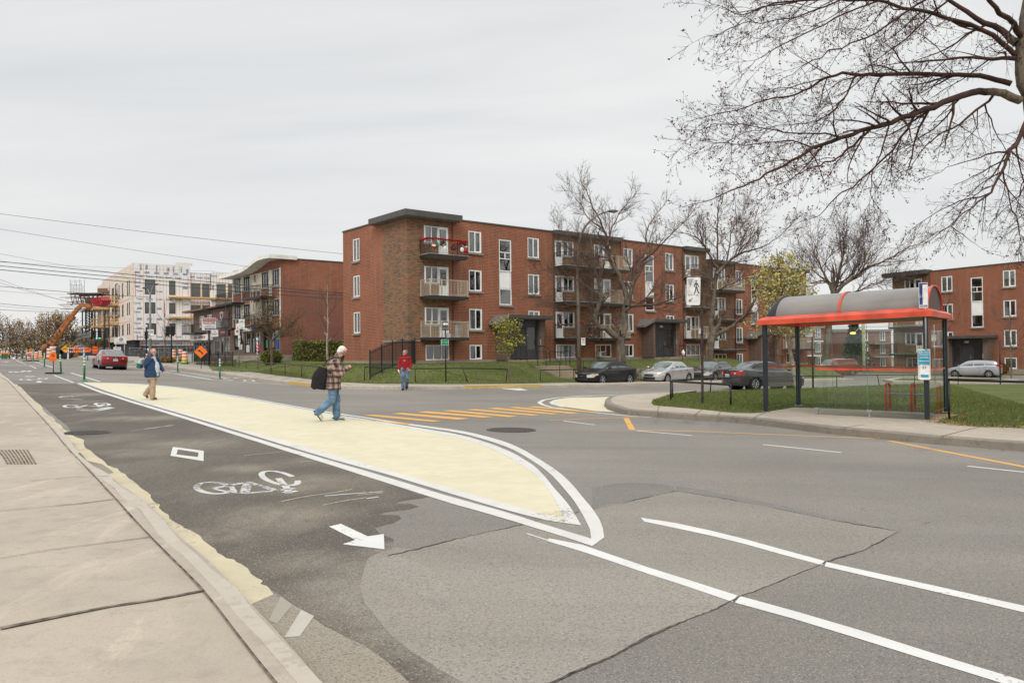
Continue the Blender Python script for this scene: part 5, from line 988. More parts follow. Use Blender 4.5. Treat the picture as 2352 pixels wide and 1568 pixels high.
# -- man in the red fleece stepping off the far kerb
J=dict(pelvis=(0,0,.93),chest=(.02,0,1.29),neck=(.02,0,1.48),head=(.04,0,1.61),look=(.62,-.78,.0),shL=(.0,.18,1.40),elL=(-.04,.25,1.12),wrL=(.06,.19,.93),shR=(.02,-.18,1.40),elR=(.02,-.25,1.12),wrR=(.12,-.23,.90),opR=.6,opL=.8,hipL=(.0,.09,.89),knL=(.08,.10,.50),anL=(-.16,.03,.14),toeL=(-.06,.02,.04),hipR=(.02,-.09,.89),knR=(.10,-.10,.50),anR=(.12,-.07,.10),toeR=(.30,-.09,.045))
pz=at((931,896.5)); tr,HM=person('grey-haired man in a red fleece and blue jeans standing at the far kerb',(pz.x,pz.y,gz(pz.x,pz.y)+.003),-92,1.06,J,dict(skin=SKIN,hair=(GRH,[((-.03,0,.045),(.096,.084,.088)),((-.06,0,-.02),(.05,.07,.06))]),coat=RDF,pants=JB,shoe=BSH,hem=.83,tw=(.185,.185,.195,.17),arm=(.075,.066,.056,.045),collar=1,depth=.7),vox=.016)
BT=thing('bottle','small white spray bottle held low in the hand of the man in red','bottle',loc(.17,-.25,.84,math.radians(-92),tuple(tr.location),1.06),0); m=MB(); m.use(SW,True).tube([(-.03,0,.06),(0,0,0),(.03,0,-.08)],[.016,.028,.026],8); m.build('bottle_body',None,BT); m=MB(); m.tube([(.03,0,-.08),(.07,0,-.15)],[.01,.004],6); m.build('nozzle',SW,BT)
# -- person decorating the balcony, passer-by with a mask
J=dict(pelvis=(0,0,.90),chest=(.05,0,1.24),neck=(.09,0,1.42),head=(.13,0,1.54),look=(.9,.2,-.3),shL=(.08,.18,1.34),elL=(.22,.24,1.18),wrL=(.42,.18,1.20),shR=(.06,-.18,1.34),elR=(.2,-.25,1.16),wrR=(.40,-.20,1.12),hipL=(0,.09,.87),knL=(.02,.09,.48),anL=(0,.1,.1),toeL=(.17,.1,.045),hipR=(0,-.09,.87),knR=(.02,-.09,.48),anR=(0,-.1,.1),toeR=(.17,-.1,.045))
person('person in a red hooded top and black trousers decorating the first-floor balcony',lp(14.3,-.75,1.045),10,1.0,J,dict(skin=SKIN,hair=(DKH,hair_full),coat=RDF,pants=cloth('black_trousers',(.012,.012,.016)),shoe=BSH,hem=.82,collar=1),vox=.022)
J=dict(J,look=(.8,-.6,0),elL=(.02,.25,1.08),wrL=(.1,.22,.85),elR=(.02,-.25,1.08),wrR=(.1,-.22,.85),knL=(.12,.09,.48),anR=(-.15,-.1,.12),toeR=(0,-.1,.045))
p=P1at(347,58); tk,HM=person('passer-by in a grey-brown coat and light blue face mask behind the bald man',p,-60,1.0,J,dict(skin=SKIN,hair=(mat('brown_hair',(.14,.09,.06),.8),hair_full),coat=cloth('coat_taupe',(.15,.12,.12)),pants=BGM,shoe=BSH,hem=.6),vox=.024)
m=MB(); m.ell((.085,0,-.06),(.04,.055,.045),10,8,HM); m.build('face_mask',mat('mask_blue',(.35,.55,.65),.8),tk,smooth=True)
# ================================================================ right-hand block
Rr=math.atan2(-.8797,.4755); PR=(47.7,72.)
pr=[]
for t in (-1.07,5.2,12.): pr+=col(t,cs=(1,2,1),bc=1)
pr+=stair(-3.95)+stair(8.1)+col(-6.76,cs=(1,4,3),bc=0)+units(-10.6,1.9,'doorR',(2,1,0))+[('b',-10.5,-8.7,*BS)]
pr+=[('bal',-11.6,-8.3,6.3,0,{}),('bal',-11.6,-8.3,3.62,0,{}),('bal',-11.6,-8.3,.94,0,{'r':'black'}),('pipe',-7.9,0,-.5,8.85)]
br=brickblock('apartment_building','red brick block on the right, beyond the bus shelter and the silver hatchback',-11.9,20.,1.6,pr,rot=Rr,org=PR,rtan=[(-11.9,-8.1,.88)],ovh=[(-12.6,-7.9,-.7,.4)])
porch(br,-5.5,num='4301'); br.scale=(1.07,1.07,1.07)
sheet('lawn',[(PR[0]+t*.4755-s*.8797,PR[1]-t*.8797-s*.4755) for t,s in ((-13,0),(20,0),(20,4.5),(-13,4.5))],.2,GRASS,skirt=.2)
sheet('sidewalk',[(PR[0]+t*.4755-s*.8797,PR[1]-t*.8797-s*.4755) for t,s in ((-60,4.52),(20,4.52),(20,6.),(-60,6.))],.15,CONF,skirt=.2)
# little grass median in the side street
md=[(2028,871),(2060,866.5),(2200,865.5),(2331,871),(2345,873),(2330,876),(2180,876),(2050,875)]
sheet('median_kerb',P2(ID,md,.14),.14,KERB,skirt=.16)
sheet('median_grass',P2(ID,[(2050,871.5),(2070,868),(2200,867.4),(2318,870),(2180,873.6),(2070,873)],.15),.155,GRASS)
# ================================================================ shops with the curved white canopy
P1=(-20.6,68.); SH=thing('shop_building','three-storey red brick shops with balconies under a swooping white canopy','shop building',(P1[0],P1[1],0),ROT)
CREAM=mat('cream_panel',(.62,.58,.49),.7,0,.1,2); DBRZ=mat('bronze_frame',(.055,.05,.045),.5); SPAN=RED2
ups=[]; ups+= [(10.25,12.1),(7.65,9.42),(2.75,4.58),(.2,1.98)]
ops=[(a,b,6.28,7.72) for a,b in ups]+[(a,b,3.64,5.02) for a,b in ups]+[(5.95,6.57,6.97,7.7)]
gops=[(.3,4.3,.35,2.3),(5.0,7.3,.2,2.3),(7.6,9.2,.2,2.3),(9.5,12.2,.5,2.3)]
W=MB(); W.use(CREAM); wall(W,1,0,0,12.6,3.5,3.64,ops); wall(W,1,0,0,12.6,4.9,5.05,ops); wall(W,1,0,0,12.6,6.1,6.3,ops)
W.use(SPAN); wall(W,1,0,0,12.6,2.3,3.5,ops); wall(W,1,0,0,12.6,5.05,6.1,ops)
W.use(CREAM); wall(W,1,0,0,12.6,3.64,4.9,ops); wall(W,1,0,0,12.6,6.3,7.75,ops); W.use(SPAN); wall(W,1,0,0,12.6,7.75,8.6,ops)
W.use(BRN); wall(W,1,0,0,12.6,-.1,2.3,gops,.4)
W.use(RED2)
# side wall: repaired paler brick above a ragged edge
st=[(0,.35,3.0),(.35,.8,6.0),(.8,1.4,5.3),(1.4,2.2,4.9),(2.2,12,4.7)]; st=[(0,.28,8.6),(.28,.62,7.2),(.62,.95,6.6),(.95,1.4,6.25),(1.4,2.2,6.05),(2.2,3.2,5.95),(3.2,12,5.8)]
for a,c,z in st:
    W.use(RED2); W.add([(a,0,0),(c,0,0),(c,0,z),(a,0,z)],[(0,1,2,3)])
    if z<8.6: W.use(RED); W.add([(a,0,z),(c,0,z),(c,0,8.6),(a,0,8.6)],[(0,1,2,3)])
W.use(RED2); W.add([(12,0,0),(12,12.6,0),(12,12.6,8.6),(12,0,8.6)],[(0,1,2,3)]); W.add([(0,12.6,-.1),(12,12.6,-.1),(12,12.6,8.6),(0,12.6,8.6)],[(0,1,2,3)])
W.build('wall',None,SH,fix=False)
m=MB(); m.box(-.1,12.05,-.05,12.6,-2.2,-.001); m.build('foundation',CONB,SH)
m=MB(); m.use(ROOFM).box(.02,11.98,.02,12.58,8.5,8.58); m.use(FASC).box(-.0,12.04,-.05,.12,8.601,8.72); m.build('roof',None,SH)
cz=[(-.35,8.55),(1.2,8.62),(2.7,8.6),(3.8,8.42),(5.2,8.12),(7,7.9),(9,7.82),(11,7.80),(13.4,7.80)]
m=MB(); vs=[];fs=[]
for i,(y,z) in enumerate(cz):
    vs+=[(-1.15,y,z),(-1.15,y,z+.34),(1.4,y,z+.34),(1.4,y,z)]
    if i: o=4*i; fs+=[(o-4+k,o-4+(k+1)%4,o+(k+1)%4,o+k) for k in range(4)]
fs+=[(0,1,2,3),(len(vs)-1,len(vs)-2,len(vs)-3,len(vs)-4)]; m.add(vs,fs); m.build('canopy',mat('white_canopy',(.80,.79,.75),.6,0,.08,1.5),SH)
m=MB(); 
for s_ in (0.02,2.1,2.5,4.75,5.85,6.75,7.35,9.7,12.35): m.box(-.06,-.001,s_,s_+.16,2.5,7.8)
m.build('pilasters',CREAM,SH)
for a,b in ups:
    for z0,z1 in ((6.3,7.72),(3.64,5.02)): bwin(SH,a,b,z0,z1,1,0,'three',2,True,DBRZ)
for a,b,z0,z1 in gops: bwin(SH,a,b,z0,z1,1,0,'three',0,False,DBRZ,name='shop_window')
for a,b,z in ((1.6,6.4,5.36),(9.2,14.2,5.2),(1.6,6.4,2.75),(9.3,12.5,2.7)):
    m=MB(); b_=1.25; m.use(BLK).box(-b_,-.001,a,b,z-.16,z); bb=m.build('balcony',None,SH); r=MB()
    pth=[(-.03,a+.03),(-b_+.03,a+.03),(-b_+.03,b-.03),(-.03,b-.03)]
    for (p,q),(u,v) in zip(pth[:-1],pth[1:]):
        r.bar((p,q,z+1),(u,v,z+1),.035); L_=math.hypot(u-p,v-q); n=max(3,int(L_/.14))
        for k in range(n+1): r.bar((p+(u-p)*k/n,q+(v-q)*k/n,z),(p+(u-p)*k/n,q+(v-q)*k/n,z+1),.016)
    r.build('railing',BLK,bb)
def panel(par,name,s0,s1,z0,z1,bg,lines,d=.15,lit=0):
    # flat sign box on a wall facing -x (street side) : lines = (text, z, size, material, bold)
    m=MB(); m.use(bg).box(-d-.02,-.001,s0,s1,z0,z1)
    for tx,z,sz,mt,bo in lines:
        M=Matrix.Translation((-d-.03,(s0+s1)/2,z))@Matrix.Rotation(-PI/2,4,'Z'); m.use(mt); textto(m,tx,M,sz,bold=bo)
    return m.build(name,None,par,fix=False)
SR=mat('sign_red',(.50,.02,.02),.4); SW=mat('sign_white',(.78,.78,.76),.4); SB=mat('sign_black',(.012,.012,.012),.5); SBL=mat('sign_blue',(.02,.035,.22),.4); SM=mat('sign_maroon',(.10,.006,.012),.4); SG=mat('sign_grey',(.20,.21,.22),.5); SO=mat('sign_orange',(.95,.19,.015),.45,0,.03); SY=mat('sign_yellow',(.85,.42,.01),.45,0,.03); SGN=mat('sign_green',(.0,.25,.11),.4); SILV=mat('sign_back_silver',(.42,.43,.44),.4,.7)
panel(SH,'sign_board',6.2,11.9,2.32,2.92,SR,[('NETTOYEUR  RAPIDE',2.62,.42,SW,.008)]) if 0 else panel(SH,'sign_board',9.6,12.1,2.32,2.9,SR,[])
panel(SH,'sign_board',6.9,9.5,2.32,2.9,SW,[]); panel(SH,'sign_board',4.6,6.8,2.32,2.9,SBL,[])
m=MB(); m.prism([(-.9,2.35),(-.02,2.9),(-.02,2.35)],4.0,Matrix(((1,0,0,0),(0,0,1,.3),(0,1,0,0),(0,0,0,1)))); m.build('awning',mat('awning_brown',(.25,.11,.06),.8),SH)
for a,b,c,d,mt in ((8.0,8.9,.3,1.0,SW),(10.,11.,.55,1.1,SW),(.7,1.5,.5,1.4,SBL),(2.1,2.7,.5,1.2,SY),(3.2,3.7,.7,1.3,SGN),(5.2,5.9,.4,1.1,SR)):
    m=MB(); m.box(.03,.04,a,b,c,d); m.build('window_poster',mt,SH)
# ---- two low brown brick shops
LS=thing('shop_building','low two-storey brown brick shops with copper-edged roofs beside the white canopy','shop building',(P1[0],P1[1],0),ROT)
W=MB(); lo=[(22.0,23.63,3.22,4.47),(19.4,20.96,3.24,4.5),(22.9,25.83,-.2,1.63),(19.6,22.5,-.1,1.7),(16.9,18.6,-.1,1.95),(13.6,16.5,-.1,2.0)]
W.use(BRN); wall(W,1,0,12.62,26.,-.6,5.0,lo,.15); W.add([(0,26,-.6),(12,26,-.6),(12,26,5),(0,26,5)],[(0,1,2,3)]); W.add([(12,12.62,-.6),(12,26,-.6),(12,26,5),(12,12.62,5)],[(0,1,2,3)]); W.build('wall',None,LS,fix=False)
for a,b,c,d in lo: bwin(LS,a,b,c,d,1,0,'slide' if c>2 else 'three',1 if c>2 else 0,c>2,WHT if c>2 else GREYM,name='window' if c>2 else 'shop_window')
COP=mat('copper_trim',(.33,.12,.07),.6)
m=MB(); m.use(FASC).box(-1.0,12,19.3,26.8,4.98,5.16); m.use(COP).box(-1.04,-1.001,19.3,26.8,5.0,5.1); m.use(FASC).box(-.55,12,12.62,19.25,5.1,5.28); m.use(COP).box(-.59,-.551,12.62,19.25,5.14,5.24); m.build('roof',None,LS)
for a,b in ((21.3,26.4),):
    m=MB(); m.box(-1.2,-.001,a,b,2.42,2.56); bb=m.build('balcony',BLK,LS); r=MB()
    for p,q,u,v in ((-.03,a,-1.17,a),(-1.17,a,-1.17,b),(-1.17,b,-.03,b)):
        n=max(3,int(math.hypot(u-p,v-q)/.15)); r.bar((p,q,3.5),(u,v,3.5),.035)
        for k in range(n+1): r.bar((p+(u-p)*k/n,q+(v-q)*k/n,2.5),(p+(u-p)*k/n,q+(v-q)*k/n,3.5),.016)
    r.build('railing',BLK,bb)
panel(LS,'sign_board',18.9,26.,1.72,2.36,SW,[('BIÈRE     DÉPANNEUR',2.04,.42,SR,.008)],.35)
panel(LS,'sign_board',16.6,18.8,2.03,2.74,SW,[('Coiffure',2.55,.2,SM,.002),('MAROU BEAUTY',2.28,.24,SM,.002)],.2)
panel(LS,'sign_board',13.4,16.5,2.05,2.79,SM,[('Denturologie',2.45,.26,SW,0)],.2)
panel(LS,'sign_board',13.6,17.6,3.72,4.62,SM,[],.08)
panel(LS,'sign_board',13.8,17.6,2.98,3.7,SG,[('Denturologie',3.5,.26,DARK,.003),('514-259-2121',3.2,.26,DARK,.003)],.08)
m=MB(); hp=[(.30*math.sin(a)**3*1.5,.024*1.5*(13*math.cos(a)-5*math.cos(2*a)-2*math.cos(3*a)-math.cos(4*a))*.9) for a in np.linspace(.25,2*PI-.25,30)]
m.tube([(-.12,15.7-x,4.2+y) for x,y in hp],.04,6); m.build('heart_emblem',SW,LS)
tt=MB(); tt.box(-3.8,-.2,12.7,26,-1.2,-.62); tt.build('terrace',CONB,LS)
# ================================================================ building under construction
PC=(-51.7,104.); RC=math.atan2(.579,.815)
CB=thing('building_under_construction','unfinished four-storey block wrapped in white sheathing printed with blue logos','building',(PC[0],PC[1],0),RC)
def mk_wrap(name,base,stripe,sp,dens):
    m,n,L,b=newmat(name); b.inputs['Roughness'].default_value=.6
    tc=n.new('ShaderNodeTexCoord'); sep=n.new('ShaderNodeSeparateXYZ'); L.new(tc.outputs['UV'],sep.inputs[0])
    wn=nzt(n,L,tc.outputs['UV'],.8,3); col=mixc(n,L,wn,tuple(x*.93 for x in base),base)
    a=n.new('ShaderNodeMath'); a.operation='MULTIPLY_ADD'; L.new(sep.outputs[0],a.inputs[0]); a.inputs[1].default_value=1/sp; a.inputs[2].default_value=50
    jn=n.new('ShaderNodeMath'); jn.operation='FLOOR'; L.new(a.outputs[0],jn.inputs[0]); zf=n.new('ShaderNodeMath'); zf.operation='MULTIPLY_ADD'; L.new(sep.outputs[1],zf.inputs[0]); zf.inputs[1].default_value=.31; L.new(jn.outputs[0],zf.inputs[2])
    cbn=n.new('ShaderNodeCombineXYZ'); fl=n.new('ShaderNodeMath'); fl.operation='FLOOR'; L.new(zf.outputs[0],fl.inputs[0]); L.new(jn.outputs[0],cbn.inputs[0]); L.new(fl.outputs[0],cbn.inputs[1])
    wh=n.new('ShaderNodeTexWhiteNoise'); L.new(cbn.outputs[0],wh.inputs['Vector']); on=n.new('ShaderNodeMath'); on.operation='LESS_THAN'; L.new(wh.outputs['Value'],on.inputs[0]); on.inputs[1].default_value=dens
    fr=n.new('ShaderNodeMath'); fr.operation='FRACT'; L.new(a.outputs[0],fr.inputs[0]); lt=n.new('ShaderNodeMath'); lt.operation='LESS_THAN'; L.new(fr.outputs[0],lt.inputs[0]); lt.inputs[1].default_value=.16
    mu=n.new('ShaderNodeMath'); mu.operation='MULTIPLY'; L.new(lt.outputs[0],mu.inputs[0]); L.new(on.outputs[0],mu.inputs[1])
    L.new(mixc(n,L,mu.outputs[0],col,stripe),b.inputs['Base Color']); MATS[name]=m; return m
WRAP=mk_wrap('house_wrap',(.78,.77,.76),(.70,.42,.22),.42,.75); OSB=mk_wrap('strapped_osb',(.76,.64,.54),(.82,.76,.70),.6,.85); WOODN=mat('new_lumber',(.62,.40,.17),.7,0,.12,4); GLZ=mat('new_glazing',(.10,.105,.10),.12,0,.1,.6,spec=.6); CHAR=mat('charcoal_membrane',(.05,.05,.055),.7,0,.2,2)
f1=[(1.45,2.81,8.54,10.63),(1.45,2.81,5.91,7.46),(1.53,2.9,3.0,4.56),(4.57,5.41,8.55,10.57),(4.57,5.41,5.92,7.46),(4.57,5.41,3.0,4.58)]
f2=[(7.5,8.9,8.36,10.43),(9.0,10.15,8.36,10.43),(7.5,8.9,5.99,7.29),(9.0,10.15,5.99,7.29),(7.5,10.1,3.0,4.5)]
f3=[(10.9,12.3,8.33,10.44),(12.5,14.5,8.33,10.44),(10.9,12.3,5.9,7.4)]
lf=[]
for z0,z1 in ((8.55,10.7),(5.8,7.58),(3.05,4.65)): lf+=[(2.6,3.5,z0,z1),(4.1,5.1,z0,z1),(8.0,9.5,z0,z1),(11.5,12.6,z0,z1),(13.3,16.1,z0-.4,z1+.4),(17.0,19.3,z0,z1),(22,24,z0,z1),(25,26.5,z0,z1),(27.5,29,z0,z1)]
W=MB(); W.use(WRAP); wall(W,0,0,0,7.35,2.26,12.8,f1); wall(W,0,.35,7.35,10.2,2.26,11.9,f2); wall(W,0,-.1,10.2,18,2.26,12.1,f3)
W.add([(7.35,0,2.26),(7.35,8,2.26),(7.35,8,12.8),(7.35,0,12.8)],[(0,1,2,3)]); W.add([(5.5,.1,12.8),(7.7,.1,12.8),(7.7,.1,13.2),(5.5,.1,13.2)],[(0,1,2,3)])
W.use(OSB); wall(W,1,0,0,30.1,2.26,12.8,lf,.06)
W.use(CHAR); W.add([(0,.8,-.8),(18,.8,-.8),(18,.8,2.26),(0,.8,2.26)],[(0,1,2,3)]); W.add([(.8,0,-.8),(.8,30,-.8),(.8,30,2.26),(.8,0,2.26)],[(0,1,2,3)]); W.use(WRAP); wall(W,0,.78,.9,18,1.45,2.26,[])
W.use(CHAR); W.add([(0,30.1,-.8),(16,30.1,-.8),(16,30.1,12.8),(0,30.1,12.8)],[(0,1,2,3)]); W.add([(0,0,2.26),(18,0,2.26),(18,30.1,2.26),(0,30.1,2.26)],[(0,1,2,3)]); W.use(mat('plywood_deck',(.5,.37,.2),.8)); W.add([(0,.0,12.7),(7.35,.0,12.7),(7.35,30.1,12.7),(0,30.1,12.7)],[(0,1,2,3)]); W.add([(7.35,.3,11.85),(18,.3,11.85),(18,30.1,11.85),(7.35,30.1,11.85)],[(0,1,2,3)])
W.build('wall',None,CB,fix=False)
for a,b,c,d in f1+f2+f3: bwin(CB,a,b,c,d,0,(.35 if 7.4<a<10.2 else -.1 if a>10.2 else 0),'three' if b-a>1.8 else 'one',0,False,CHAR if (a<7 ) else WOODN,glass=GLZ)
for a,b,c,d in lf: bwin(CB,a,b,c,d,1,0.0,'one',0,False,CHAR,glass=GLZ)
m=MB(); rr=random.Random(5)
TY=mat('wrap_ink_grey_blue',(.16,.22,.34),.6); RB=mat('wrap_ink_blue',(.03,.09,.25),.6); TR=mat('wrap_tape_red',(.6,.05,.06),.6)
def blk(x,z,wd=.62,h=.26,v=False,y=-.012):
    m.use(RB); m.box(x-(h if v else wd)/2,x+(h if v else wd)/2,y+.004,y+.008,z-(wd if v else h)/2,z+(wd if v else h)/2)
    m.use(SW); M=Matrix.Translation((x,y,z)); 
    if v: M=M@Matrix.Rotation(PI/2,4,'Y')
    textto(m,'RONA',M,.23,bold=.01)
def tyv(x,z,s=.36,y=-.012,v=False):
    m.use(TY); M=Matrix.Translation((x,y,z))
    if v: M=M@Matrix.Rotation(PI/2,4,'Y')
    textto(m,'Tyvek',M,s,bold=.008)
ok=lambda x,z,W_=.45: not any(a-W_<x<b+W_ and c-.25<z<d+.25 for a,b,c,d in f1)
for row,(z,k) in enumerate(((11.55,'r'),(11.0,'t'),(9.6,'r'),(9.0,'t'),(10.2,'t'),(7.9,'t'),(7.3,'t'),(6.6,'r'),(6.1,'t'),(5.15,'r'),(4.55,'t'),(3.85,'r'),(3.3,'t'),(2.7,'t'))):
    for i in range(6):
        x=.5+i*1.24+(.3 if row%2 else 0)
        if x<7 and ok(x,z): (blk if k=='r' else tyv)(x,z)
for x,z,v in ((1.0,12.3,0),(1.7,12.3,1),(4.5,12.1,1),(7.0,12.0,1)): (blk(x,z,v=True) if v else tyv(x,z,v=True))
for x in (3.,5.2,6.2): tyv(x,12.2,v=True)
for x,z in ((7.6,11.3),(8.7,11.2),(9.7,11.2)): tyv(x,z,y=.33)
for x,z in ((10.6,11.5),(11.6,11.4),(13,11.4),(10.5,7.9)): tyv(x,z,y=-.113)
blk(12.3,11.7,y=-.113); blk(10.45,9.8,v=True,y=-.113)
for x in (1.5,3.,4.5,6.): tyv(x,1.8,y=.76)
m.use(TR)
for x,z0,z1 in ((.25,8.2,11.6),(7.05,8.4,11.2),(3.9,5.4,7.9),(4.45,3.4,5.1),(.5,2.3,2.9),(.9,.8,2.2),(7.3,.8,2.2)): m.box(x,x+.06,-.01,-.004,z0,z1)
for x0,x1,z in ((0,1.4,3.78),(7.4,10.1,7.6),(7.4,10.1,5.6)): m.box(x0,x1,-.01 if x0<7 else .33,-.004 if x0<7 else .338,z,z+.05)
m.build('wrap_lettering',None,CB,fix=False)
m=MB(); m.use(mat('osb_ink',(.12,.11,.12),.7))
for i in range(160):
    y=rr.random()*29+.3; z=2.5+rr.random()*10
    if any(a-.2<y<b+.3 and c-.2<z<d+.2 for a,b,c,d in lf): continue
    m.box(-.01,-.004,y,y+.25,z,z+.1)
for z in (8.0,4.9): m.use(TR); m.box(-.012,-.005,2,30,z,z+.04)
m.build('panel_stamps',None,CB,fix=False)
m=MB()
for x0,x1,z,y in ((4.47,18,8.05,-.6),(4.47,18,5.2,-.6)): m.box(x0,x1,y,y+.55,z,z+.3); m.box(x0,x1,y-.15,y,z+.1,z+.3)
m.build('timber_ledge',WOODN,CB)
def wbal(s0,s1,z,d=1.9,gr=True):
    m=MB(); m.box(-d,-.001,s0,s1,z-.35,z); bb=m.build('balcony',WOODN,CB); r=MB()
    pth=[(-.05,s0),(-d+.05,s0),(-d+.05,s1),(-.05,s1)]
    for (p,q),(u,v) in zip(pth[:-1],pth[1:]):
        for zz in (.5,1.05): r.bar((p,q,z+zz),(u,v,z+zz),.05,.12)
        for k in range(4): r.bar((p+(u-p)*k/3,q+(v-q)*k/3,z),(p+(u-p)*k/3,q+(v-q)*k/3,z+1.1),.07)
    r.build('guard_rail',WOODN,bb)
for z in (8.0,5.1): wbal(12.6,17.5,z); wbal(21.5,27,z-.1,2.2)
m=MB(); m.box(0,3,30.1,36,-.8,12.3) ; m.build('rear_wing',OSB,CB)
for s0,z in ((31,8.2),(31,5.3),(31,2.4)): m=MB(); m.box(-2.6,0,s0,s0+6,z-.3,z); m.build('slab',mat('slab_concrete',(.4,.36,.3),.9),CB)
m=MB()
for s0 in (31.5,36): m.box(-2.4,-2.2,s0,s0+.2,-.8,8); m.box(-1.,-.8,s0,s0+.2,-.8,8)
m.build('shoring_posts',CHAR,CB)
# ================================================================ trees
def mk_bark(name,c1,c2,s=6):
    m,n,L,b=newmat(name); b.inputs['Roughness'].default_value=.95; b.inputs['Specular IOR Level'].default_value=.2
    tc=n.new('ShaderNodeTexCoord'); v=vmap(n,L,tc.outputs['Object'],(1,1,.3)); f=nzt(n,L,v,s,6,.7)
    L.new(mixc(n,L,ramp(n,L,f,[(.38,(0,0,0)),(.62,(1,1,1))]),c2,c1),b.inputs['Base Color']); bumpn(n,L,b,f,.8,.03); MATS[name]=m; return m
BARK=mk_bark('bark_grey_brown',(.20,.165,.125),(.085,.066,.05)); BARKT=mk_bark('twig_bark',(.15,.108,.086),(.09,.062,.05),3); BARKR=mk_bark('twig_bark_reddish',(.085,.046,.036),(.04,.025,.022),3)
BIRCH=mk_bark('birch_bark',(.50,.44,.38),(.24,.2,.17),9); BARKY=mk_bark('young_bark',(.22,.17,.13),(.13,.1,.08),14)
class Tree:
    def __init__(s,seed): s.r=random.Random(seed); s.A=[];s.tips=[]
    def seg(s,p,q,a,b): s.A.append((*p,*q,a,b))
    def branch(s,p,d,L,R,lv,c):
        r=s.r; step=c['step'][min(lv,len(c['step'])-1)]; n=max(2,int(L/step)); l=L/n; kids=c['kids'][min(lv,len(c['kids'])-1)]; up=c['up'][min(lv,len(c['up'])-1)]; wob=c.get('wob',.18)
        rad=R; p=Vector(p); d=Vector(d).normalized()
        for i in range(n):
            d=(d+Vector((r.gauss(0,wob),r.gauss(0,wob),r.gauss(0,wob)+up))).normalized(); q=p+d*l; r2=R*(1-(i+1)/n*.75); s.seg(p,q,rad,r2)
            if lv<c['max'] and (i+1)/n>c.get('bare',.15):
                k=kids*l; m=int(k)+(1 if r.random()<k-int(k) else 0)
                for _ in range(m):
                    a=math.radians(r.uniform(*c['ang'])); x=Vector((r.gauss(0,1),r.gauss(0,1),r.gauss(0,1)+c.get('kup',0))); x=(x-d*x.dot(d)).normalized(); s.branch(p.lerp(q,r.random()),d*math.cos(a)+x*math.sin(a),L*c['len']*(1.15-.6*(i/n))*r.uniform(.6,1.1),max(c['rmin'],r2*c['rk']),lv+1,c)
            p=q; rad=r2
        s.tips.append((tuple(p),tuple(d),lv))
    def limb(s,pts,radii,c,kids=1.,L=1.8,lv=1,start=.1):
        P=[Vector(p) for p in pts]; n=len(P)
        # subdivide with a small crookedness
        Q=[P[0]]
        for a,b in zip(P[:-1],P[1:]):
            l=(b-a).length
            for k in (1,2,3): 
                q=a.lerp(b,k/3); 
                if k<3: q+=Vector([s.r.gauss(0,l*.025) for _ in range(3)])
                Q.append(q)
        N=len(Q)-1; R=lambda u: radii[0]+(radii[1]-radii[0])*u**.8
        for i in range(N):
            a,b=Q[i],Q[i+1]; u0,u1=i/N,(i+1)/N; s.seg(a,b,R(u0),R(u1)); l=(b-a).length; d=(b-a).normalized()
            if u1>start:
                k=kids*l; m=int(k)+(1 if s.r.random()<k-int(k) else 0)
                for _ in range(m):
                    an=math.radians(s.r.uniform(*c['ang'])); x=Vector((s.r.gauss(0,1),s.r.gauss(0,1),s.r.gauss(0,1)+c.get('kup',0))); x=(x-d*x.dot(d)).normalized()
                    s.branch(a.lerp(b,s.r.random()),d*math.cos(an)+x*math.sin(an),L*(1.15-.5*u0)*s.r.uniform(.55,1.15),max(c['rmin']*1.6,R(u1)*c['rk']),lv,c)
        s.branch(Q[-1],(Q[-1]-Q[-3]),L*.8,radii[1],lv,c)
    def mesh(s,name,mt,parent,thr=0,k=3,lo=None,org=(0,0,0)):
        A=np.array(s.A); o=np.array(org)
        A=A[(A[:,6]>=thr)] if lo is None else A[(A[:,6]<lo)]
        if not len(A): return
        p,q=A[:,:3]-o,A[:,3:6]-o; d=q-p; ln=np.linalg.norm(d,axis=1,keepdims=True); d/=np.maximum(ln,1e-9); q=q+d*A[:,7:8]*.3
        ref=np.where(np.abs(d[:,2:3])<.9,[[0,0,1]],[[0,1,0]]); u=np.cross(d,ref); u/=np.linalg.norm(u,axis=1,keepdims=True); v=np.cross(d,u)
        a=np.arange(k)*2*PI/k; off=u[:,None]*np.cos(a)[None,:,None]+v[:,None]*np.sin(a)[None,:,None]
        V=np.concatenate([p[:,None]+off*A[:,6,None,None],q[:,None]+off*A[:,7,None,None]],1).reshape(-1,3)
        b=np.arange(len(A))[:,None]*2*k; j=np.arange(k); F_=np.stack([b+j,b+(j+1)%k,b+k+(j+1)%k,b+k+j],2).reshape(-1,4)
        return rawmesh(name,V,F_,mt,parent,smooth=k>4)
def leaves(name,pts,size,mt,parent,org=(0,0,0),jit=.05,n=1,seed=1,droop=0):
    g_=np.random.default_rng(seed); P=np.repeat(np.array(pts)-np.array(org),n,0); N=len(P); P=P+g_.normal(0,jit,(N,3))
    a=g_.normal(0,1,(N,3)); a[:,2]-=droop; a/=np.linalg.norm(a,axis=1,keepdims=True); b=np.cross(a,g_.normal(0,1,(N,3))); b/=np.linalg.norm(b,axis=1,keepdims=True); s=size*g_.uniform(.6,1.3,(N,1))
    V=np.stack([P-b*s*.45+a*s*.4,P,P+b*s*.45+a*s*.4,P+a*s],1)
    V[:,1]=P-a*s*.1
    return rawmesh(name,V[:,[1,0,3,2]].reshape(-1,3),np.arange(N*4).reshape(-1,4),mt,parent)
TREEC=dict(step=[.5,.35,.25,.16],kids=[2.2,4.2,7.5,0],up=[.06,.07,.05,.03],ang=(22,52),len=.64,rk=.55,rmin=.010,max=3,wob=.12,kup=.3)
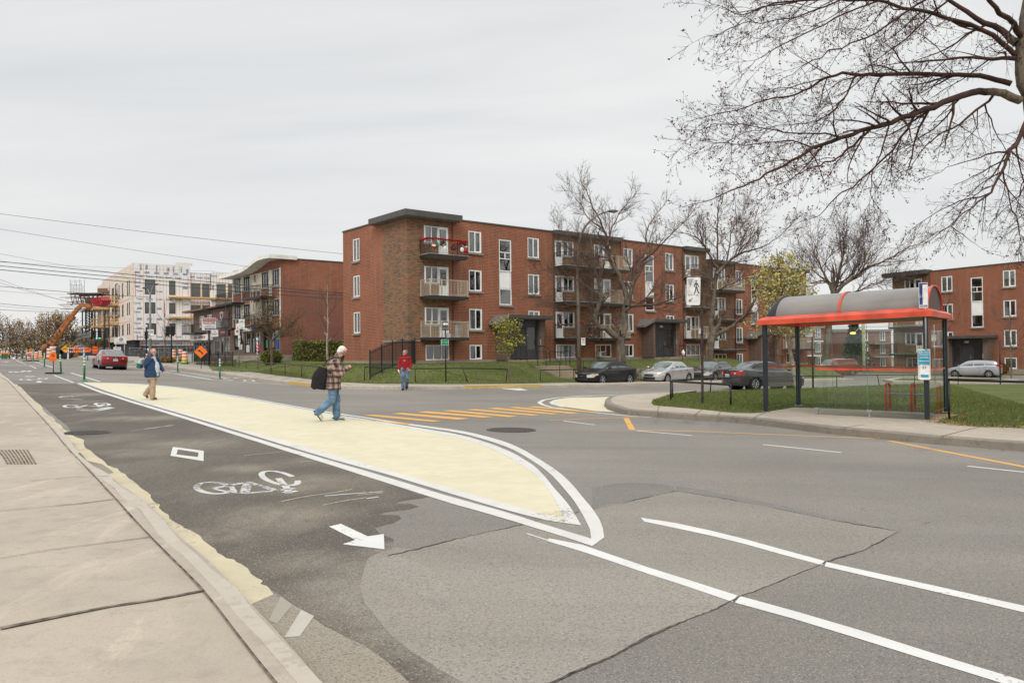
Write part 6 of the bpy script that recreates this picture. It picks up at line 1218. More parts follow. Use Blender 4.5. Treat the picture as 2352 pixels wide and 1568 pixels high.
def bigtree(label,seed,base,limbs,c,group=None,leaf=None,thr=.12,trunkmat=None,L=2.4,kids=1.1,extra=None,cat='tree'):
    t=thing('bare_tree' if not leaf or leaf[0]=='few' else 'leafy_tree',label,cat,base,0,group); T=Tree(seed)
    for pts,r,kw in limbs: T.limb(pts,r,c,**{**dict(L=L,kids=kids),**kw})
    if extra: extra(T)
    T.mesh('trunk',trunkmat or BARK,t,thr=thr,k=8,org=base); cr=T.mesh('crown',BARKT if not leaf or leaf[0]!='red' else BARKR,t,lo=thr,k=3,org=base)
    if leaf:
        _,mt,size,frac,n,jit=leaf; pts=[p for p,d,lv in T.tips if T.r.random()<frac and p[2]>base[2]+1.2]
        if pts: leaves('leaves',pts,size,mt,t,base,jit,n,seed)
    return t,T
def L3(z,pts,Y0,dY=0.,Y1=None):
    n=len(pts); return [atY(z(*p),Y0+dY*i/max(1,n-1)) for i,p in enumerate(pts)]
# A: big forked bare tree
YA=50.5; bA=Vector((7.3,YA,lawnz(7.3,YA)))
cA=dict(TREEC); 
ya=lambda pts,dy: L3(A4,pts,YA,dy)
bigtree('biggest bare forked tree in front of the middle block, thick trunk split low',11,bA,[
 ([bA-Vector((0,0,.2)),*ya([(522,1180),(520,1110)],0)],(.34,.29),dict(kids=0,start=2)),
 (ya([(520,1110),(470,1075),(430,1040),(385,1030),(358,985),(372,930),(400,860),(395,790),(370,700),(345,620)],-1.5),(.24,.09),dict(start=.3)),
 (ya([(530,1110),(548,1020),(552,930),(560,850),(545,790),(500,680),(450,600),(440,520),(420,430),(380,340),(340,260),(310,180)],1.5),(.25,.03),dict(start=.35)),
 (ya([(552,930),(590,900),(660,895),(740,890),(800,870),(870,850),(920,880)],-2),(.13,.03),dict()),
 (ya([(560,900),(590,800),(610,700),(650,620),(690,540),(680,470),(700,390),(740,330)],2),(.17,.03),dict()),
 (ya([(650,620),(720,570),(790,500),(850,440),(900,390)],-1),(.09,.02),dict()),
 (ya([(400,860),(330,790),(260,740),(180,720),(80,730),(20,790)],-2),(.10,.015),dict()),
 (ya([(370,700),(300,620),(240,560),(180,520),(150,450)],1),(.10,.02),dict()),
 (ya([(380,980),(320,900),(230,890),(150,905)],-1),(.06,.012),dict()),
 (ya([(440,520),(470,400),(520,300),(560,260)],1),(.07,.015),dict()),
 (ya([(420,430),(330,360),(280,280),(240,220)],1),(.06,.012),dict()),
 (ya([(450,600),(390,590),(350,620),(290,600)],-1.5),(.08,.02),dict())],cA,L=2.3,kids=1.9)
YB=56.; bB=Vector((14.5,YB,lawnz(14.5,YB))); yb=lambda pts,dy: L3(A4,pts,YB,dy)
LB=leafmat('dead_leaf_brown',[(.16,.075,.045),(.22,.11,.06),(.11,.055,.035)])
bigtree('bare tree with some brown leaves and a low limb forking right, behind the walking-figure sign',12,bB,[
 ([bB-Vector((0,0,.2)),*yb([(1078,1180),(1092,1110),(1100,1085)],0)],(.34,.27),dict(kids=0,start=2)),
 (yb([(1100,1085),(1090,1010),(1100,920),(1108,850),(1115,760),(1128,660),(1130,560),(1128,440),(1130,330),(1135,270)],1.5),(.24,.025),dict(start=.35)),
 (yb([(1110,1090),(1170,1055),(1240,1010),(1310,950),(1350,890),(1390,820),(1440,740),(1490,690)],-2),(.17,.03),dict(start=.25)),
 (yb([(1128,660),(1090,600),(1050,530),(1010,480),(950,450),(880,440)],-1.5),(.13,.02),dict(start=.3)),
 (yb([(1120,700),(1180,640),(1240,590),(1300,560),(1380,540),(1450,510),(1540,440)],1),(.14,.02),dict(start=.2)),
 (yb([(1180,640),(1200,550),(1210,450),(1250,370),(1300,300)],1),(.09,.015),dict()),
 (yb([(1115,760),(1060,700),(1000,680),(940,700),(880,760)],-1.5),(.08,.015),dict()),
 (yb([(1240,590),(1290,470),(1340,390),(1400,340)],1.5),(.07,.012),dict()),
 (yb([(1130,800),(1190,770),(1260,740),(1340,720)],-1),(.06,.012),dict())],cA,leaf=('few',LB,.14,.10,1,.08),L=2.3,kids=1.75)
YC=82.; bC=Vector((1892-1176,0,0)); bC=Vector(((1894-1176)/1750*YC,YC,gz(33,YC)+.1)); yc=lambda pts,dy: L3(A5,pts,YC,dy)
bigtree('tall bare tree rising behind the bus shelter roof and the red family car',13,bC,[
 ([bC-Vector((0,0,.2)),*yc([(745,850),(760,720),(775,600),(795,500),(800,430)],0)],(.42,.30),dict(kids=0,start=2)),
 (yc([(800,430),(770,340),(730,260),(690,180),(650,110),(640,40)],1),(.20,.03),dict()),
 (yc([(800,430),(830,330),(850,230),(870,140),(880,50),(890,-20)],2),(.22,.03),dict()),
 (yc([(805,430),(870,350),(960,290),(1060,220),(1160,180),(1260,130),(1340,80),(1430,50)],-2),(.22,.03),dict()),
 (yc([(860,440),(930,410),(1000,390),(1080,340),(1170,330),(1240,340)],-1),(.13,.02),dict()),
 (yc([(960,290),(1020,180),(1060,90),(1100,10)],2),(.10,.02),dict()),
 (yc([(770,340),(700,320),(640,340),(590,300),(560,200)],-2),(.11,.02),dict()),
 (yc([(850,230),(930,160),(980,80),(1000,-10)],1),(.09,.02),dict())],dict(TREEC,step=[.8,.55,.4,.25],rmin=.017,kids=[1.2,2.0,3.0,0]),L=4.2,kids=2.0)
# giant tree whose limbs hang into the top right corner
YG=20.5; ag=lambda pts,dy,y0=YG: L3(A6,pts,y0,dy); bG=Vector(((2435-1176)/1750*YG,YG,0)); bG.z=gz(bG.x,bG.y)+.17
cG=dict(step=[.3,.24,.17,.11],kids=[2.8,4.4,7.2,0],up=[-.02,-.035,.02,.06],ang=(25,60),len=.50,rk=.5,rmin=.0044,max=3,wob=.13,kup=-.2)
gl=[([bG-Vector((0,0,.3)),*ag([(2260,1500),(2200,1000),(2130,640),(2075,430),(2078,260),(2095,100),(2130,-80)],0)],(.30,.17),dict(kids=.3,start=.6,L=1.2)),
 (ag([(2060,600),(1900,548),(1780,552),(1600,612),(1450,672),(1300,732),(1180,762),(1000,820),(820,882),(750,935),(600,1012),(450,1090),(330,1140)],-3.5),(.14,.018),dict(start=.2)),
 (ag([(2010,500),(1880,465),(1700,446),(1400,440),(1200,446),(1080,446),(1000,434),(900,465),(800,530),(700,572),(600,582),(430,640),(250,680),(180,700)],3),(.10,.012),dict(start=.15)),
 (ag([(2030,350),(1900,355),(1700,345),(1450,370),(1260,390)],-2),(.08,.012),dict()),
 (ag([(2040,260),(1950,180),(1800,110),(1650,10),(1500,-80)],1),(.13,.05),dict(kids=.6)),
 (ag([(2070,220),(1990,110),(1880,10),(1800,-80)],-2),(.11,.05),dict(kids=.6)),
 (ag([(2030,330),(1900,210),(1700,130),(1450,60),(1200,0),(950,-10),(700,10),(540,40),(400,90),(280,40)],-1),(.09,.01),dict()),
 (ag([(1400,-60),(1150,30),(950,110),(740,220),(600,290),(480,360),(430,420)],2,22),(.04,.008),dict()),
 (ag([(1100,-70),(900,40),(740,100),(560,130),(400,140),(270,200)],-2),(.035,.008),dict()),
 (ag([(1600,-60),(1400,60),(1200,200),(1000,290),(820,360),(640,470)],-2.5),(.045,.008),dict()),
 (ag([(1700,-60),(1500,120),(1300,290),(1150,400),(980,480)],2),(.04,.008),dict()),
 (ag([(900,-70),(700,20),(520,40),(380,80),(250,40)],1.5),(.03,.007),dict()),
 (ag([(1080,446),(1030,560),(960,650),(860,720),(740,740),(560,760),(400,800)],2),(.035,.008),dict()),
 (ag([(1000,820),(860,800),(700,795),(560,770),(400,740),(230,740),(150,780)],-1.5,19),(.03,.007),dict()),
 (ag([(820,882),(700,840),(560,850),(420,870),(300,850),(210,860)],1,19),(.028,.007),dict()),
 (ag([(1900,570),(1750,700),(1600,790),(1500,870),(1450,940)],-2),(.05,.01),dict()),
 (ag([(1700,590),(1620,700),(1500,800),(1330,900),(1180,1020)],2),(.035,.008),dict()),
 (ag([(1280,745),(1230,920),(1180,1020),(1165,1150),(1210,1280)],-1,19),(.03,.006),dict(L=1.1)),
 (ag([(1180,762),(1070,870),(960,950),(870,990),(720,1050),(560,1160)],-2,19),(.045,.007),dict()),
 (ag([(1430,690),(1300,900),(1100,1080),(960,1180),(860,1290),(700,1350)],1.5),(.045,.007),dict()),
 (ag([(2110,700),(2045,850),(1995,920),(1950,1030),(1890,1150),(1780,1240),(1640,1350)],-2.5),(.09,.012),dict()),
 (ag([(2005,900),(1900,915),(1800,950),(1620,1000)],-1),(.04,.01),dict(kids=.7)),
 (ag([(1850,620),(1900,760),(1980,900)],1),(.03,.01),dict()),
 (ag([(1960,1020),(2000,1200),(2050,1350),(2060,1450)],-1),(.03,.008),dict(L=1.2)),
 (ag([(1890,1150),(1700,1200),(1560,1270),(1400,1380)],1),(.03,.007),dict(L=1.2)),
 (ag([(2150,900),(2200,1100),(2180,1300),(2100,1420)],-2),(.06,.012),dict()),
 (ag([(1650,1350),(1720,1400),(1800,1460)],0),(.02,.006),dict(L=.9)),
 (ag([(2060,430),(2200,300),(2400,150),(2600,0)],1),(.14,.04),dict(kids=.5)),
 (ag([(2100,620),(2300,520),(2500,400)],-1),(.12,.03),dict(kids=.5))]
tg=thing('bare_tree','huge bare tree overhanging the top right corner with drooping reddish seed-tipped twigs','tree',bG); TG=Tree(21)
for pts,r,kw in gl: TG.limb(pts,(r[0]*.82,r[1]*.8),cG,**{**dict(L=1.7,kids=2.9,start=.1),**kw})
TG.mesh('trunk',BARK,tg,thr=.10,k=8,org=bG); TG.mesh('crown',BARKR,tg,lo=.10,k=5,org=bG)
SEED=leafmat('seed_cluster',[(.045,.015,.012),(.09,.03,.02),(.06,.025,.02)])
tp=[p for p,d,lv in TG.tips if lv>=2 and TG.r.random()<(.5 if p[0]<11.5 else .2)]
leaves('seed_clusters',tp,.036,SEED,tg,bG,.02,4,5)
# leafy young street tree (yellow-green) by the corner block
def youngtree(label,seed,pz,base_px,h,cw,mt,nb,lsz,frac,n,leafmt,kind='leafy_tree',trunk_r=.05,bare_h=.35,surf=lawnz,Y=None,bark=None,group=None,c=None,jit=.08,crownz=None):
    b_=at(pz(*base_px),0,surf) if Y is None else Vector(((pz(*base_px)[0]-1176)/1750*Y,Y,surf((pz(*base_px)[0]-1176)/1750*Y,Y)))
    t=thing(kind,label,'tree',b_,0,group); T=Tree(seed); r=T.r
    c=c or dict(step=[.3,.2,.14],kids=[3,5,0],up=[.12,.08,.05],ang=(25,55),len=.5,rk=.55,rmin=.006,max=2,wob=.12,kup=.2)
    top=b_+Vector((r.uniform(-.1,.1),0,h)); N=12; P=[b_+Vector((0,0,-.1))]+[b_.lerp(top,i/N)+Vector((r.gauss(0,.02*h/5),r.gauss(0,.02*h/5),0)) for i in range(1,N+1)]
    for i in range(N): T.seg(P[i],P[i+1],trunk_r*(1-i/N*.8),trunk_r*(1-(i+1)/N*.8))
    for k in range(nb):
        u=bare_h+(1-bare_h)*k/nb; p=b_.lerp(top,u); a=k*2.4+r.uniform(-.4,.4); prof=math.sin(min(1,(u-bare_h)/(1-bare_h)*1.15+.18)*PI)**.6
        d=Vector((math.cos(a),math.sin(a),.75+.5*u)); T.branch(p,d,cw*.55*prof*r.uniform(.8,1.2)+.15,trunk_r*.38*(1.1-u*.6),0,c)
    T.mesh('trunk',bark or BARKY,t,thr=trunk_r*.3,k=7,org=b_); T.mesh('crown',BARKT,t,lo=trunk_r*.3,k=3,org=b_)
    if leafmt: 
        pts=[p for p,d,lv in T.tips if r.random()<frac]; pts+=[tuple((Vector(a[:3])+Vector(a[3:6]))/2) for a in T.A if a[6]<trunk_r*.25 and r.random()<frac*.6]
        leaves('leaves',pts,lsz,leafmt,t,b_,jit,n,seed)
    return t
LY=leafmat('leaf_yellow_green',[(.13,.16,.03),(.24,.26,.06),(.34,.33,.10),(.18,.20,.05),(.44,.31,.04),(.09,.12,.03)])
youngtree('small street tree with yellow-green leaves on the lawn in front of the corner porch',31,A3,(1345,1415),3.75,2.0,None,30,.12,.9,2,LY,trunk_r=.06,bare_h=.34)
# willow-like pale green tree on birch trunk beside the shelter
LG=leafmat('leaf_pale_green',[(.26,.26,.10),(.40,.39,.19),(.50,.48,.28),(.58,.40,.07),(.36,.33,.12),(.20,.20,.08)])
bD=at((1831.8,892),.17); 
cD=dict(step=[.3,.22,.15],kids=[3.0,4.2,0],up=[.05,.02,.0],ang=(25,60),len=.5,rk=.5,rmin=.006,max=2,wob=.14,kup=.3)
tD=thing('leafy_tree','pale green tree turning yellow on a whitish trunk, left of the bus shelter','tree',bD); T=Tree(41); r=T.r
sD=bD.y/1750; ctop=zat((1805,571),bD.x,bD.y); cbot=zat((1805,775),bD.x,bD.y)
tp_=Vector((bD.x-.9,bD.y,ctop)); mid=Vector((bD.x-.45,bD.y,cbot))
for i in range(10):
    f=lambda u: bD.lerp(mid,u/.42) if u<.42 else mid.lerp(tp_,(u-.42)/.58)
    T.seg(f(i/10),f((i+1)/10),.12*(1-i/10*.85),.12*(1-(i+1)/10*.85))
for k in range(62):
    u=k/62; p=mid.lerp(tp_,u*.97)-Vector((0,0,.2)); a=k*2.399; w_=(1.55*math.sin((.22+.78*u)*PI)**.7+.25)
    w_*=(1.15-.45*u); T.branch(p,Vector((math.cos(a),math.sin(a),.45)),w_*r.uniform(.75,1.15),.035*(1.1-u),0,cD)
T.mesh('trunk',BIRCH,tD,thr=.05,k=8,org=bD); T.mesh('crown',BARKT,tD,lo=.05,k=3,org=bD)
pts=[p for p,d,lv in T.tips]+[tuple((Vector(a[:3])+Vector(a[3:6]))/2) for a in T.A if a[6]<.02 and r.random()<.8]
leaves('leaves',pts,.11,LG,tD,bD,.09,2,3)
# tree by the shops, sparse leaves
LO=leafmat('leaf_dull_olive',[(.10,.075,.03),(.16,.12,.045),(.07,.06,.03)])
bE=at(C5(2015,1380),0,lawnz); ye=lambda pts,dy:L3(A2,pts,bE.y,dy)
bigtree('spreading tree with thin olive leaves on the lawn in front of the shops',51,bE,[
 ([bE-Vector((0,0,.2)),*ye([(745,1200),(742,1110),(740,1085)],0)],(.13,.11),dict(kids=0,start=2)),
 (ye([(740,1085),(720,1010),(690,940),(640,880),(590,840)],-1),(.08,.02),dict()),
 (ye([(745,1085),(750,1000),(740,900),(745,800),(760,700)],1),(.08,.015),dict()),
 (ye([(745,1090),(800,1030),(870,980),(950,920),(1000,870)],-1),(.08,.015),dict()),
 (ye([(740,1070),(670,1020),(600,1000),(540,960)],1),(.05,.01),dict()),
 (ye([(760,1060),(860,1030),(960,1030),(1040,1080)],-1),(.04,.01),dict()),
 (ye([(750,1000),(700,900),(680,800),(700,720)],.5),(.04,.01),dict())],dict(TREEC,step=[.3,.22,.15,.1],rmin=.006),leaf=('few',LO,.09,.9,2,.08),L=1.35,kids=3.6,thr=.04)
youngtree('slim bare young tree beside the sign posts in front of the shops',52,C5,(1045,1335),6.3,3.2,None,15,.1,0,1,None,'bare_tree',trunk_r=.07,bare_h=.3,bark=BARK)
youngtree('pale bare young tree in front of the plain brick side wall and hedge',53,A2,(1333,1240),7.0,4.6,None,13,.1,0,1,None,'bare_tree',trunk_r=.10,bare_h=.30,Y=57,surf=lambda x,y:gz(x,y)+.5,bark=mk_bark('pale_bark',(.42,.36,.30),(.25,.2,.17),8),c=dict(step=[.4,.25,.16],kids=[1.5,2.2,0],up=[.09,.08,.05],ang=(20,45),len=.5,rk=.55,rmin=.010,max=2,wob=.1,kup=.2))
youngtree('bare young tree behind the right end of the bus shelter',54,C3,(1060,1120),6.2,4.5,None,14,.1,.0,1,None,'bare_tree',trunk_r=.06,bare_h=.42,surf=lambda x,y:gz(x,y)+.17,c=dict(step=[.35,.22,.15],kids=[1.8,2.6,0],up=[.05,.05,.05],ang=(25,50),len=.5,rk=.5,rmin=.005,max=2,wob=.1,kup=.2))
youngtree('bare young tree in front of the right-hand brick block, near the frame edge',55,C3,(1697,1000),6.0,6.5,None,16,.1,.0,1,None,'bare_tree',trunk_r=.07,bare_h=.3,Y=62,surf=lambda x,y:gz(x,y)+.2,c=dict(step=[.4,.25,.16],kids=[1.6,2.4,0],up=[.05,.05,.05],ang=(25,50),len=.5,rk=.5,rmin=.008,max=2,wob=.1,kup=.2))
for i,(px_,Y,h,lab) in enumerate(((A1(985,1130),118,9,'thin bare street tree before the left side of the building under construction'),(A1(1145,1150),100,10,'bare street tree between the traffic light and the white site sign'),(A1(1720,1230),92,7,'slender bare tree in front of the white wrapped facade'))):
    youngtree(lab,60+i,ID,px_,h,h*.5,None,14,.1,0,1,None,'bare_tree',trunk_r=.09,bare_h=.3,Y=Y,surf=lambda x,y:-.5,bark=BARK,c=dict(step=[.5,.35,.2],kids=[1.2,1.8,0],up=[.1,.1,.05],ang=(20,45),len=.5,rk=.5,rmin=.016,max=2,wob=.1,kup=.2))
# hedge and shrubs: dense leaf boxes
def hedge(name,label,x0,x1,y0,y1,z0,h,mt,n,size,rot=0,org=(0,0,0),round_=False,cat='hedge'):
    t=thing(name,label,cat,org,rot); g_=np.random.default_rng(int(n)); P=g_.random((n,3))
    if round_:
        v=g_.normal(0,1,(n,3)); v/=np.linalg.norm(v,axis=1,keepdims=True); v*=g_.random((n,1))**.33*(.8+.25*g_.random((n,1))); P=(v*.5+.5); P[:,2]=np.clip(P[:,2],0,2)
    else:
        f=g_.random(n); P[f<.45,2]=g_.uniform(.86,1.04,(f<.45).sum()); k=(f>=.45)&(f<.8); P[k,1]=g_.uniform(-.02,.1,k.sum()); k=(f>=.8)&(f<.9); P[k,0]=g_.uniform(0,.04,k.sum())
        P[:,2]+=.05*np.sin(P[:,0]*23)+.03*np.sin(P[:,0]*51)
    P=P*[x1-x0,y1-y0,h]+[x0,y0,z0]; leaves('foliage',P,size,mt,t,(0,0,0),.04,1,n)
    m=MB(); 
    for i in range(14 if not round_ else 7):
        x=x0+(x1-x0)*(i+.5)/(14 if not round_ else 7); x=x if not round_ else (x0+x1)/2+(i-3)*.08; m.tube([((x0+x1)/2 if round_ else x,(y0+y1)/2,z0-.1),(x+.1,(y0+y1)/2,z0+h*.75)],[.02,.008],5)
    m.build('stems',BARKY,t); return t
LH=leafmat('leaf_hedge',[(.11,.13,.03),(.17,.19,.05),(.30,.30,.10),(.08,.085,.03),(.20,.16,.06)]); LS_=leafmat('leaf_shrub_green',[(.05,.08,.02),(.09,.12,.025),(.14,.16,.03),(.20,.15,.03)])
hedge('hedge','long clipped yellow-green hedge along the plain side wall of the shops',.6,8.6,-2.6,-1.0,-.95,2.0,LH,26000,.14,ROT,(P1[0],P1[1],0))
m=MB(); m.box(.7,8.5,-2.4,-1.2,-1.3,.85); 
bs=at(A2(745,1325),0,lawnz); hedge('shrub','round green shrub at the foot of the spreading tree by the shops',-.95,.95,-.7,.7,0,1.15,LS_,5200,.11,0,bs,True,'shrub')
hedge('shrub','low brown shrub by the barrels in front of the wrapped building',-.9,1.1,-.5,.5,0,.65,leafmat('leaf_dry_shrub',[(.22,.12,.05),(.30,.18,.08),(.12,.12,.04)]),2600,.13,0,Vector((-36,79,-.75)),True,'shrub')
hedge('shrub','rust-brown shrub by the wall at the right-hand brick block',-.8,.8,-.5,.5,0,1.3,leafmat('leaf_rust',[(.25,.10,.03),(.14,.10,.03),(.18,.06,.03)]),2600,.12,0,Vector((2278-1176,0,0))*0+Vector(((2296-1176)/1750*72.3,72.3,-2.75)),True,'shrub')
# far thicket at the left, tree by tree
FY=leafmat('autumn_leaf_ochre',[(.34,.22,.08),(.46,.31,.12),(.25,.17,.07),(.20,.13,.07)]); FB_=leafmat('autumn_leaf_brown',[(.20,.13,.07),(.30,.19,.09),(.15,.10,.06)])
rr=random.Random(9)
far=[(-20,128,9.,1),(6,136,7.0,1),(22,140,8.4,0),(38,133,5.6,1),(52,150,8.6,0),(66,138,6.2,1),(80,142,6.8,1),(96,146,8.2,1),(112,135,9.2,0),(128,143,9.6,0),(142,136,9.4,0),(157,147,8.8,0),(168,138,7.,1)]
od=['leftmost','second','third','fourth','fifth','sixth','seventh','eighth','ninth','tenth','eleventh','twelfth','rightmost']
FL=['%s %s tree of the far autumn thicket, counted from the left'%(od[i],('ochre-leaved','thin brown')[q[3]]) for i,q in enumerate(far)]
for i,(x,Y,h,k) in enumerate(far):
    X=(x-1176)/1750*Y; b_=Vector((X,Y,-.9)); t=thing('autumn_tree',FL[i],'tree',b_,0,'autumn trees at the end of the street'); T=Tree(200+i)
    c=dict(step=[.9,.6,.4],kids=[1.4,2.0,0],up=[.12,.1,.05],ang=(20,50),len=.5,rk=.5,rmin=.02,max=2,wob=.12,kup=.2)
    N=6
    for j in range(N): T.seg(b_+Vector((0,0,h*.9*j/N)),b_+Vector((0,0,h*.9*(j+1)/N)),.16*(1-j/N*.8),.16*(1-(j+1)/N*.8))
    for q in range(26): u=.08+.85*q/26; T.branch(b_+Vector((0,0,h*.85*u)),Vector((math.cos(q*2.4),math.sin(q*2.4),.6+u*1.1)),(h*.40*math.sin((.25+.7*u)*PI)+.4),.07,0,c)
    T.mesh('trunk',BARK,t,thr=.071,k=6,org=b_); T.mesh('crown',BARKT,t,lo=.071,k=3,org=b_); leaves('leaves',[p for p,d,lv in T.tips],.22,(FY,FB_)[k],t,b_,.2,2 if k==0 else 1,i)
hedge('thicket','brown undergrowth filling the ground below the far autumn trees','' and 0 or -95,-40,122,124,-1,3.4,leafmat('undergrowth',[(.17,.13,.085),(.24,.18,.11),(.28,.21,.11),(.13,.10,.07)]),9000,.32,cat='undergrowth')['kind']='stuff'
# ================================================================ street furniture
def face(p): return math.atan2(p[1],p[0])-PI/2
def scl(p): return Vector(p).dot(fw)/F        # metres per photo pixel at p
ROAD=mat
def MX(par=None): return Matrix(((1,0,0,0),(0,0,-1,0),(0,1,0,0),(0,0,0,1)))
def flat(m,poly,y,th=.004):   # poly in (x,z)
    n=len(poly); m.add([(a,y,b) for a,b in poly]+[(a,y+th,b) for a,b in poly],[tuple(range(n)),tuple(range(n,2*n))[::-1]]+[(i,(i+1)%n,(i+1)%n+n,i+n) for i in range(n)])
def rrect(w,h,r=.04,n=4):
    o=[]
    for cx,cz,a0 in ((w/2-r,h/2-r,0),(-w/2+r,h/2-r,PI/2),(-w/2+r,-h/2+r,PI),(w/2-r,-h/2+r,1.5*PI)):
        for k in range(n+1): a=a0+PI/2*k/n; o.append((cx+r*math.cos(a),cz+r*math.sin(a)))
    return o
def circ(cx,cz,r,n=20): return [(cx+r*math.cos(2*PI*k/n),cz+r*math.sin(2*PI*k/n)) for k in range(n)]
def plate(par,name,cx,cz,poly,bg,items=(),y=-.05,rot=0,border=None,label=None):
    m=MB(); c,s=math.cos(rot),math.sin(rot); T=lambda P,k=1.: [(cx+(a*c-b*s)*k,cz+(a*s+b*c)*k) for a,b in P]
    m.use(border or bg); flat(m,T(poly),y,.012)
    if border: m.use(bg); flat(m,T(poly,.93),y-.003,.002)
    for it in items:
        if it[0]=='t':
            _,tx,dx,dz,sz,mt,bo=it; m.use(mt); M=Matrix.Translation((cx,y-.008,cz))@Matrix.Rotation(-rot,4,'Y')@Matrix.Translation((dx,0,dz)); textto(m,tx,M,sz,bold=bo)
        elif it[0]=='p': m.use(it[2]); flat(m,T(it[1]),y-.007,.002)
        elif it[0]=='r':
            _,dx,dz,r,th,mt=it; m.use(mt); n=24
            for k in range(n):
                a,b=2*PI*k/n,2*PI*(k+1)/n; flat(m,T([(dx+r*math.cos(a),dz+r*math.sin(a)),(dx+r*math.cos(b),dz+r*math.sin(b)),(dx+(r-th)*math.cos(b),dz+(r-th)*math.sin(b)),(dx+(r-th)*math.cos(a),dz+(r-th)*math.sin(a))]),y-.010,.002)
        elif it[0]=='l':
            _,pts,th,mt=it; m.use(mt)
            for (a,b),(e,f) in zip(pts[:-1],pts[1:]):
                L_=math.hypot(e-a,f-b) or 1e-6; nx,nz=-(f-b)/L_*th/2,(e-a)/L_*th/2; flat(m,T([(a+nx,b+nz),(a-nx,b-nz),(e-nx,f-nz),(e+nx,f+nz)]),y-.012,.002)
    o=m.build(name,None,par,fix=False); return o
def arrow(L_,wd,hd,ang=0,cx=0,cz=0):
    P=[(-L_/2,-wd/2),(L_/2-hd,-wd/2),(L_/2-hd,-hd*.75),(L_/2,0),(L_/2-hd,hd*.75),(L_/2-hd,wd/2),(-L_/2,wd/2)]; c,s=math.cos(ang),math.sin(ang); return [(cx+a*c-b*s,cz+a*s+b*c) for a,b in P]
def pole(par,h,r=.03,mt=None,name='post',z0=-.1,x=0,y=0,n=8): m=MB(); m.use(mt or BLK,True).tube([(x,y,z0),(x,y,h)],r,n); return m.build(name,None,par)
def bikeicon(s,mt,dx=0,dz=0):
    return [('r',dx-.3*s,dz,.2*s,.035*s,mt),('r',dx+.3*s,dz,.2*s,.035*s,mt),('l',[(dx-.3*s,dz),(dx-.1*s,dz+.22*s),(dx+.2*s,dz+.22*s),(dx+.3*s,dz)],.035*s,mt),('l',[(dx-.1*s,dz+.25*s),(dx-.02*s,dz-.02*s),(dx+.22*s,dz+.24*s),(dx+.16*s,dz+.34*s),(dx+.26*s,dz+.36*s)],.035*s,mt),('l',[(dx-.3*s,dz),(dx-.02*s,dz-.02*s)],.035*s,mt)]
GP=mat('delineator_green',(.015,.19,.055),.45,0,.08,5); GPD=mat('delineator_green_faded',(.06,.20,.11),.5,0,.1,5); REFL=mat('reflective_white',(.72,.72,.68),.4,0,.06,6)
def delin(label,b,top_y,lean=0,faded=False):
    p=at(b); h=zat((b[0],top_y),p.x,p.y)-p.z; t=thing('delineator_post',label,'bollard',p,0,'green delineator posts along the bicycle lanes'); g=GPD if faded else GP; k=h/1.25
    m=MB(); m.use(g,True).lathe([(.15*k,0),(.15*k,.02),(.075*k,.05),(.055*k,.09)],14); m.build('base',None,t)
    m=MB(); m.use(g,True).tube([(0,0,.05),(lean*h*.5,0,h*.5),(lean*h,0,h)],.048*k,12); m.build('tube',None,t)
    for q in (.62,.74,.86):
        m=MB(); m.use(REFL,True).tube([(lean*h*q,0,h*q),(lean*h*(q+.065),0,h*(q+.065))],.050*k,12,cap=False); m.build('reflective_band',None,t)
    return t
delin('tallest green delineator post, by the tip of the painted island',(193.5,874.7),816.5,.02)
delin('green delineator post leaning left beside the orange no-parking sign',C4(1370,797),811.8,-.055)
delin('green delineator post with a dark torn sleeve, third from the painted island',C4(995,670),808.5,0,True)
delin('green delineator post directly left of the little stop sign',C4(590,535),C4(592,262)[1],0)
delin('green delineator post directly right of the little stop sign',C4(745,532),C4(738,280)[1],-.02)
delin('faded green delineator post on the far bicycle lane, left of the orange diamond sign',(408.3,855),815.4,0,True)
delin('faded green delineator post on the far bicycle lane in front of the lawn railing',(505,870.7),821.4,0,True)
def P1at(x,Y,z=None): X=(x-1176)/1750*Y; return Vector((X,Y,gz(X,Y) if z is None else z))
for x,top,lab in ((16.4,805,'tiny far green delineator post beside an orange sign at the left edge'),(9.2,807,'tiny far green delineator post, second from the left edge'),(4.4,809,'tiny far green delineator post nearest the left edge')):
    p=P1at(x,92); h=1.25; t=thing('delineator_post',lab,'bollard',p,0,'green delineator posts along the bicycle lanes'); m=MB(); m.use(GP).tube([(0,0,0),(0,0,h)],.06,8); m.build('tube',None,t); m=MB(); m.use(REFL).tube([(0,0,.8),(0,0,1.15)],.064,8); m.build('reflective_band',None,t)
def ostand(label,p,h,pl,name='road_sign',cat='road sign',base=True,rz=None,r=.025,foot=.32):
    t=thing(name,label,cat,p,face(p) if rz is None else rz); pole(t,h,r)
    if base:
        for s in (-1,1):
            m=MB(); m.prism([(s*.03,0),(s*(foot+.08),0),(s*(foot+.08),.06),(s*foot,.10),(s*.03,.10)],.30,Matrix(((1,0,0,0),(0,0,1,-.15),(0,1,0,0),(0,0,0,1)))); m.build('rubber_foot',RUBB,t)
    for q in pl: plate(t,*q[:6],**(q[6] if len(q)>6 else {}))
    return t
def npark(s): return [('r',0,.17*s,.15*s,.022*s,SB),('l',[(-.1*s,.27*s),(.1*s,.07*s)],.022*s,SB),('t','P',0,.17*s,.2*s,SB,.004)]
p=at((122.5,858.5)); S=scl(p)
ostand('orange temporary no-parking sign on a black rubber-footed stand in the bicycle lane',p,(858-829)*S+.1,[('sign_plate',-.02,zat((122,820.5),p.x,p.y)-p.z,rrect(14.*S,18.5*S,.03),SO,npark(18.5*S/.75)+[('t','EN TOUT',0,-.12,.07,SR,0),('t','TEMPS',0,-.2,.07,SR,0)],{})],foot=.36)
p=at(C4(695,530)); S=scl(p); hz=lambda y:zat((71,C4(0,y)[1]),p.x,p.y)-p.z
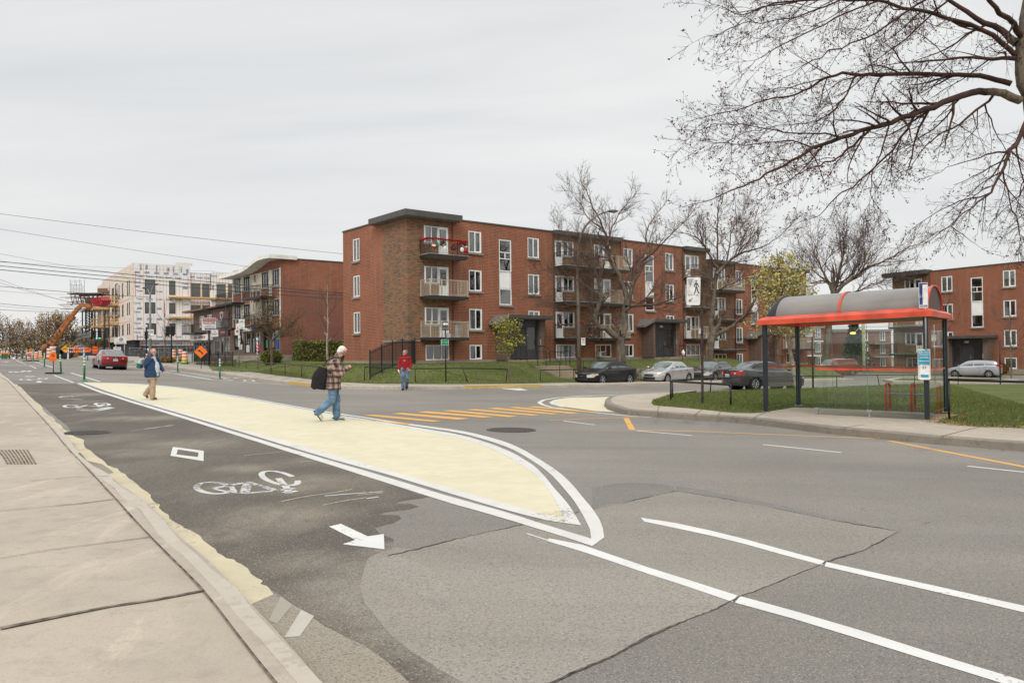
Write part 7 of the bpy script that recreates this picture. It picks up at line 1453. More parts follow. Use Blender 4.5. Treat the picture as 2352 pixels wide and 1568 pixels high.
ostand('stand with a small red stop sign, orange and yellow plates between two green posts',p,hz(262),[('sign_plate',0,hz(282),rrect(8.*S,6*S,.02),SO,[('r',0,0,2.2*S,.4*S,SB)]),('text_plate',0.0,hz(338),rrect(7*S,5.4*S,.02),SW,[('t','SAUF',0,.05,.12,SB,0),('t','LIVRAISON',0,-.06,.09,SB,0)]),('stop_plate',-4.*S,hz(386),[(4.1*S*math.cos(PI/8+k*PI/4),4.1*S*math.sin(PI/8+k*PI/4)) for k in range(8)],SR,[('t','ARRÊT',0,0,.16,SW,.003)],dict(y=-.09)),('warning_plate',-6.5*S,hz(303),[(3.4*S,0),(0,3.6*S),(-3.4*S,0),(0,-3.6*S)],SY,[('p',arrow(.35,.06,.14),SB)],dict(y=-.03))],foot=.6)
m=MB()
def barrel(label,p,h,green=False,k=1):
    t=thing('traffic_barrel',label,'traffic barrel',p,0,'orange and white construction barrels'); W_=h*.26*k
    prof=[(W_*1.05,.0),(W_*1.02,.04*h)]; m=MB(); m.use(RUBB,True).lathe([(W_*1.25,0),(W_*1.25,.05*h),(W_,.07*h)],16); m.build('base',None,t)
    bands=[(.06,.22,GRNL)]+[(.22+.13*i,.22+.13*(i+1),(SO if i%2==0 else REFL)) for i in range(6)] if green else [(.06+.155*i,.06+.155*(i+1),(SO if i%2==0 else REFL)) for i in range(6)]
    for a,b,mt in bands: m=MB(); m.use(mt,True).lathe([(W_*(1-.22*a),a*h),(W_*(1-.22*b),b*h)],16); m.build('band',None,t)
    m=MB(); m.use(mt,True).lathe([(W_*.78,.985*h),(W_*.74,h),(W_*.3,h)],16); m.build('top',None,t)
GRNL=mat('lime_band',(.25,.62,.03),.5)
for lab,b,ty in (('orange and white barrel with lime base, leftmost of three by the green dumpster',B5(1015,590),B5(0,355)[1]),('orange and white barrel with lime base, rearmost of three by the green dumpster',B5(1165,585),B5(0,350)[1]),('orange and white barrel with lime base, nearest the green dumpster and white panel',B5(1250,655),B5(0,393)[1])):
    p=at(b,0,lawnz); barrel(lab,p,zat((b[0],ty),p.x,p.y)-p.z,True,.95)
for lab,x,Y,h,g_ in (('wide orange and white barrel behind the orange no-parking sign',112.8,90,1.25,0),('far orange and white barrel, left of the lime-banded one',83,98,1.0,0),('far orange barrel with a lime band near the end of the street',93.5,98,1.1,1),('far orange barrel just left of the little stop sign stand',65.5,96,.9,0),('far orange barrel just right of the little stop sign stand',73.5,97,.9,0),('orange barrel half hidden behind the walker with the blue jacket',341,72,1.1,0),('orange barrel beside the blue pickup truck and striped barrier',120.5,91,1.5,0)):
    barrel(lab,P1at(x,Y),h,bool(g_))
# striped barrier with the arrow, bicycle diamonds, orange plates
YB_=86.; bp=P1at(175,YB_); S=scl(bp)
t=thing('traffic_barrier','red and white striped barrier carrying an orange diamond with a black arrow','traffic barrier',bp,face(bp)); hz=lambda y:zat((175,A1(0,y)[1]),bp.x,bp.y)-bp.z
for z in (hz(1155),hz(1192)):
    n=22; 
    m=MB()
    for k in range(n): m.use(SR if k%2 else SW); m.box(-1.02+k*.095,-1.02+(k+1)*.095,-.03,.03,z-.085,z+.085)
    m.build('striped_board',None,t,fix=False)
for x in (-.8,.75): m=MB(); m.use(SW).box(x-.08,x+.08,.035,.06,0,hz(1150)); m.build('post',None,t)
plate(t,'arrow_diamond',.05,hz(1173),[(.42,0),(0,.37),(-.42,0),(0,-.37)],SO,[('p',arrow(.5,.07,.17,PI),SB)],y=-.08)
for lab,px_,Y,sz,mt in (('bright yellow bicycle warning diamond left of the striped barrier',A1(678,1165),84,.39,SY),('older yellow crossing diamond behind the striped barrier',A1(713,1130),95,.34,mat('sign_yellow_old',(.55,.32,.03),.5))):
    p=P1at(px_[0],Y); z=zat(px_,p.x,p.y)-p.z
    t=thing('warning_sign',lab,'road sign',p,face(p)); pole(t,z,.04); plate(t,'sign_plate',0,z,[(sz,0),(0,sz),(-sz,0),(0,-sz)],mt,bikeicon(.5,SB) if Y==84 else [('l',[(-.1,-.2),(0,.1),(.12,-.2)],.05,SB),('l',[(-.2,.0),(.2,.1)],.05,SB),('r',0,.22,.07,.07,SB)],y=-.08)
for lab,x0,x1,y0,y1,Y,lines in (('orange sign with a bicycle pictogram right of the striped barrier',890,942,1150,1196,84,[('b',)]),('tall orange sign reading TROTTOIR BARRÉ',968,1019,1136,1215,86,['TROTTOIR','BARRÉ','','UTILISEZ','AUTRE']),('far orange sign at the left edge near the autumn trees',A1(0,0)[0] and 70,94,1193,1217,94,[])):
    c=A1((x0+x1)/2,(y0+y1)/2); p=P1at(c[0],Y); S=scl(p); z=zat(c,p.x,p.y)-p.z; w_=(x1-x0)/4.55*S; h_=(y1-y0)/4.55*S
    it=bikeicon(.7,SR) if lines and lines[0]==('b',) else [('t',s,0,h_*.36-k*h_*.19,.24,SR,.003) for k,s in enumerate(lines) if s]
    t=thing('road_sign',lab,'road sign',p,face(p)); pole(t,z,.04); plate(t,'sign_plate',0,z,rrect(w_,h_,.05),SO,it,y=-.08)
p=at(C5(525,1470)); S=scl(p); c=C5(552,1080); z=zat(c,p.x,p.y)-p.z; r=14.6*S
t=thing('road_sign','orange diamond sign with a thick black bent arrow, on a black stand at the kerb','road sign',p,face(p)); pole(t,z,.025,x=.08)
for s in (-1,1): m=MB(); m.box(s*.02,s*.45,-.14,.14,0,.06); m.build('rubber_foot',RUBB,t)
plate(t,'sign_plate',.06,z,[(r,0),(0,r),(-r,0),(0,-r)],SO,[('p',[(a*r,b*r) for a,b in ((.32,-.42),(.38,-.28),(.12,.02),(-.10,.16),(-.04,.26),(-.42,.36),(-.34,-.02),(-.22,.06),(-.02,-.08),(.2,-.36))],SB)],y=-.06,border=None)
# pole sign of the corner shop
p=P1at((480),70,-.75); S=scl(p); zz=lambda y:zat((482,C5(0,y)[1]),p.x,p.y)-p.z
t=thing('shop_sign','lit-style shop sign on a black post: red DÉPANNEUR band over black ALISOIR','shop sign',p,face(p)+.05); pole(t,zz(620),.09,x=-.0)
w_=29.5*S; zc=(zz(372)+zz(632))/2; h_=zz(372)-zz(632)
m=MB(); m.use(SW).box(-w_/2,w_/2,-.15,.15,zc-h_/2,zc+h_/2); m.build('sign_box',None,t,bev=.01)
plate(t,'lettering',0,zc,[(-.001,0),(0,.001),(.001,0)],SW,[('p',[(-w_*.47,h_*.22),(w_*.47,h_*.22),(w_*.47,h_*.47),(-w_*.47,h_*.47)],SR),('t','DÉPANNEUR',0,h_*.34,.27,SW,.006),('t','ALISOIR',0,h_*.07,.29,SB,.002),('l',[(-w_*.45,h_*.19),(w_*.45,h_*.19)],.012,SB),('l',[(-w_*.45,-h_*.04),(w_*.45,-h_*.04)],.012,SB),('t','Livraison',0,-h_*.12,.14,SR,0),('t','(514)254-3054',0,-h_*.23,.155,SR,.002),('p',[(-w_*.3,-h_*.45),(w_*.47,-h_*.45),(w_*.47,-h_*.33),(-w_*.3,-h_*.33)],SBL),('t','VIN - BIÈRE',.14,-h_*.39,.14,SW,.002)],y=-.152)
# bicycle lane sign pole
p=at(C5(1340,1382),0,lawnz); S=scl(p); zz=lambda y:zat((549,C5(0,y)[1]),p.x,p.y)-p.z; dx=lambda x:(C5(x,0)[0]-C5(1345,0)[0])*S
t=thing('road_sign','white bicycle lane sign with black diamond tile over a red no-stopping plate','road sign',p,face(p)); pole(t,zz(400),.035,GREYM)
plate(t,'sign_plate',dx(1372),(zz(400)+zz(608))/2,rrect(19.4*S,22.8*S,.03),SW,[('p',[(-8.8*S,10.4*S),(-8.8*S,1.9*S),(-3.6*S,1.9*S),(-3.6*S,10.4*S)],SB),('p',[(-6.2*S,9.2*S),(-8*S,6.1*S),(-6.2*S,3*S),(-4.4*S,6.1*S)],SW),('p',[(-6.2*S,7.8*S),(-7.2*S,6.1*S),(-6.2*S,4.4*S),(-5.2*S,6.1*S)],SB),*bikeicon(9.5*S,SB,3.*S,5.2*S),('p',arrow(3.6*S,.8*S,1.8*S,PI*1.25,-6.2*S,-8*S),SB)],y=-.05)
plate(t,'no_stopping_plate',dx(1312),(zz(612)+zz(735))/2,rrect(10.4*S,13.5*S,.03),SW,[('r',0,2.2*S,3.2*S,.8*S,SR),('p',circ(0,2.2*S,1.7*S),SB)],y=-.05)
plate(t,'green_loop_plate',dx(1350),(zz(740)+zz(895))/2,rrect(4.9*S,17*S,.03),SW,[('r',0,.0,2.*S,.5*S,SGN),('l',[(0,-3*S),(0,4*S)],.5*S,SGN)],y=-.05)
plate(t,'small_plate',dx(1343),(zz(897)+zz(975))/2,rrect(4.6*S,8*S,.02),SW,[('r',0,0,1.4*S,.4*S,SR)],y=-.05)
# barber pole
p=P1at(591,66,-.85); t=thing('barber_pole','slim white pole with red and blue spiral bands in front of the shop terrace','barber pole',p); hh=zat((591,C5(0,840)[1]),p.x,p.y)-p.z
def mk_spiral():
    m,n,L,b=newmat('barber_spiral'); tc=n.new('ShaderNodeTexCoord'); w_=n.new('ShaderNodeTexWave'); w_.inputs['Scale'].default_value=1.2; L.new(vmap(n,L,tc.outputs['Object'],(1.2,0,.9)),w_.inputs['Vector']); w_.bands_direction='DIAGONAL'; L.new(ramp(n,L,w_.outputs['Color'],[(.08,(.5,.06,.05)),(.2,(.72,.7,.66)),(.82,(.72,.7,.66)),(.93,(.12,.2,.4))]),b.inputs['Base Color']); return m
m=MB(); m.use(mk_spiral(),True).tube([(0,0,0),(0,0,hh)],.06,12); m.build('striped_tube',None,t); m=MB(); m.use(SW,True).ell((0,0,hh+.08),(.11,.11,.14)); m.build('cap',None,t)
# ---------------- one-way sign and green plate at the corner
p=at(A3(850,1425),0,lawnz); S=scl(p); zz=lambda y:zat((1024,A3(0,y)[1]),p.x,p.y)-p.z
t=thing('street_sign','black post with white one-way arrow, EXCEPTÉ plate and green CUL-DE-SAC plate','street sign',p,face(p)); pole(t,zz(955),.035)
plate(t,'one_way_plate',0,(zz(952)+zz(990))/2,rrect(16.2*S,11*S,.02),SB,[('p',arrow(13*S,4.2*S,4.6*S,PI),SW)],y=-.05,border=SW)
plate(t,'except_plate',0,(zz(991)+zz(1020))/2,rrect(15.4*S,8.6*S,.02),SB,[('t','EXCEPTÉ',-1.8*S,0,3.1*S,SW,.003),*bikeicon(5*S,SW,5.6*S,-.6*S)],y=-.05)
plate(t,'round_plate_back',.6*S+.12,(zz(1030)+zz(1090))/2,circ(0,0,6*S),SILV,[],y=.04)
plate(t,'cul_de_sac_plate',-1.6*S,(zz(1093)+zz(1137))/2,rrect(17.6*S,13*S,.02),SGN,[('t','CUL-DE-SAC',0,0,2.9*S,SW,.002)],y=-.05,border=SW)
# ---------------- street lamp
p=at(A4(262,1322),0,lawnz); YL=p.y; t=thing('street_lamp','tall brown street lamp with a curved arm beside the black parked car','street lamp',p); LMP=mat('lamp_pole_brown',(.20,.165,.135),.6,.1,.1,3)
q=[p]+[atY(A4(*k),YL) for k in ((256,900),(250,640),(258,520),(275,450),(300,400),(335,360),(375,332),(415,314),(450,306))]; m=MB(); m.use(LMP,True).tube([v-p for v in q],[.155,.12,.095,.085,.08,.07,.065,.06,.05,.045],10); m.build('pole',None,t)
h0=atY(A4(472,305),YL)-p; m=MB(); m.use(mat('lamp_head_grey',(.09,.095,.1),.4,.3),True).ell(h0,(.38,.16,.10)); hd=m.build('lamp_head',None,t); m=MB(); m.ell(h0-Vector((-.06,0,.06)),(.22,.11,.07)); m.build('lens',mat('lamp_lens',(.4,.4,.38),.2),hd,smooth=True)
zz=lambda y:zat((1330,C6(0,y)[1]),p.x,p.y)-p.z; S=scl(p)
plate(t,'no_parking_plate',9.6*S,(zz(945)+zz(1085))/2,rrect(9.4*S,17*S,.02),SW,[('r',0,4.3*S,3.2*S,.6*S,SR),('t','P',0,4.3*S,4*S,SB,.004),('l',[(-2.2*S,6.5*S),(2.2*S,2.1*S)],.6*S,SR),('t','EXCEPTÉ',0,-1.5*S,1.7*S,SB,0),('t','S3R',0,-4*S,1.7*S,SB,0)],y=-.12)
# ---------------- yield-to-pedestrians sign
p=at(C2(235,1040),.17); S=scl(p); YS=p.y; zz=lambda y:zat((1612,A4(0,y)[1]),p.x,p.y)-p.z
t=thing('road_sign','white sign with red triangle, walking figure and arrow on a rusty brown post','road sign',p,face(p)-.12); RUST=mat('rusty_post',(.06,.042,.035),.8,0,.4,8)
m=MB(); m.use(RUST).tube([(0,0,-.1),(.03,0,zz(812))],.042,6); m.build('post',None,t)
cx=(A4(991,0)[0]-C2(235,0)[0])*S; cz=(zz(712)+zz(900))/2
k=S; SRB=mat('sign_red_bright',(.62,.015,.015),.4); plate(t,'sign_plate',cx,cz,rrect(33*k,66*k,.05),SB,[('p',rrect(31.2*k,64.2*k,.045),SW),('p',[(-15*k,28*k),(0.*k,28*k),(-7.5*k,9*k)],SRB),('p',[(-10.4*k,25.*k),(-4.6*k,25.*k),(-7.5*k,17.5*k)],SW),
 ('p',circ(6*k,23*k,2.4*k),SB),('p',[(4.2*k,20*k),(8.2*k,20*k),(8*k,9*k),(4.8*k,9*k)],SB),('l',[(5*k,19*k),(1.6*k,13.5*k),(3.4*k,9.5*k)],1.8*k,SB),('l',[(8*k,19*k),(10.6*k,13*k),(12.4*k,10*k)],1.8*k,SB),('l',[(5.6*k,10*k),(4.8*k,2*k),(2.4*k,-5.5*k),(.5*k,-5.5*k)],2.2*k,SB),('l',[(7*k,10*k),(9*k,3*k),(11.6*k,-4.5*k),(13.6*k,-4.5*k)],2.2*k,SB)]
 +[('p',[(-11.4*k+a*k,-8*k),(-7.4*k+a*k,-8*k),(-7.4*k+a*k,-10*k),(-11.4*k+a*k,-10*k)],SB) for a in (0,6,12,18)]+[('p',arrow(13*k,2.8*k,6.5*k,PI*1.25,-6*k,-20*k),SB)],y=-.06,rot=-.03)
# ---------------- low tube railings
def railing(label,pts,h,h0=.17,surf=lawnz,lean=(),extra=None,r=.028):
    P=[at(q,0,surf) if len(q)==2 else Vector(q) for q in pts]; t=thing('low_railing',label,'railing',P[0]); o=P[0]
    L_=[v+Vector((0,0,h)) for v in P]
    if extra: L_=L_+[extra+Vector((0,0,h))] if not isinstance(extra,tuple) else [extra[0]]+L_
    m=MB(); m.use(BLK,True).tube([v-o for v in L_],r,8); m.build('rail',None,t)
    for i,v in enumerate(P): l=lean[i] if i<len(lean) else 0; m=MB(); m.use(BLK,True).tube([v-o+Vector((l,0,-.1)),v-o+Vector((0,0,h))],r*.9,8); m.build('post',None,t)
    return t
qs=[(473.7,836.7),(494,838.9),(514.3,840.5),(540,843),(565.3,846),(592.6,848.8),(622.5,854.2),(655,856.5),(692.7,860.9),(731,866)]
railing('long low black railing along the lawn in front of the shops',qs,.60)
railing('low black railing on the corner lawn behind the man in red',[(837.3,873.5),(953.9,878),(1063,876.5),(1166,876)],.72,lean=(0,0,.28,-.12))
railing('low black railing beside the lawn steps and the street lamp',[(1241.6,875.5),(1318,873),(1322,873)],.68,lean=(-.03,0,0))
g17=lambda x,y:gz(x,y)+.17
railing('double-ended low railing on the grass tip left of the yield sign',[(1541,918),(1678.7,931.5)],.62,surf=g17,lean=(0,0),r=.035)
railing('low bent railing along the far edge of the shelter lawn',[(1545,912),(1634,900.4),(1737,895.5),(1922,889.5),(2016,886),(2101,884.2),(2200.8,882)],.60,surf=g17,lean=(0,-.05,-.1,0,.1,0,0))
railing('low black railing from the shelter to the right edge of the picture',[(2180.2,964.7),(2480,985)],.93,surf=g17,r=.03)
for lab,b,top in (('thin black post standing alone on the right-hand lawn edge',(2297.8,880),782),):
    p=at(b,0,g17); t=thing('metal_post',lab,'post',p); pole(t,zat((b[0],top),p.x,p.y)-p.z,.04)
p=at((1867.6,891),0,g17); S=scl(p); t=thing('road_sign','no-parking sign on a black post seen through the left half of the shelter','road sign',p,face(p)); pole(t,zat((1867,764),p.x,p.y)-p.z,.045); z=zat((1860,760.5),p.x,p.y)-p.z
plate(t,'sign_plate',-7*S,z,rrect(15.5*S,26*S,.03),SW,[('r',0,6*S,5.6*S,1.*S,SR),('t','P',0,6*S,7*S,SB,.005),('l',[(-4*S,10*S),(4*S,2*S)],1.*S,SR),('t','EN TOUT',0,-3.5*S,2.6*S,SB,0),('t','TEMPS',0,-7.5*S,2.6*S,SB,0)])
p=at((2148,886),0,g17); S=scl(p); t=thing('road_sign','small white no-parking sign on a grey post right of the shelter timetable','road sign',p,face(p)); pole(t,zat((2148,745),p.x,p.y)-p.z,.03,GREYM); z=zat((2140,775.7),p.x,p.y)-p.z; plate(t,'sign_plate',-1*S,z,rrect(9.6*S,14*S,.03),SW,[('r',0,3*S,3.4*S,.7*S,SR),('t','SRRR',0,-4*S,2.6*S,SB,0)])
# ================================================================ bus shelter
q=[at(A5(*k),.165) for k in ((303,1285),(1493,1345),(508,1250),(1675,1302))]; FLp,FRp,BLp,BRp=q
ux=(FRp-FLp); ux.z=0; Wd_=ux.length; ux.normalize(); uy=Vector((-ux.y,ux.x,0)); Dp=((BLp-FLp).dot(uy)+(BRp-FRp).dot(uy))/2
SHT=thing('bus_shelter','glass bus shelter with red eaves and a smoked vaulted roof on dark blue posts','bus shelter',(FLp.x,FLp.y,FLp.z),math.atan2(ux.y,ux.x))
zs=FRp.z-FLp.z; sl=zs/Wd_; ZT=zat(A5(285,645),FLp.x,FLp.y)-FLp.z; ZT2=zat(A5(1487,583),FRp.x,FRp.y)-FLp.z
NAV=mat('dark_blue_post',(.016,.021,.029),.5,.1,.15,6); REDM=mat('shelter_red',(.64,.07,.026),.42,0,.18,2.5,coat=.2); SMK=mat('smoked_acrylic',(.21,.19,.17),.3,0,.12,.9,coat=.3); DKR=mat('dark_roof_end',(.045,.035,.03),.35)
for nm,x,y in (('a',0,0),('b',Wd_,0),('c',0,Dp),('d',Wd_,Dp)):
    m=MB(); m.use(NAV).box(x-.05,x+.05,y-.05,y+.05,sl*x+.01,ZT+(ZT2-ZT)*x/Wd_); m.use(GREYM).box(x-.09,x+.09,y-.09,y+.09,sl*x-.0,sl*x+.012); m.build('post',None,SHT)
Zr=lambda x:ZT+(ZT2-ZT)*x/Wd_
ex0,ex1,ey0,ey1=-.14,Wd_+.16,-.16,Dp+.16
m=MB(); m.use(REDM)
prof=[(0,0.),(0,.13),(.10,.19)]
def ring(z,off): return [(ex0+off,ey0+off,Zr(ex0)+z),(ex1-off,ey0+off,Zr(ex1)+z),(ex1-off,ey1-off,Zr(ex1)+z),(ex0+off,ey1-off,Zr(ex0)+z)]
R3=[ring(0,0),ring(.12,0),ring(.19,.09),ring(.22,.20),ring(.0,.12)]; vs=[v for r_ in R3 for v in r_]; fs=[]
for i in range(len(R3)):
    a=i*4;b=((i+1)%len(R3))*4
    for k in range(4): fs.append((a+k,a+(k+1)%4,b+(k+1)%4,b+k))
m.add(vs,fs); m.build('eave',None,SHT)
# vault: half barrel with a rounded, dark left end
rV=(ey1-ey0)/2*.68; cy=ey0+.14+rV+.12; Hv=.60
def vault(x0,x1,mt,name,rr_=0,n=18,nx=1,dark=False):
    vs=[];fs=[]
    for i in range(nx+1):
        x=x0+(x1-x0)*i/nx; k=1. if not dark else math.sqrt(max(.0,1-((1-i/nx)*.98)**2))
        for j in range(n+1): a=PI*j/n; vs.append((x,cy-(rV+rr_)*math.cos(a),Zr(x)+.17+(Hv+rr_)*math.sin(a)*k))
    for i in range(nx):
        for j in range(n): o=i*(n+1)+j; fs.append((o,o+1,o+n+2,o+n+1))
    m=MB(); m.use(mt,True).add(vs,fs); return m.build(name,None,SHT,fix=False)
vault(ex0+.35,ex1-.12,SMK,'roof_vault',nx=1); vault(ex0+.12,ex0+.35,NAV,'roof_end',0,18,6,True)
m=MB(); m.use(DKR).box(ex0+.2,ex1-.2,ey0+.2,ey1-.2,Zr(0)+.08,Zr(0)+.10); m.build('roof_deck',None,SHT)
xm=Wd_*.485
for x in (xm,ex1-.14,ex0+.36):
    vs=[];fs=[]; n=18
    for xx in (x-.03,x+.03):
        for rr_ in (.0,.03):
            for j in range(n+1): a=PI*j/n; vs.append((xx,cy-(rV+rr_)*math.cos(a),Zr(x)+.17+(Hv+rr_)*math.sin(a)))
    N=n+1
    for j in range(n): fs+=[(j,j+1,N+j+1,N+j),(2*N+j,3*N+j,3*N+j+1,2*N+j+1),(N+j,N+j+1,3*N+j+1,3*N+j),(j,2*N+j,2*N+j+1,j+1)]
    m=MB(); m.use(REDM if x!=ex0+.36 else NAV,False).add(vs,fs); m.build('roof_arch',None,SHT,fix=False)
m=MB(); n=18; x=ex1-.15; vs=[(x,cy-rV*math.cos(PI*j/n),Zr(x)+.17+Hv*math.sin(PI*j/n)) for j in range(n+1)]; m.use(DKR).add(vs,[tuple(range(n+1))]); m.build('roof_end',None,SHT,fix=False)
def gpane(x0,y0,x1,y1,z0=.12,z1=None,name='glass_panel'):
    zz1=lambda x:Zr(x)-.02 if z1 is None else z1
    g_=SHT_G=MB(); g_.add([(x0,y0,sl*x0+z0),(x1,y1,sl*x1+z0),(x1,y1,zz1(x1)),(x0,y0,zz1(x0))],[(0,1,2,3)]); o=g_.build(name,SHELG,SHT,fix=False)
    d=Vector((x1-x0,y1-y0,0)).normalized(); n_=Vector((-d.y,d.x,0))*.003
    s=MB(); zb=1.12; s.use(REDM).add([Vector((x0,y0,sl*x0+zb))-n_,Vector((x1,y1,sl*x1+zb))-n_,Vector((x1,y1,sl*x1+zb+.045))-n_,Vector((x0,y0,sl*x0+zb+.045))-n_],[(0,1,2,3)]); s.build('red_stripe',None,o,fix=False)
    e=MB(); e.use(mat('glass_edge',(.10,.22,.18),.3)).bar((x1,y1,sl*x1+z0),(x1,y1,zz1(x1)),.008); e.bar((x0,y0,sl*x0+z0),(x1,y1,sl*x1+z0),.008); e.build('glass_edge',None,o)
for k in range(4): gpane(.06+(Wd_-.12)*k/4,Dp,.06+(Wd_-.12)*(k+1)/4-.012,Dp)
gpane(0,.06,0,Dp-.06); gpane(Wd_,.06,Wd_,Dp-.06)
xa=(Wd_)*.34; gpane(xa,.02,xa+(Wd_-.06-xa)/2-.01,.02,.16,2.0); gpane(xa+(Wd_-.06-xa)/2,.02,Wd_-.06,.02,.16,2.0)
for x in (xa+.02,xa+(Wd_-xa)/2): m=MB(); m.use(GREYM).box(x-.02,x+.02,-.02,.05,sl*x,sl*x+.13); m.box(x-.06,x+.06,-.03,.06,sl*x+.13,sl*x+.17); m.build('glass_foot',None,SHT)
# bench
bx0=(A5(1092,0)[0]-A5(303,0)[0])/(A5(1493,0)[0]-A5(303,0)[0]); BN=thing('bench','slatted grey bench held by three red hoops inside the bus shelter','bench',SHT.matrix_basis@Vector((0,0,0)),0)
BN.location=(FLp.x,FLp.y,FLp.z); BN.rotation_euler=(0,0,math.atan2(ux.y,ux.x)); by=Dp-.42
hx=[Wd_*.655,Wd_*.815,Wd_*.975]; sx=lambda x:sl*x
for x in hx:
    m=MB(); pts=[(x,by-.24,sx(x)),(x,by-.24,sx(x)+.52)]+[(x,by-.24*math.cos(PI*k/8),sx(x)+.60+.14*math.sin(PI*k/8)) for k in range(9)]+[(x,by+.24,sx(x)+.52),(x,by+.24,sx(x))]; m.use(REDM,True).tube(pts,.03,8); m.build('hoop',None,BN)
m=MB(); m.use(mat('bench_steel_blue',(.22,.26,.30),.5,.3)); 
for k in range(3): m.bar((hx[0]-.02,by-.12+k*.12,sx(hx[0])+.45),(hx[2]+.02,by-.12+k*.12,sx(hx[2])+.45),.10,.035)
m.build('seat',None,BN)
# timetable and flag
TT=thing('timetable_panel','blue and white timetable plate strapped to the front right shelter post','information panel',(FRp.x,FRp.y,FRp.z),face(FRp)); S=scl(FRp); z=lambda y:zat((2124,A5(0,y)[1]),FRp.x,FRp.y)-FRp.z; x_=lambda x:(A5(x,0)[0]-A5(1482,0)[0])*S
w_=x_(1505)-x_(1432); BLUE=mat('timetable_blue',(.02,.33,.50),.4); CRM=mat('timetable_cream',(.66,.62,.50),.6)
plate(TT,'frame',x_(1468),(z(822)+z(1045))/2,rrect(w_+.03,z(822)-z(1045),.02),CRM,[],y=-.10)
hb=z(832)-z(940); plate(TT,'blue_sheet',x_(1468),(z(832)+z(940))/2,[(-w_/2,-hb/2),(w_/2,-hb/2),(w_/2,hb/2),(-w_/2,hb/2)],BLUE,[('p',[(-w_*.42,hb*(.2-.22*k)),(w_*.42,hb*(.2-.22*k)),(w_*.42,hb*(.2-.22*k)+.012),(-w_*.42,hb*(.2-.22*k)+.012)],SW) for k in range(3)]+[('r',-w_*.3,hb*.37,.03,.01,SW),('t','MOBILE',.03,hb*.37,.05,SW,0),('t','Info arrêt',0,hb*.07,.04,SW,0)],y=-.11)
plate(TT,'map_sheet',x_(1470),z(990),rrect(w_*.9,.36,.01),SW,[('t','51',-.0,.1,.09,SB,0),('p',[(-.08,-.12),(.08,-.12),(.08,-.06),(-.08,-.06)],BLUE)],y=-.11)
FG=thing('bus_stop_sign','white and navy bus stop flag reading 51 above the shelter corner','bus stop sign',(FRp.x,FRp.y,FRp.z),face(FRp)); w_=x_(1500)-x_(1442); hb=z(335)-z(520); NV=mat('flag_navy',(.02,.03,.17),.4)
plate(FG,'flag',x_(1471),(z(335)+z(520))/2,rrect(w_,hb,.01),SW,[('p',[(-w_*.44,-hb*.36),(-w_*.08,-hb*.36),(-w_*.08,hb*.42),(-w_*.44,hb*.42)],NV),('p',[(-w_*.44,hb*.43),(w_*.44,hb*.43),(w_*.44,hb*.48),(-w_*.44,hb*.48)],NV),('p',[(-w_*.44,-hb*.46),(w_*.44,-hb*.46),(w_*.44,-hb*.38),(-w_*.44,-hb*.38)],NV),('t','51',-w_*.26,-.02,.12,SW,.003),('t','ARRÊT',0,-hb*.42,.055,SW,0)],y=-.12)
pole(FG,z(335)-.05,.02,GREYM,'post',1.2,.0,-.09)
# ================================================================ cars
CGL=mat('car_window',(.115,.145,.138),.04,0,.25,1.2,spec=.9); TYRE=mat('tyre_rubber',(.016,.016,.017),.85,0,.1,9); RIM=mat('alloy_rim',(.50,.51,.52),.3,.75,.1,5); TRIM=mat('black_trim',(.015,.015,.016),.5,0,.1,4); CHR=mat('chrome_trim',(.62,.62,.63),.15,.9,.05,3)
HLT=mat('headlamp_glass',(.62,.60,.54),.1,.1,.15,5,coat=.8); HAM=mat('turn_signal_amber',(.75,.22,.03),.2,0,.1,4,coat=.6); TLT=mat('tail_lamp_red',(.48,.012,.015),.15,0,.15,4,coat=.8); PLT=mat('licence_plate',(.62,.63,.66),.5); WELL=mat('wheel_well',(.006,.006,.006),1)
def paint(name,c,metal=.35): return mat(name,c,.28,metal,.04,.8,coat=.9)
def cr_interp(keys,u):
    xs=[k[0] for k in keys]; 
    if u<=xs[0]: return keys[0][1]
    if u>=xs[-1]: return keys[-1][1]
    i=max(j for j in range(len(xs)-1) if xs[j]<=u); a,b=keys[i],keys[i+1]; t=(u-a[0])/(b[0]-a[0]); m0=(b[1]-keys[max(i-1,0)][1])/(b[0]-keys[max(i-1,0)][0]+1e-9)*(b[0]-a[0]) if i>0 else b[1]-a[1]; m1=(keys[min(i+2,len(keys)-1)][1]-a[1])/(keys[min(i+2,len(keys)-1)][0]-a[0]+1e-9)*(b[0]-a[0]) if i+2<len(keys) else b[1]-a[1]
    lim=3*abs(b[1]-a[1]); m0=max(-lim,min(lim,m0)); m1=max(-lim,min(lim,m1))
    return (2*t**3-3*t*t+1)*a[1]+(t**3-2*t*t+t)*m0+(-2*t**3+3*t*t)*b[1]+(t**3-t*t)*m1
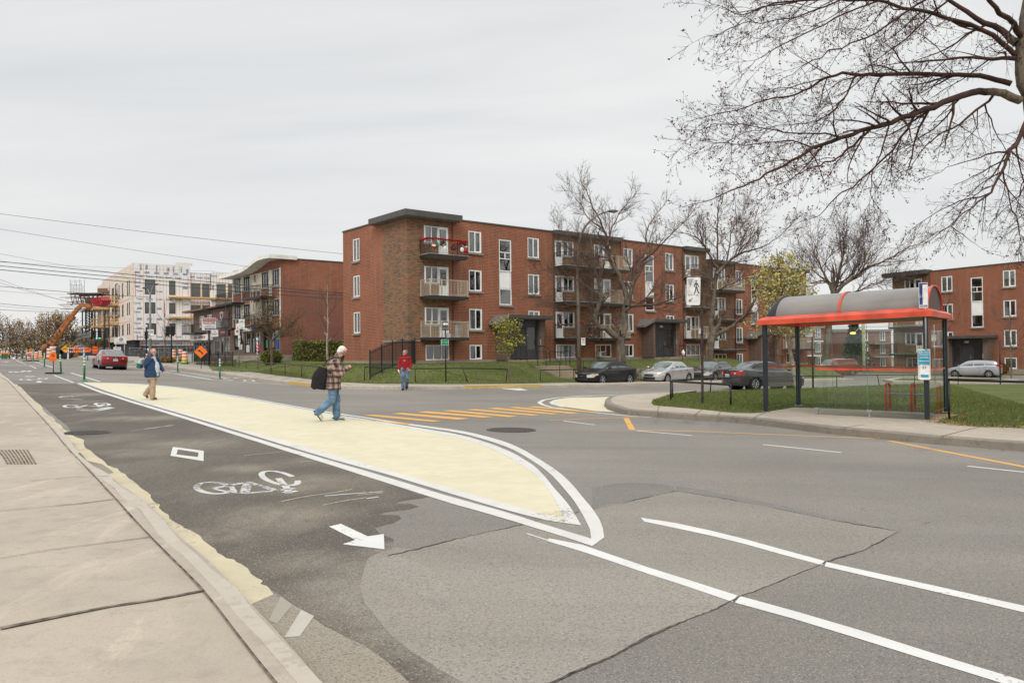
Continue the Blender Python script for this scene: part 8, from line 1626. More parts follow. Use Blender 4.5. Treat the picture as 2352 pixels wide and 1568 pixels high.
SPEC={'sedan':dict(belt=[(0,.62),(.03,.72),(.12,.80),(.27,.92),(.5,.95),(.8,1.0),(.93,1.02),(1,.95)],roof=[(.27,.92),(.42,1.36),(.55,1.43),(.68,1.40),(.85,1.02)],g=(.27,.42,.70,.86),ax=(.19,.77)),
 'hatch':dict(belt=[(0,.66),(.03,.78),(.12,.88),(.22,.96),(.5,1.0),(.8,1.06),(1,1.05)],roof=[(.20,.95),(.36,1.42),(.52,1.53),(.80,1.50),(.92,1.40),(.985,1.06)],g=(.20,.37,.86,.975),ax=(.17,.78)),
 'suv':dict(belt=[(0,.82),(.03,.95),(.10,1.05),(.23,1.12),(.5,1.16),(.8,1.2),(1,1.15)],roof=[(.22,1.1),(.35,1.58),(.5,1.69),(.8,1.68),(.93,1.60),(.985,1.2)],g=(.22,.36,.86,.975),ax=(.18,.77)),
 'pickup':dict(belt=[(0,1.0),(.03,1.12),(.10,1.2),(.25,1.26),(.5,1.28),(.6,1.28),(1,1.25)],roof=[(.25,1.26),(.34,1.75),(.42,1.88),(.54,1.86),(.60,1.28)],g=(.25,.35,.54,.60),ax=(.17,.80))}
def car(name,label,cat,pos,rz,kind,L,Wd,H,pm,wr=.31,face_='chev',rearl=None,plate_txt='',lights='amber',group=None,spokes=5):
    sp_=SPEC[kind]; base={'sedan':1.43,'hatch':1.53,'suv':1.69,'pickup':1.88}[kind]; kz=H/base; W=Wd/2
    t=thing(name,label,cat,pos,rz,group); g0,g1,g2,g3=sp_['g']; z0=.20 if kind!='pickup' else .42
    belt=lambda u: cr_interp(sp_['belt'],u)*kz
    roof=lambda u: max(belt(u),cr_interp(sp_['roof'],u)*kz) if g0<=u<=g3 else belt(u)
    wid=lambda u: W*cr_interp([(0,.80),(.05,.93),(.15,.985),(.5,1.),(.85,.985),(.95,.94),(1,.84)],u)
    X=lambda u: L/2-u*L
    bow=lambda u: .22*max(0,1-u/.16)**1.5-(.20*max(0,1-(1-u)/.16)**1.5)
    def sect(u):
        w_,zb,zr=wid(u),belt(u),roof(u); f=min(1,max(0,(zr-zb)/.25)); lo=z0+.05*(1-math.sin(min(1,max(0,u))*PI)**.3)
        k=[(w_*.86,lo),(w_*.965,lo+.10),(w_*1.,lo+(zb-lo)*.45),(w_*.985,zb-.10),(w_*.93,zb-.015)]
        k+=[(w_*(.88-.06*(1-f)),zb+.015),(w_*(.60+.17*f*.9),zb+.02+(zr-zb)*.72 if f>0 else zb+.02),(w_*(.40+.24*f),zr-.035*f+.012),(w_*.22,zr+.02),(0,zr+.028)]
        return k
    nu,nv=64,4
    def pt(u,v):
        k=sect(u); n=len(k)-1; i=min(int(v),n-1); f=v-i; p0,p1,p2,p3=k[max(i-1,0)],k[i],k[i+1],k[min(i+2,n)]
        s=.25
        c=lambda a,b,c_,d:(b+(c_-b)*f) if i in(4,5) else .5*((2*b)+(-a+c_)*f+(2*a-5*b+4*c_-d)*f*f+(-a+3*b-3*c_+d)*f**3)
        y=c(p0[0],p1[0],p2[0],p3[0]); z=c(p0[1],p1[1],p2[1],p3[1]); w_=wid(u); return (X(u)-bow(u)*(abs(y)/w_)**2.4*1.0,y,z)
    us=sorted(set([i/nu for i in range(nu+1)]+[g0,g1,g2,g3])); vs_=[i/nv for i in range(9*nv+1)]
    ax=[X(a) for a in sp_['ax']]; arch=wr*1.18
    G=[[pt(u,v) for v in vs_] for u in us]; NV=len(vs_)
    m=MB(); m.use(pm,True)
    for sgn in (1,-1):
        V=[(x,y*sgn,z) for r in G for x,y,z in r]; Fs=[]
        for i in range(len(us)-1):
            for j in range(NV-1):
                q=[i*NV+j,i*NV+j+1,(i+1)*NV+j+1,(i+1)*NV+j]; cx=sum(V[k][0] for k in q)/4; cz=sum(V[k][2] for k in q)/4
                if j<16 and any(math.hypot(cx-a,cz-wr)<arch for a in ax): continue
                Fs.append(q if sgn>0 else q[::-1])
        m.add(V,Fs)
    for i,s in ((0,1),(len(us)-1,-1)):
        V=[];n=8;u=us[i]
        for j in range(NV):
            x,y,z=G[i][j]; w_=wid(u)
            for k in range(n+1): yy=y*(1-2*k/n); V.append((X(u)-bow(u)*(abs(yy)/w_)**2.4+(-s*.05*max(0,(.42-z))/.25 if z<.42 else 0),yy,z))
        m.add(V,[(j*(n+1)+k,j*(n+1)+k+1,(j+1)*(n+1)+k+1,(j+1)*(n+1)+k) for j in range(NV-1) for k in range(n)])
    m.box(-L/2+.25,L/2-.25,-W*.8,W*.8,z0+.02,z0+.06)
    m.build('body',None,t,ang=math.radians(40))
    def ys(x,z):  # side surface
        u=(L/2-x)/L; k=sect(min(max(u,0),1)); 
        for a,b in zip(k[:-1],k[1:]):
            if a[1]<=z<=b[1] and b[1]>a[1]: return a[0]+(b[0]-a[0])*(z-a[1])/(b[1]-a[1])
        return k[5][0]
    def sidepoly(nm,P,mt,off=.012,par=None,both=True,n=5):
        for s in ((1,-1) if both else (1,)):
            mm=MB(); mm.use(mt); 
            # quad strip between bottom and top chains
            B,T=P; V=[]
            for c in (B,T):
                for i in range(n+1):
                    q=i/n*(len(c)-1); j=min(int(q),len(c)-2); f=q-j; x=c[j][0]+(c[j+1][0]-c[j][0])*f; z=c[j][1]+(c[j+1][1]-c[j][1])*f; V.append((x,(ys(x,z)+off)*s,z))
            mm.add(V,[(i,i+1,n+2+i,n+1+i) for i in range(n)]); mm.build(nm,None,par or t,fix=False)
    # side windows between the pillars
    xa,xb=X(g0+.03),X(g3-.02); pil=[g0+.045,(g1+g2)/2-.012,(g1+g2)/2+.012,g2+.005 if kind!='pickup' else g2]
    if kind in('suv','hatch'): wins=[(g0+.05,.50),(.52,.70),(.72,g3-.035)]
    elif kind=='sedan': wins=[(g0+.045,.525),(.545,.705),(.715,.775)]
    else: wins=[(g0+.03,.42),(.435,g2+.02)]
    for a,b in wins:
        n=6; Bc=[];Tc=[]
        for i in range(n+1):
            u=a+(b-a)*i/n; zb=belt(u)+.045; zt=max(zb+.012,belt(u)+.02+(roof(u)-belt(u))*.72+ .05*min(1,(roof(u)-belt(u))/.3)-.015)
            Bc.append((X(u),zb)); Tc.append((X(u),zt))
        sidepoly('side_window',(Bc,Tc),CGL,.010,n=6)
    def patch(nm,u0,u1,y0,y1,mt,off=.012,par=None,n=8):
        V=[]
        for i in range(n+1):
            u=u0+(u1-u0)*i/n; k=sect(u); wk=k[7][0]+(k[6][0]-k[7][0])*.55
            for j in range(n+1):
                f=y0+(y1-y0)*j/n; y=wk*f; z=roof(u)+.022-.03*f*f; x=X(u)-bow(u)*(abs(y)/wid(u))**2.4; V.append((x,y,z+off))
        mm=MB(); mm.use(mt,True).add(V,[(i*(n+1)+j,i*(n+1)+j+1,(i+1)*(n+1)+j+1,(i+1)*(n+1)+j) for i in range(n) for j in range(n)]); return mm.build(nm,None,par or t,fix=False)
    patch('windscreen',g0+.012,g1-.012,-1,1,CGL); patch('rear_window',g2+.012 if kind=='sedan' else g2+.03,g3-.012,-.97,.97,CGL)
    # lamps
    xf=lambda y,u=0.: X(u)-bow(u)*(abs(y)/wid(u))**2.4
    def fascia(nm,y0,y1,z0_,z1_,mt,s=1,off=.012,par=None,sl=0,both=False):
        for sg in ((1,-1) if both else (1,)):
            n=5; V=[]
            for i in range(n+1):
                y=y0+(y1-y0)*i/n
                for z in (z0_,z1_+sl*(i/n)): 
                    x=(X(0)-bow(0)*(abs(y)/wid(0))**2.4+off) if s>0 else (X(1)-bow(1)*(abs(y)/wid(1))**2.4-off); V.append((x,y*sg,z))
            mm=MB(); mm.use(mt).add(V,[(2*i,2*i+1,2*i+3,2*i+2) for i in range(n)]); mm.build(nm,None,par or t,fix=False)
    zb0=belt(0); zb1=belt(1); w0=wid(0); w1=wid(1)
    hz0,hz1=zb0-.17*kz,zb0-.02*kz
    for sg in (1,-1):
        e=thing_part(t,'headlight'); 
        mm=MB(); mm.use(HLT); V=[]; n=8
        for i in range(n+1):
            f=i/n
            if f<.5: y=w0*(.50+.46*f*2)*1.0; x=xf(y)+.012
            else: u=(f-.5)*2*.085; x_=X(u); y=wid(u)*.985; x=x_-bow(u)+.0; y+=.010
            V+=[(x,y*sg,hz0+.02*f),(x,y*sg,hz1+.09*kz*f)]
        mm.add(V,[(2*i,2*i+1,2*i+3,2*i+2) for i in range(n)]); h_=mm.build('headlight',None,t,fix=False)
        if lights=='amber': mm=MB(); mm.ell((xf(w0*.93)-.02,w0*.90*sg,(hz0+hz1)/2+.03),(.05,.07,.045),8,6); mm.build('turn_signal',HAM,h_,smooth=True)
        mm=MB(); mm.use(TLT); V=[]; tz0,tz1=zb1-.22*kz,zb1-.05*kz
        if kind=='hatch': tz0,tz1=zb1-.12,zb1+.12
        for i in range(n+1):
            f=i/n
            if f<.5: y=w1*(.34+.62*f*2); x=X(1)-bow(1)*(y/w1)**2.4-.012
            else: u=1-(f-.5)*2*.06; y=wid(u)*.985+.010; x=X(u)-bow(u)
            V+=[(x,y*sg,tz0+.03*f),(x,y*sg,tz1+.03*f)]
        mm.add(V,[(2*i,2*i+1,2*i+3,2*i+2) for i in range(n)]); tl=mm.build('tail_light',None,t,fix=False)
        mm=MB(); mm.ell((X(1)-bow(1)*.35+.0,w1*.62*sg,(tz0+tz1)/2),(.03,.07,.05),8,6); mm.build('reversing_lamp',HLT,tl,smooth=True)
        mm=MB(); ux_=X(g0+.045); yy=ys(ux_,belt(g0+.045)-.02); mm.use(pm if face_!='chev' else TRIM,True).ell((ux_,(yy+.13)*sg,belt(g0+.05)+.08),(.07,.11,.075),10,8); mm.use(TRIM).bar((ux_,yy*.97*sg,belt(g0+.05)+.03),(ux_,(yy+.1)*sg,belt(g0+.05)+.05),.04); mm.build('mirror',None,t)
    # front: grille, lower intake, plate ; rear: plate, lower trim
    fascia('grille',-w0*.46,w0*.46,zb0-.14*kz,zb0-.04*kz,TRIM); fascia('lower_grille',-w0*.6,w0*.6,z0+.08,z0+.22,TRIM,off=.0145)
    if face_=='chev': fascia('badge',-.09,.09,zb0-.105*kz,zb0-.075*kz,CHR,off=.02)
    else: fascia('badge',-w0*.42,w0*.42,zb0-.075*kz,zb0-.05*kz,CHR,off=.02)
    fascia('rear_trim',-w1*.8,w1*.8,z0+.03,z0+.15,TRIM,-1,.013)
    fascia('rear_badge',-.06,.06,zb1-.09,zb1-.04,CHR,-1,.018)
    if plate_txt:
        mm=MB(); x=X(1)-.03; zc=zb1-.22*kz-.02; mm.use(PLT).box(x-.012,x,-.16,.16,zc-.08,zc+.08); mm.use(SBL); M=Matrix.Translation((x-.016,0,zc-.01))@Matrix.Rotation(-PI/2,4,'Z'); textto(mm,plate_txt,M,.075,bold=.002); mm.build('licence_plate',None,t)
    # door seams and handles
    ds=[(g0+.05,.02),((g1+g2)/2,0),(.73 if kind!='pickup' else .58,0)]
    mm=MB(); mm.use(WELL)
    for sg in (1,-1):
        for u,_ in ds:
            x=X(u); pts=[(x,(ys(x,z)+.003)*sg,z) for z in np.linspace(z0+.16,belt(u)-.01,8)]; mm.tube(pts,.007,4)
        pts=[(x,(ys(x,z0+.16)+.003)*sg,z0+.16) for x in np.linspace(X(ds[0][0]),X(ds[-1][0]),8)]; mm.tube(pts,.006,4)
    mm.build('door_seam',None,t)
    for sg in (1,-1):
        for u in ((g1+g2)/2-.035,.70 if kind!='pickup' else .555):
            x=X(u); z=belt(u)-.12; y=ys(x,z); mm=MB(); mm.box(x-.09,x+.09,(y+.0)*sg,(y+.03)*sg,z-.014,z+.014); mm.build('door_handle',TRIM if face_=='chev' or kind=='sedan' else pm,t)
    # wheels
    wk=None
    for a in ax:
        for sg in (1,-1):
            yc=(W*.985-.10)*sg; wh=MB(); M=Matrix.Translation((a,yc,wr))@Matrix.Rotation(PI/2*(-sg),4,'X')
            wl=MB(); wl.use(WELL,True).lathe([(arch*1.0,-.32),(arch*1.0,.085)],22,M=M); 
            wl.build('wheel_well',None,t)
            tm=MB(); tm.use(TYRE,True).lathe([(wr*.62,-.10),(wr*.93,-.105),(wr,-.07),(wr,.07),(wr*.93,.102),(wr*.66,.10),(wr*.64,.06)],28,M=M); ty=tm.build('wheel',None,t,ang=math.radians(35))
            rm=MB(); rm.use(RIM); rm.lathe([(wr*.66,.06),(wr*.66,.098),(wr*.60,.10),(wr*.58,.06)],24,M=M); rm.use(WELL).lathe([(wr*.58,.03),(wr*.58,.045)],20,M=M); rm.use(RIM).lathe([(wr*.16,.04),(wr*.14,.095),(.001,.10)],12,M=M)
            for k in range(spokes):
                an=2*PI*k/spokes; rm.use(RIM).bar(M@Vector((wr*.1*math.cos(an),wr*.1*math.sin(an),.08)),M@Vector((wr*.61*math.cos(an),wr*.61*math.sin(an),.085)),wr*.15,.02,up=tuple((M.to_3x3()@Vector((0,0,1)))))
            rm.build('rim',None,ty)
    if kind=='pickup': 
        mm=MB(); mm.use(pm); mm.box(-L/2+.08,X(.605),-W*.9,W*.9,.62*kz,1.2*kz); mm.build('cargo_bed',None,t)
    return t
def thing_part(t,n): return None
def putcar(x,Y,th,**k):   # centre seen at pixel column x at distance Y ; th = heading
    X_=(x-1176)/1750*Y; z=gz(X_,Y); o=car(pos=(X_,Y,z),rz=math.radians(th),**k)
    f=1.2; a=math.radians(th); dx,dy=math.cos(a),math.sin(a); p=math.atan2(gz(X_+dx*f,Y+dy*f)-gz(X_-dx*f,Y-dy*f),2*f); r=math.atan2(gz(X_-dy*f,Y+dx*f)-gz(X_+dy*f,Y-dx*f),2*f)
    o.rotation_euler=(r,-p,a); return o
putcar(1391,45.4,180+45.5,name='parked_car',label='black compact sedan parked first in the row, facing left',cat='car',kind='sedan',L=4.58,Wd=1.73,H=1.42,pm=mat('paint_black',(.006,.006,.007),.35,0,.04,.8,spec=.35,coat=.35),wr=.32,plate_txt='')
putcar(1532,49.0,180+47.5,name='parked_car',label='silver sedan parked between the black sedan and a dark grey car',cat='car',kind='sedan',L=4.5,Wd=1.75,H=1.43,pm=paint('paint_silver',(.46,.47,.48),.45),wr=.32,face_='h',spokes=9)
putcar(1637,53.5,180+48,name='parked_car',label='dark grey car parked third in the row behind the silver sedan',cat='car',kind='sedan',L=4.5,Wd=1.78,H=1.46,pm=paint('paint_dark_grey',(.085,.086,.09),.5),wr=.33,face_='h')
putcar(1752,39.8,22,name='car',label='dark grey sedan seen from behind, standing in the side street behind the shelter',cat='car',kind='sedan',L=4.55,Wd=1.77,H=1.47,pm=paint('paint_graphite',(.060,.060,.064),.45),wr=.32,face_='t',plate_txt='X24 JNK',spokes=8)
putcar(1918,77,180+20,name='car',label='rust-red family car seen through the glass of the bus shelter',cat='car',kind='suv',L=4.9,Wd=1.85,H=1.72,pm=paint('paint_copper_red',(.25,.045,.022),.45),wr=.36,face_='h',lights='')
putcar(2237,69,180-40,name='car',label='silver-grey hatchback parked in front of the right-hand brick block',cat='car',kind='hatch',L=4.3,Wd=1.7,H=1.53,pm=paint('paint_light_silver',(.40,.41,.43),.45),wr=.31,face_='h',lights='')
putcar(251,58,90+36.5,name='car',label='dark red sedan driving away on the main street',cat='car',kind='sedan',L=4.92,Wd=1.86,H=1.46,pm=paint('paint_deep_red',(.19,.006,.014),.4),wr=.34,plate_txt='Z77 LRV',spokes=8)
putcar(337,104,180+40,name='car',label='white sedan standing in the cross street before the wrapped building',cat='car',kind='sedan',L=4.6,Wd=1.8,H=1.47,pm=paint('paint_white',(.74,.74,.73),.0),wr=.32,face_='h')
putcar(190,104,180+38,name='pickup_truck',label='dark blue pickup truck behind the striped barrier at the crossing',cat='pickup truck',kind='pickup',L=5.8,Wd=2.0,H=1.9,pm=paint('paint_navy',(.03,.06,.13),.3),wr=.42,face_='h',lights='')
# ================================================================ works, signals, wires, far things
YC_=95.
def A(x,y,Y=YC_): return atY(A1(x,y),Y)
LUL=mat('lift_orange',(.36,.13,.035),.5,.1,.2,3); HYD=mat('hydraulic_chrome',(.5,.5,.5),.25,.8)
o=P1at(135,YC_); TL=thing('telehandler','orange telescopic lift with a long raised boom carrying a red skip','telescopic lift',o); 
m=MB(); m.use(LUL); pts=[A(500,1170),A(740,830)]; m.bar(pts[0]-o,pts[1]-o,.5,.62); bo=m.build('boom',None,TL)
m=MB(); m.use(LUL).bar(A(735,835)-o,A(855,700)-o,.36,.4); m.bar(A(735,850)-o,A(755,815)-o,.7,.75); m.build('boom_section',None,TL)
m=MB(); m.use(LUL).bar(A(850,702)-o,A(955,720)-o,.5,.45); m.bar(A(905,735)-o,A(960,705)-o,.35,.35); m.build('boom_head',None,TL)
m=MB(); m.use(HYD,True).tube([A(510,1120)-o,A(640,1165)-o],.10,8); m.tube([A(650,910)-o+Vector((0,-.6,0)),A(830,720)-o+Vector((0,-.6,0))],.05,6); m.build('hydraulic_ram',None,TL)
M_=Matrix(((1,0,0,0),(0,0,1,0),(0,1,0,0),(0,0,0,1))); 
def sil(pts,th,y0): return [(A(*p).x-o.x,A(*p).z-o.z) for p in pts]
m=MB(); m.use(LUL).prism(sil([(468,1165),(485,1115),(530,1110),(520,1175),(640,1165),(662,1185),(660,1235),(620,1225),(600,1195),(475,1195)],1,0),1.6,M_,-.8); m.build('chassis',None,TL)
m=MB(); m.use(LUL).prism(sil([(640,1205),(755,1205),(760,1262),(645,1262)],1,0),2.0,M_,-.6); m.build('engine_cover',None,TL)
for k,ch in enumerate('LULL'):
    c=A1(548+k*26,1080-k*34); m=MB(); m.use(SB); q=atY(c,YC_-.42)-o; textto(m,ch,Matrix.Translation(q),.55,bold=.02); m.build('lettering',None,TL)
for x in (560,655,745):
    q=A(x,1255)-o; m=MB(); m.use(RUBB,True).lathe([(.35,-.3),(.72,-.3),(.78,-.2),(.78,.2),(.72,.3),(.35,.3)],18,M=Matrix.Translation((q.x,-.9,.75))@Matrix.Rotation(PI/2,4,'X')); m.build('wheel',None,TL)
SK=thing('skip','red steel skip tilted at the end of the lift boom','skip',A(1005,670)); oo=Vector(SK.location)
m=MB(); m.use(mat('skip_red',(.40,.02,.03),.5,.1,.15,2)); f=[A(*p)-oo for p in ((940,648),(1040,618),(1075,655),(1055,700),(1005,722),(985,715))]; b_=[v+Vector((.25,1.6,.1)) for v in f]; n=6
m.add(f+b_,[tuple(range(n))[::-1],tuple(range(n,2*n))]+[(i,(i+1)%n,(i+1)%n+n,i+n) for i in range(n)]); m.build('shell',None,SK); m=MB(); m.use(mat('skip_rib',(.28,.012,.02),.5))
for k in (1,2,3): a=f[0].lerp(f[1],k/4)+Vector((0,-.05,0)); c=f[5].lerp(f[3],k/4)+Vector((0,-.05,0)); m.bar(a,c,.08,.08)
m.bar(f[0].lerp(f[5],.5)+Vector((0,-.05,0)),f[2]+Vector((0,-.05,0)),.06,.06); m.build('rib',None,SK)
# mast climber platform
YM=124.; Am=lambda x,y,Y=YM: atY(A1(x,y),Y); om=Am(918,1150); MC=thing('mast_platform','lattice mast with a cluttered work platform high at the left end of the building','work platform',om); STL=mat('dark_steel',(.07,.075,.08),.5,.5,.2,4)
m=MB(); x0,x1=(Am(902,1150)-om).x,(Am(934,1150)-om).x; zt=(Am(918,650)-om).z
for x in (x0,x1):
    for y in (0,1.0): m.tube([(x,y,0),(x,y,zt)],.08,5)
nz_=18
for k in range(nz_): z=zt*k/nz_; z2=zt*(k+1)/nz_; m.tube([(x0,0,z),(x1,0,z2)],.05,4); m.tube([(x0,0,z),(x1,0,z)],.05,4); m.tube([(x0,1,z2),(x1,1,z)],.05,4)
m.build('mast',STL,MC)
zd=(Am(918,600)-om).z; xa,xb=(Am(790,600)-om).x,(Am(1065,600)-om).x; m=MB(); m.use(STL)
for y in (-1.4,1.4):
    m.bar((xa,y,zd),(xb,y,zd),.16,.16); m.bar((xa,y,zd-1.7),(xb-4,y,zd-1.7),.14,.14)
    for k in range(12): a=xa+(xb-xa)*k/12; b=xa+(xb-xa)*(k+1)/12; m.bar((a,y,zd-(1.6 if k%2 else 0)),(b,y,zd-(0 if k%2 else 1.6)),.08)
m.build('truss',None,MC)
m=MB(); m.box(xa-.5,xb,-1.6,1.6,zd+.1,zd+.22); m.build('deck',mat('old_planks',(.12,.085,.06),.9,0,.3,5),MC)
m=MB(); rr=random.Random(8); m.use(mat('rusty_tubes',(.17,.06,.035),.8,0,.3,5))
for k in range(26): x=xa+rr.uniform(-2.5,5.5); z=zd-rr.uniform(.3,2.4); m.bar((x,-1.5+rr.random()*.3,z),(x+rr.uniform(2,5),-1.6+rr.random()*.3,z+rr.uniform(-.1,.1)),.07)
m.box(xa+2.5,xa+5.,-1.4,0,zd-1.8,zd-.5); m.build('tube_stack',None,MC)
m=MB(); m.use(GREYM)
for k in range(10): x=xa+(xb-2-xa)*k/9; m.tube([(x,-1.5,zd+.2),(x,-1.5,zd+2.4-.5*(k%3))],.04,5)
for z in (.8,1.5,2.1): m.tube([(xa,-1.5,zd+z),(xb-2.5,-1.5,zd+z)],.035,5)
m.build('guard_rail',None,MC); m=MB(); m.use(mat('tarp_brown',(.22,.12,.08),.8)).box(xa+4,xa+7.5,-.8,.6,zd+.3,zd+1.); m.build('stacked_materials',None,MC)
J=dict(pelvis=(0,0,.90),chest=(.05,0,1.24),neck=(.07,0,1.42),head=(.10,0,1.54),look=(.9,.2,-.3),shL=(.03,.18,1.34),elL=(.12,.24,1.10),wrL=(.32,.18,1.10),shR=(.03,-.18,1.34),elR=(.12,-.25,1.10),wrR=(.30,-.20,1.1),hipL=(0,.09,.87),knL=(.02,.09,.48),anL=(0,.1,.1),toeL=(.17,.1,.045),hipR=(0,-.09,.87),knR=(.02,-.09,.48),anR=(0,-.1,.1),toeR=(.17,-.1,.045))
# long low building with a sloping roof behind the lift
YT=150.; LB_=thing('station_building','long pale building with a dark sloping roof far behind the lift','building',P1at(170,YT,-.8)); o=Vector(LB_.location)
q=[(690,1080),(905,985),(905,1150),(690,1160)]; f=[atY(A1(x,y),YT-(0 if x<800 else 28))-o for x,y in q]
m=MB(); m.use(mat('ribbed_concrete',(.42,.36,.27),.85,0,.2,1.2)); w0,w1=atY(A1(715,1130),YT)-o,atY(A1(940,1060),YT-28)-o; w2,w3=atY(A1(940,1160),YT-28)-o,atY(A1(715,1160),YT)-o; bk=Vector((6,10,0)); m.add([w3,w2,w1,w0,w3+bk,w2+bk,w1+bk,w0+bk],[(0,1,2,3),(7,6,5,4),(0,4,5,1),(1,5,6,2),(2,6,7,3),(3,7,4,0)]); m.build('wall',None,LB_)
m=MB(); a,b,c,d=[atY(A1(x,y),Y)-o for x,y,Y in ((690,1085,YT+2),(945,1030,YT-32),(945,985,YT-20),(760,1045,YT+6))]; th=Vector((0,0,.5)); m.add([a,b,c,d,a+th,b+th,c+th,d+th],[(0,1,2,3),(7,6,5,4),(0,4,5,1),(1,5,6,2),(2,6,7,3),(3,7,4,0)]); m.build('roof',mat('dark_metal_roof',(.11,.115,.12),.5,.2,.15,1),LB_)
m=MB()
for k in range(20): u=k/19; p=w0.lerp(w1,u)+Vector((0,-.15,0)); r=a.lerp(b,u); m.bar(p-Vector((0,0,1.2)),r,.18,.18)
m.build('roof_strut',mat('strut_beige',(.35,.3,.22),.8),LB_)
# traffic signals
def signal(label,px_x,Y,ytop,heads,side=1):
    p=P1at(px_x,Y); t=thing('traffic_light',label,'traffic light',p,face(p)); h=zat((px_x,ytop),p.x,p.y)-p.z; pole(t,h,.10 if side==1 else .07,BLK)
    for (dx,yt,yb,on,ang) in heads:
        z1=zat((px_x,yt),p.x,p.y)-p.z; z0=zat((px_x,yb),p.x,p.y)-p.z; w_=(z1-z0)*.36; m=MB(); m.box(dx-w_/2,dx+w_/2,-.22,.08,z0,z1); m.bar((dx,.0,z1-.1),(0,0,z1-.1),.05); hd=m.build('signal_head',BLK,t)
        for k,mt in enumerate((mat('lens_red_off',(.06,.008,.008),.3),mat('lens_amber_off',(.08,.05,.008),.3),mat('lens_green_lit',(.03,.9,.25),.3,emit=2.2) if on else mat('lens_green_off',(.008,.05,.02),.3))):
            m=MB(); zc=z1-(z1-z0)*(k+.5)/3; m.use(mt,True).lathe([(w_*.36,0),(w_*.30,.03)],14,M=Matrix.Translation((dx,-.225,zc))@Matrix.Rotation(PI/2,4,'X')); m.build('lens',None,hd); m=MB(); 
            for q in range(7): a=PI*q/6; b=PI*(q+1)/6 if q<6 else a; m.bar((dx+w_*.42*math.cos(a),-.36,zc+w_*.42*math.sin(a)),(dx+w_*.42*math.cos(b),-.36,zc+w_*.42*math.sin(b)),.02,.26) if q<6 else None
            m.build('visor',BLK,hd)
signal('black signal pole with a lit green light behind the dark red sedan',A1(1092,0)[0],88,A1(0,755)[1],[(-.50,A1(0,975)[1],A1(0,1060)[1],True,0),(-1.0,A1(0,978)[1],A1(0,1050)[1],False,1)])
signal('black signal heads beside the grey double-armed lamp post',A1(1528,0)[0],80,A1(0,985)[1],[(-.0,A1(0,985)[1],A1(0,1064)[1],False,1)],2)
signal('black signal heads on a pole before the right half of the white wrapped facade',A1(1792,0)[0],78,A1(0,930)[1],[(-.35,A1(0,932)[1],A1(0,1032)[1],False,1),(.1,A1(0,935)[1],A1(0,1030)[1],False,1)],2)
# double-arm lamp with the stop-line sign
p=P1at(A1(1572,0)[0],80); t=thing('street_lamp','grey double-armed street lamp in front of the white wrapped building','street lamp',p); GLP=mat('galvanised_lamp',(.27,.28,.27),.55,.3,.1,3)
Y=p.y; m=MB(); m.use(GLP,True).tube([V3((0,0,-.3)),atY(A1(1570,900),Y)-p,atY(A1(1568,640),Y)-p],[.14,.12,.10],9); m.build('pole',None,t)
for P_ in ([(1568,650),(1566,600),(1552,555),(1535,530),(1515,522)],[(1568,650),(1574,590),(1590,530),(1610,495),(1632,484)]):
    m=MB(); m.use(GLP,True).tube([atY(A1(*q),Y)-p for q in P_],[.07,.06,.05,.05,.045],8); m.build('arm',None,t); e=atY(A1(*P_[-1]),Y)-p; m=MB(); m.ell(e+V3((0,0,-.05)),(.32,.16,.10),10,6); m.build('lamp_head',STL,t,smooth=True)
z=lambda y:zat((A1(1585,0)[0],A1(0,y)[1]),p.x,p.y)-p.z; S=scl(p)
plate(t,'stop_line_plate',2.6*S,(z(960)+z(1056))/2,rrect(14.4*S,21*S,.03),SW,[('t','LIGNE',0,7.2*S,3.6*S,SB,.004),('t','D\'ARRÊT',0,3.4*S,3.4*S,SB,.004),('p',arrow(5*S,1*S,2.4*S,PI*1.25,-2*S,-1.6*S),SB),('l',[(-7*S,-4.6*S),(7*S,-4.6*S)],.4*S,SB),('t','EXCEPTÉ',0,-6.4*S,2.2*S,SB,.002),*bikeicon(3*S,SB,0,-9*S)],y=-.2)
plate(t,'street_name_plate',-13*S,z(922),rrect(15*S,5*S,.02),SW,[('t','LANGELIER',0,0,2.2*S,SB,0)],y=-.15)
# white site signs
for lab,x0,x1,y0,y1,Y,it in (('white site board with a black round emblem above grey lines of text',1198,1313,1040,1112,90,lambda S:[('r',2*S,2.6*S,3.6*S,1.5*S,SB),('p',arrow(5*S,1.2*S,2*S,PI/4,3*S,3.4*S),SB),('t','STATION LANGELIER',0,-4*S,1.7*S,SILV,0),('l',[(-9*S,-5.6*S),(9*S,-5.6*S)],.25*S,SILV),('l',[(-9*S,-6.8*S),(9*S,-6.8*S)],.25*S,SILV)]),('small white board with red lettering on the site fence',1190,1260,1143,1178,86,lambda S:[('t','VALAD',0,1.2*S,3*S,SR,.003),('l',[(-5*S,-2*S),(5*S,-2*S)],.3*S,SB)])):
    c=A1((x0+x1)/2,(y0+y1)/2); p=P1at(c[0],Y); S=scl(p); w_=(x1-x0)/4.55*S; h_=(y1-y0)/4.55*S; z=zat(c,p.x,p.y)-p.z; t=thing('site_sign',lab,'sign',p,face(p)); pole(t,z,.05,GREYM,x=-w_*.35); pole(t,z,.05,GREYM,x=w_*.35); plate(t,'board',0,z,rrect(w_,h_,.03),SW,it(S),y=-.1)
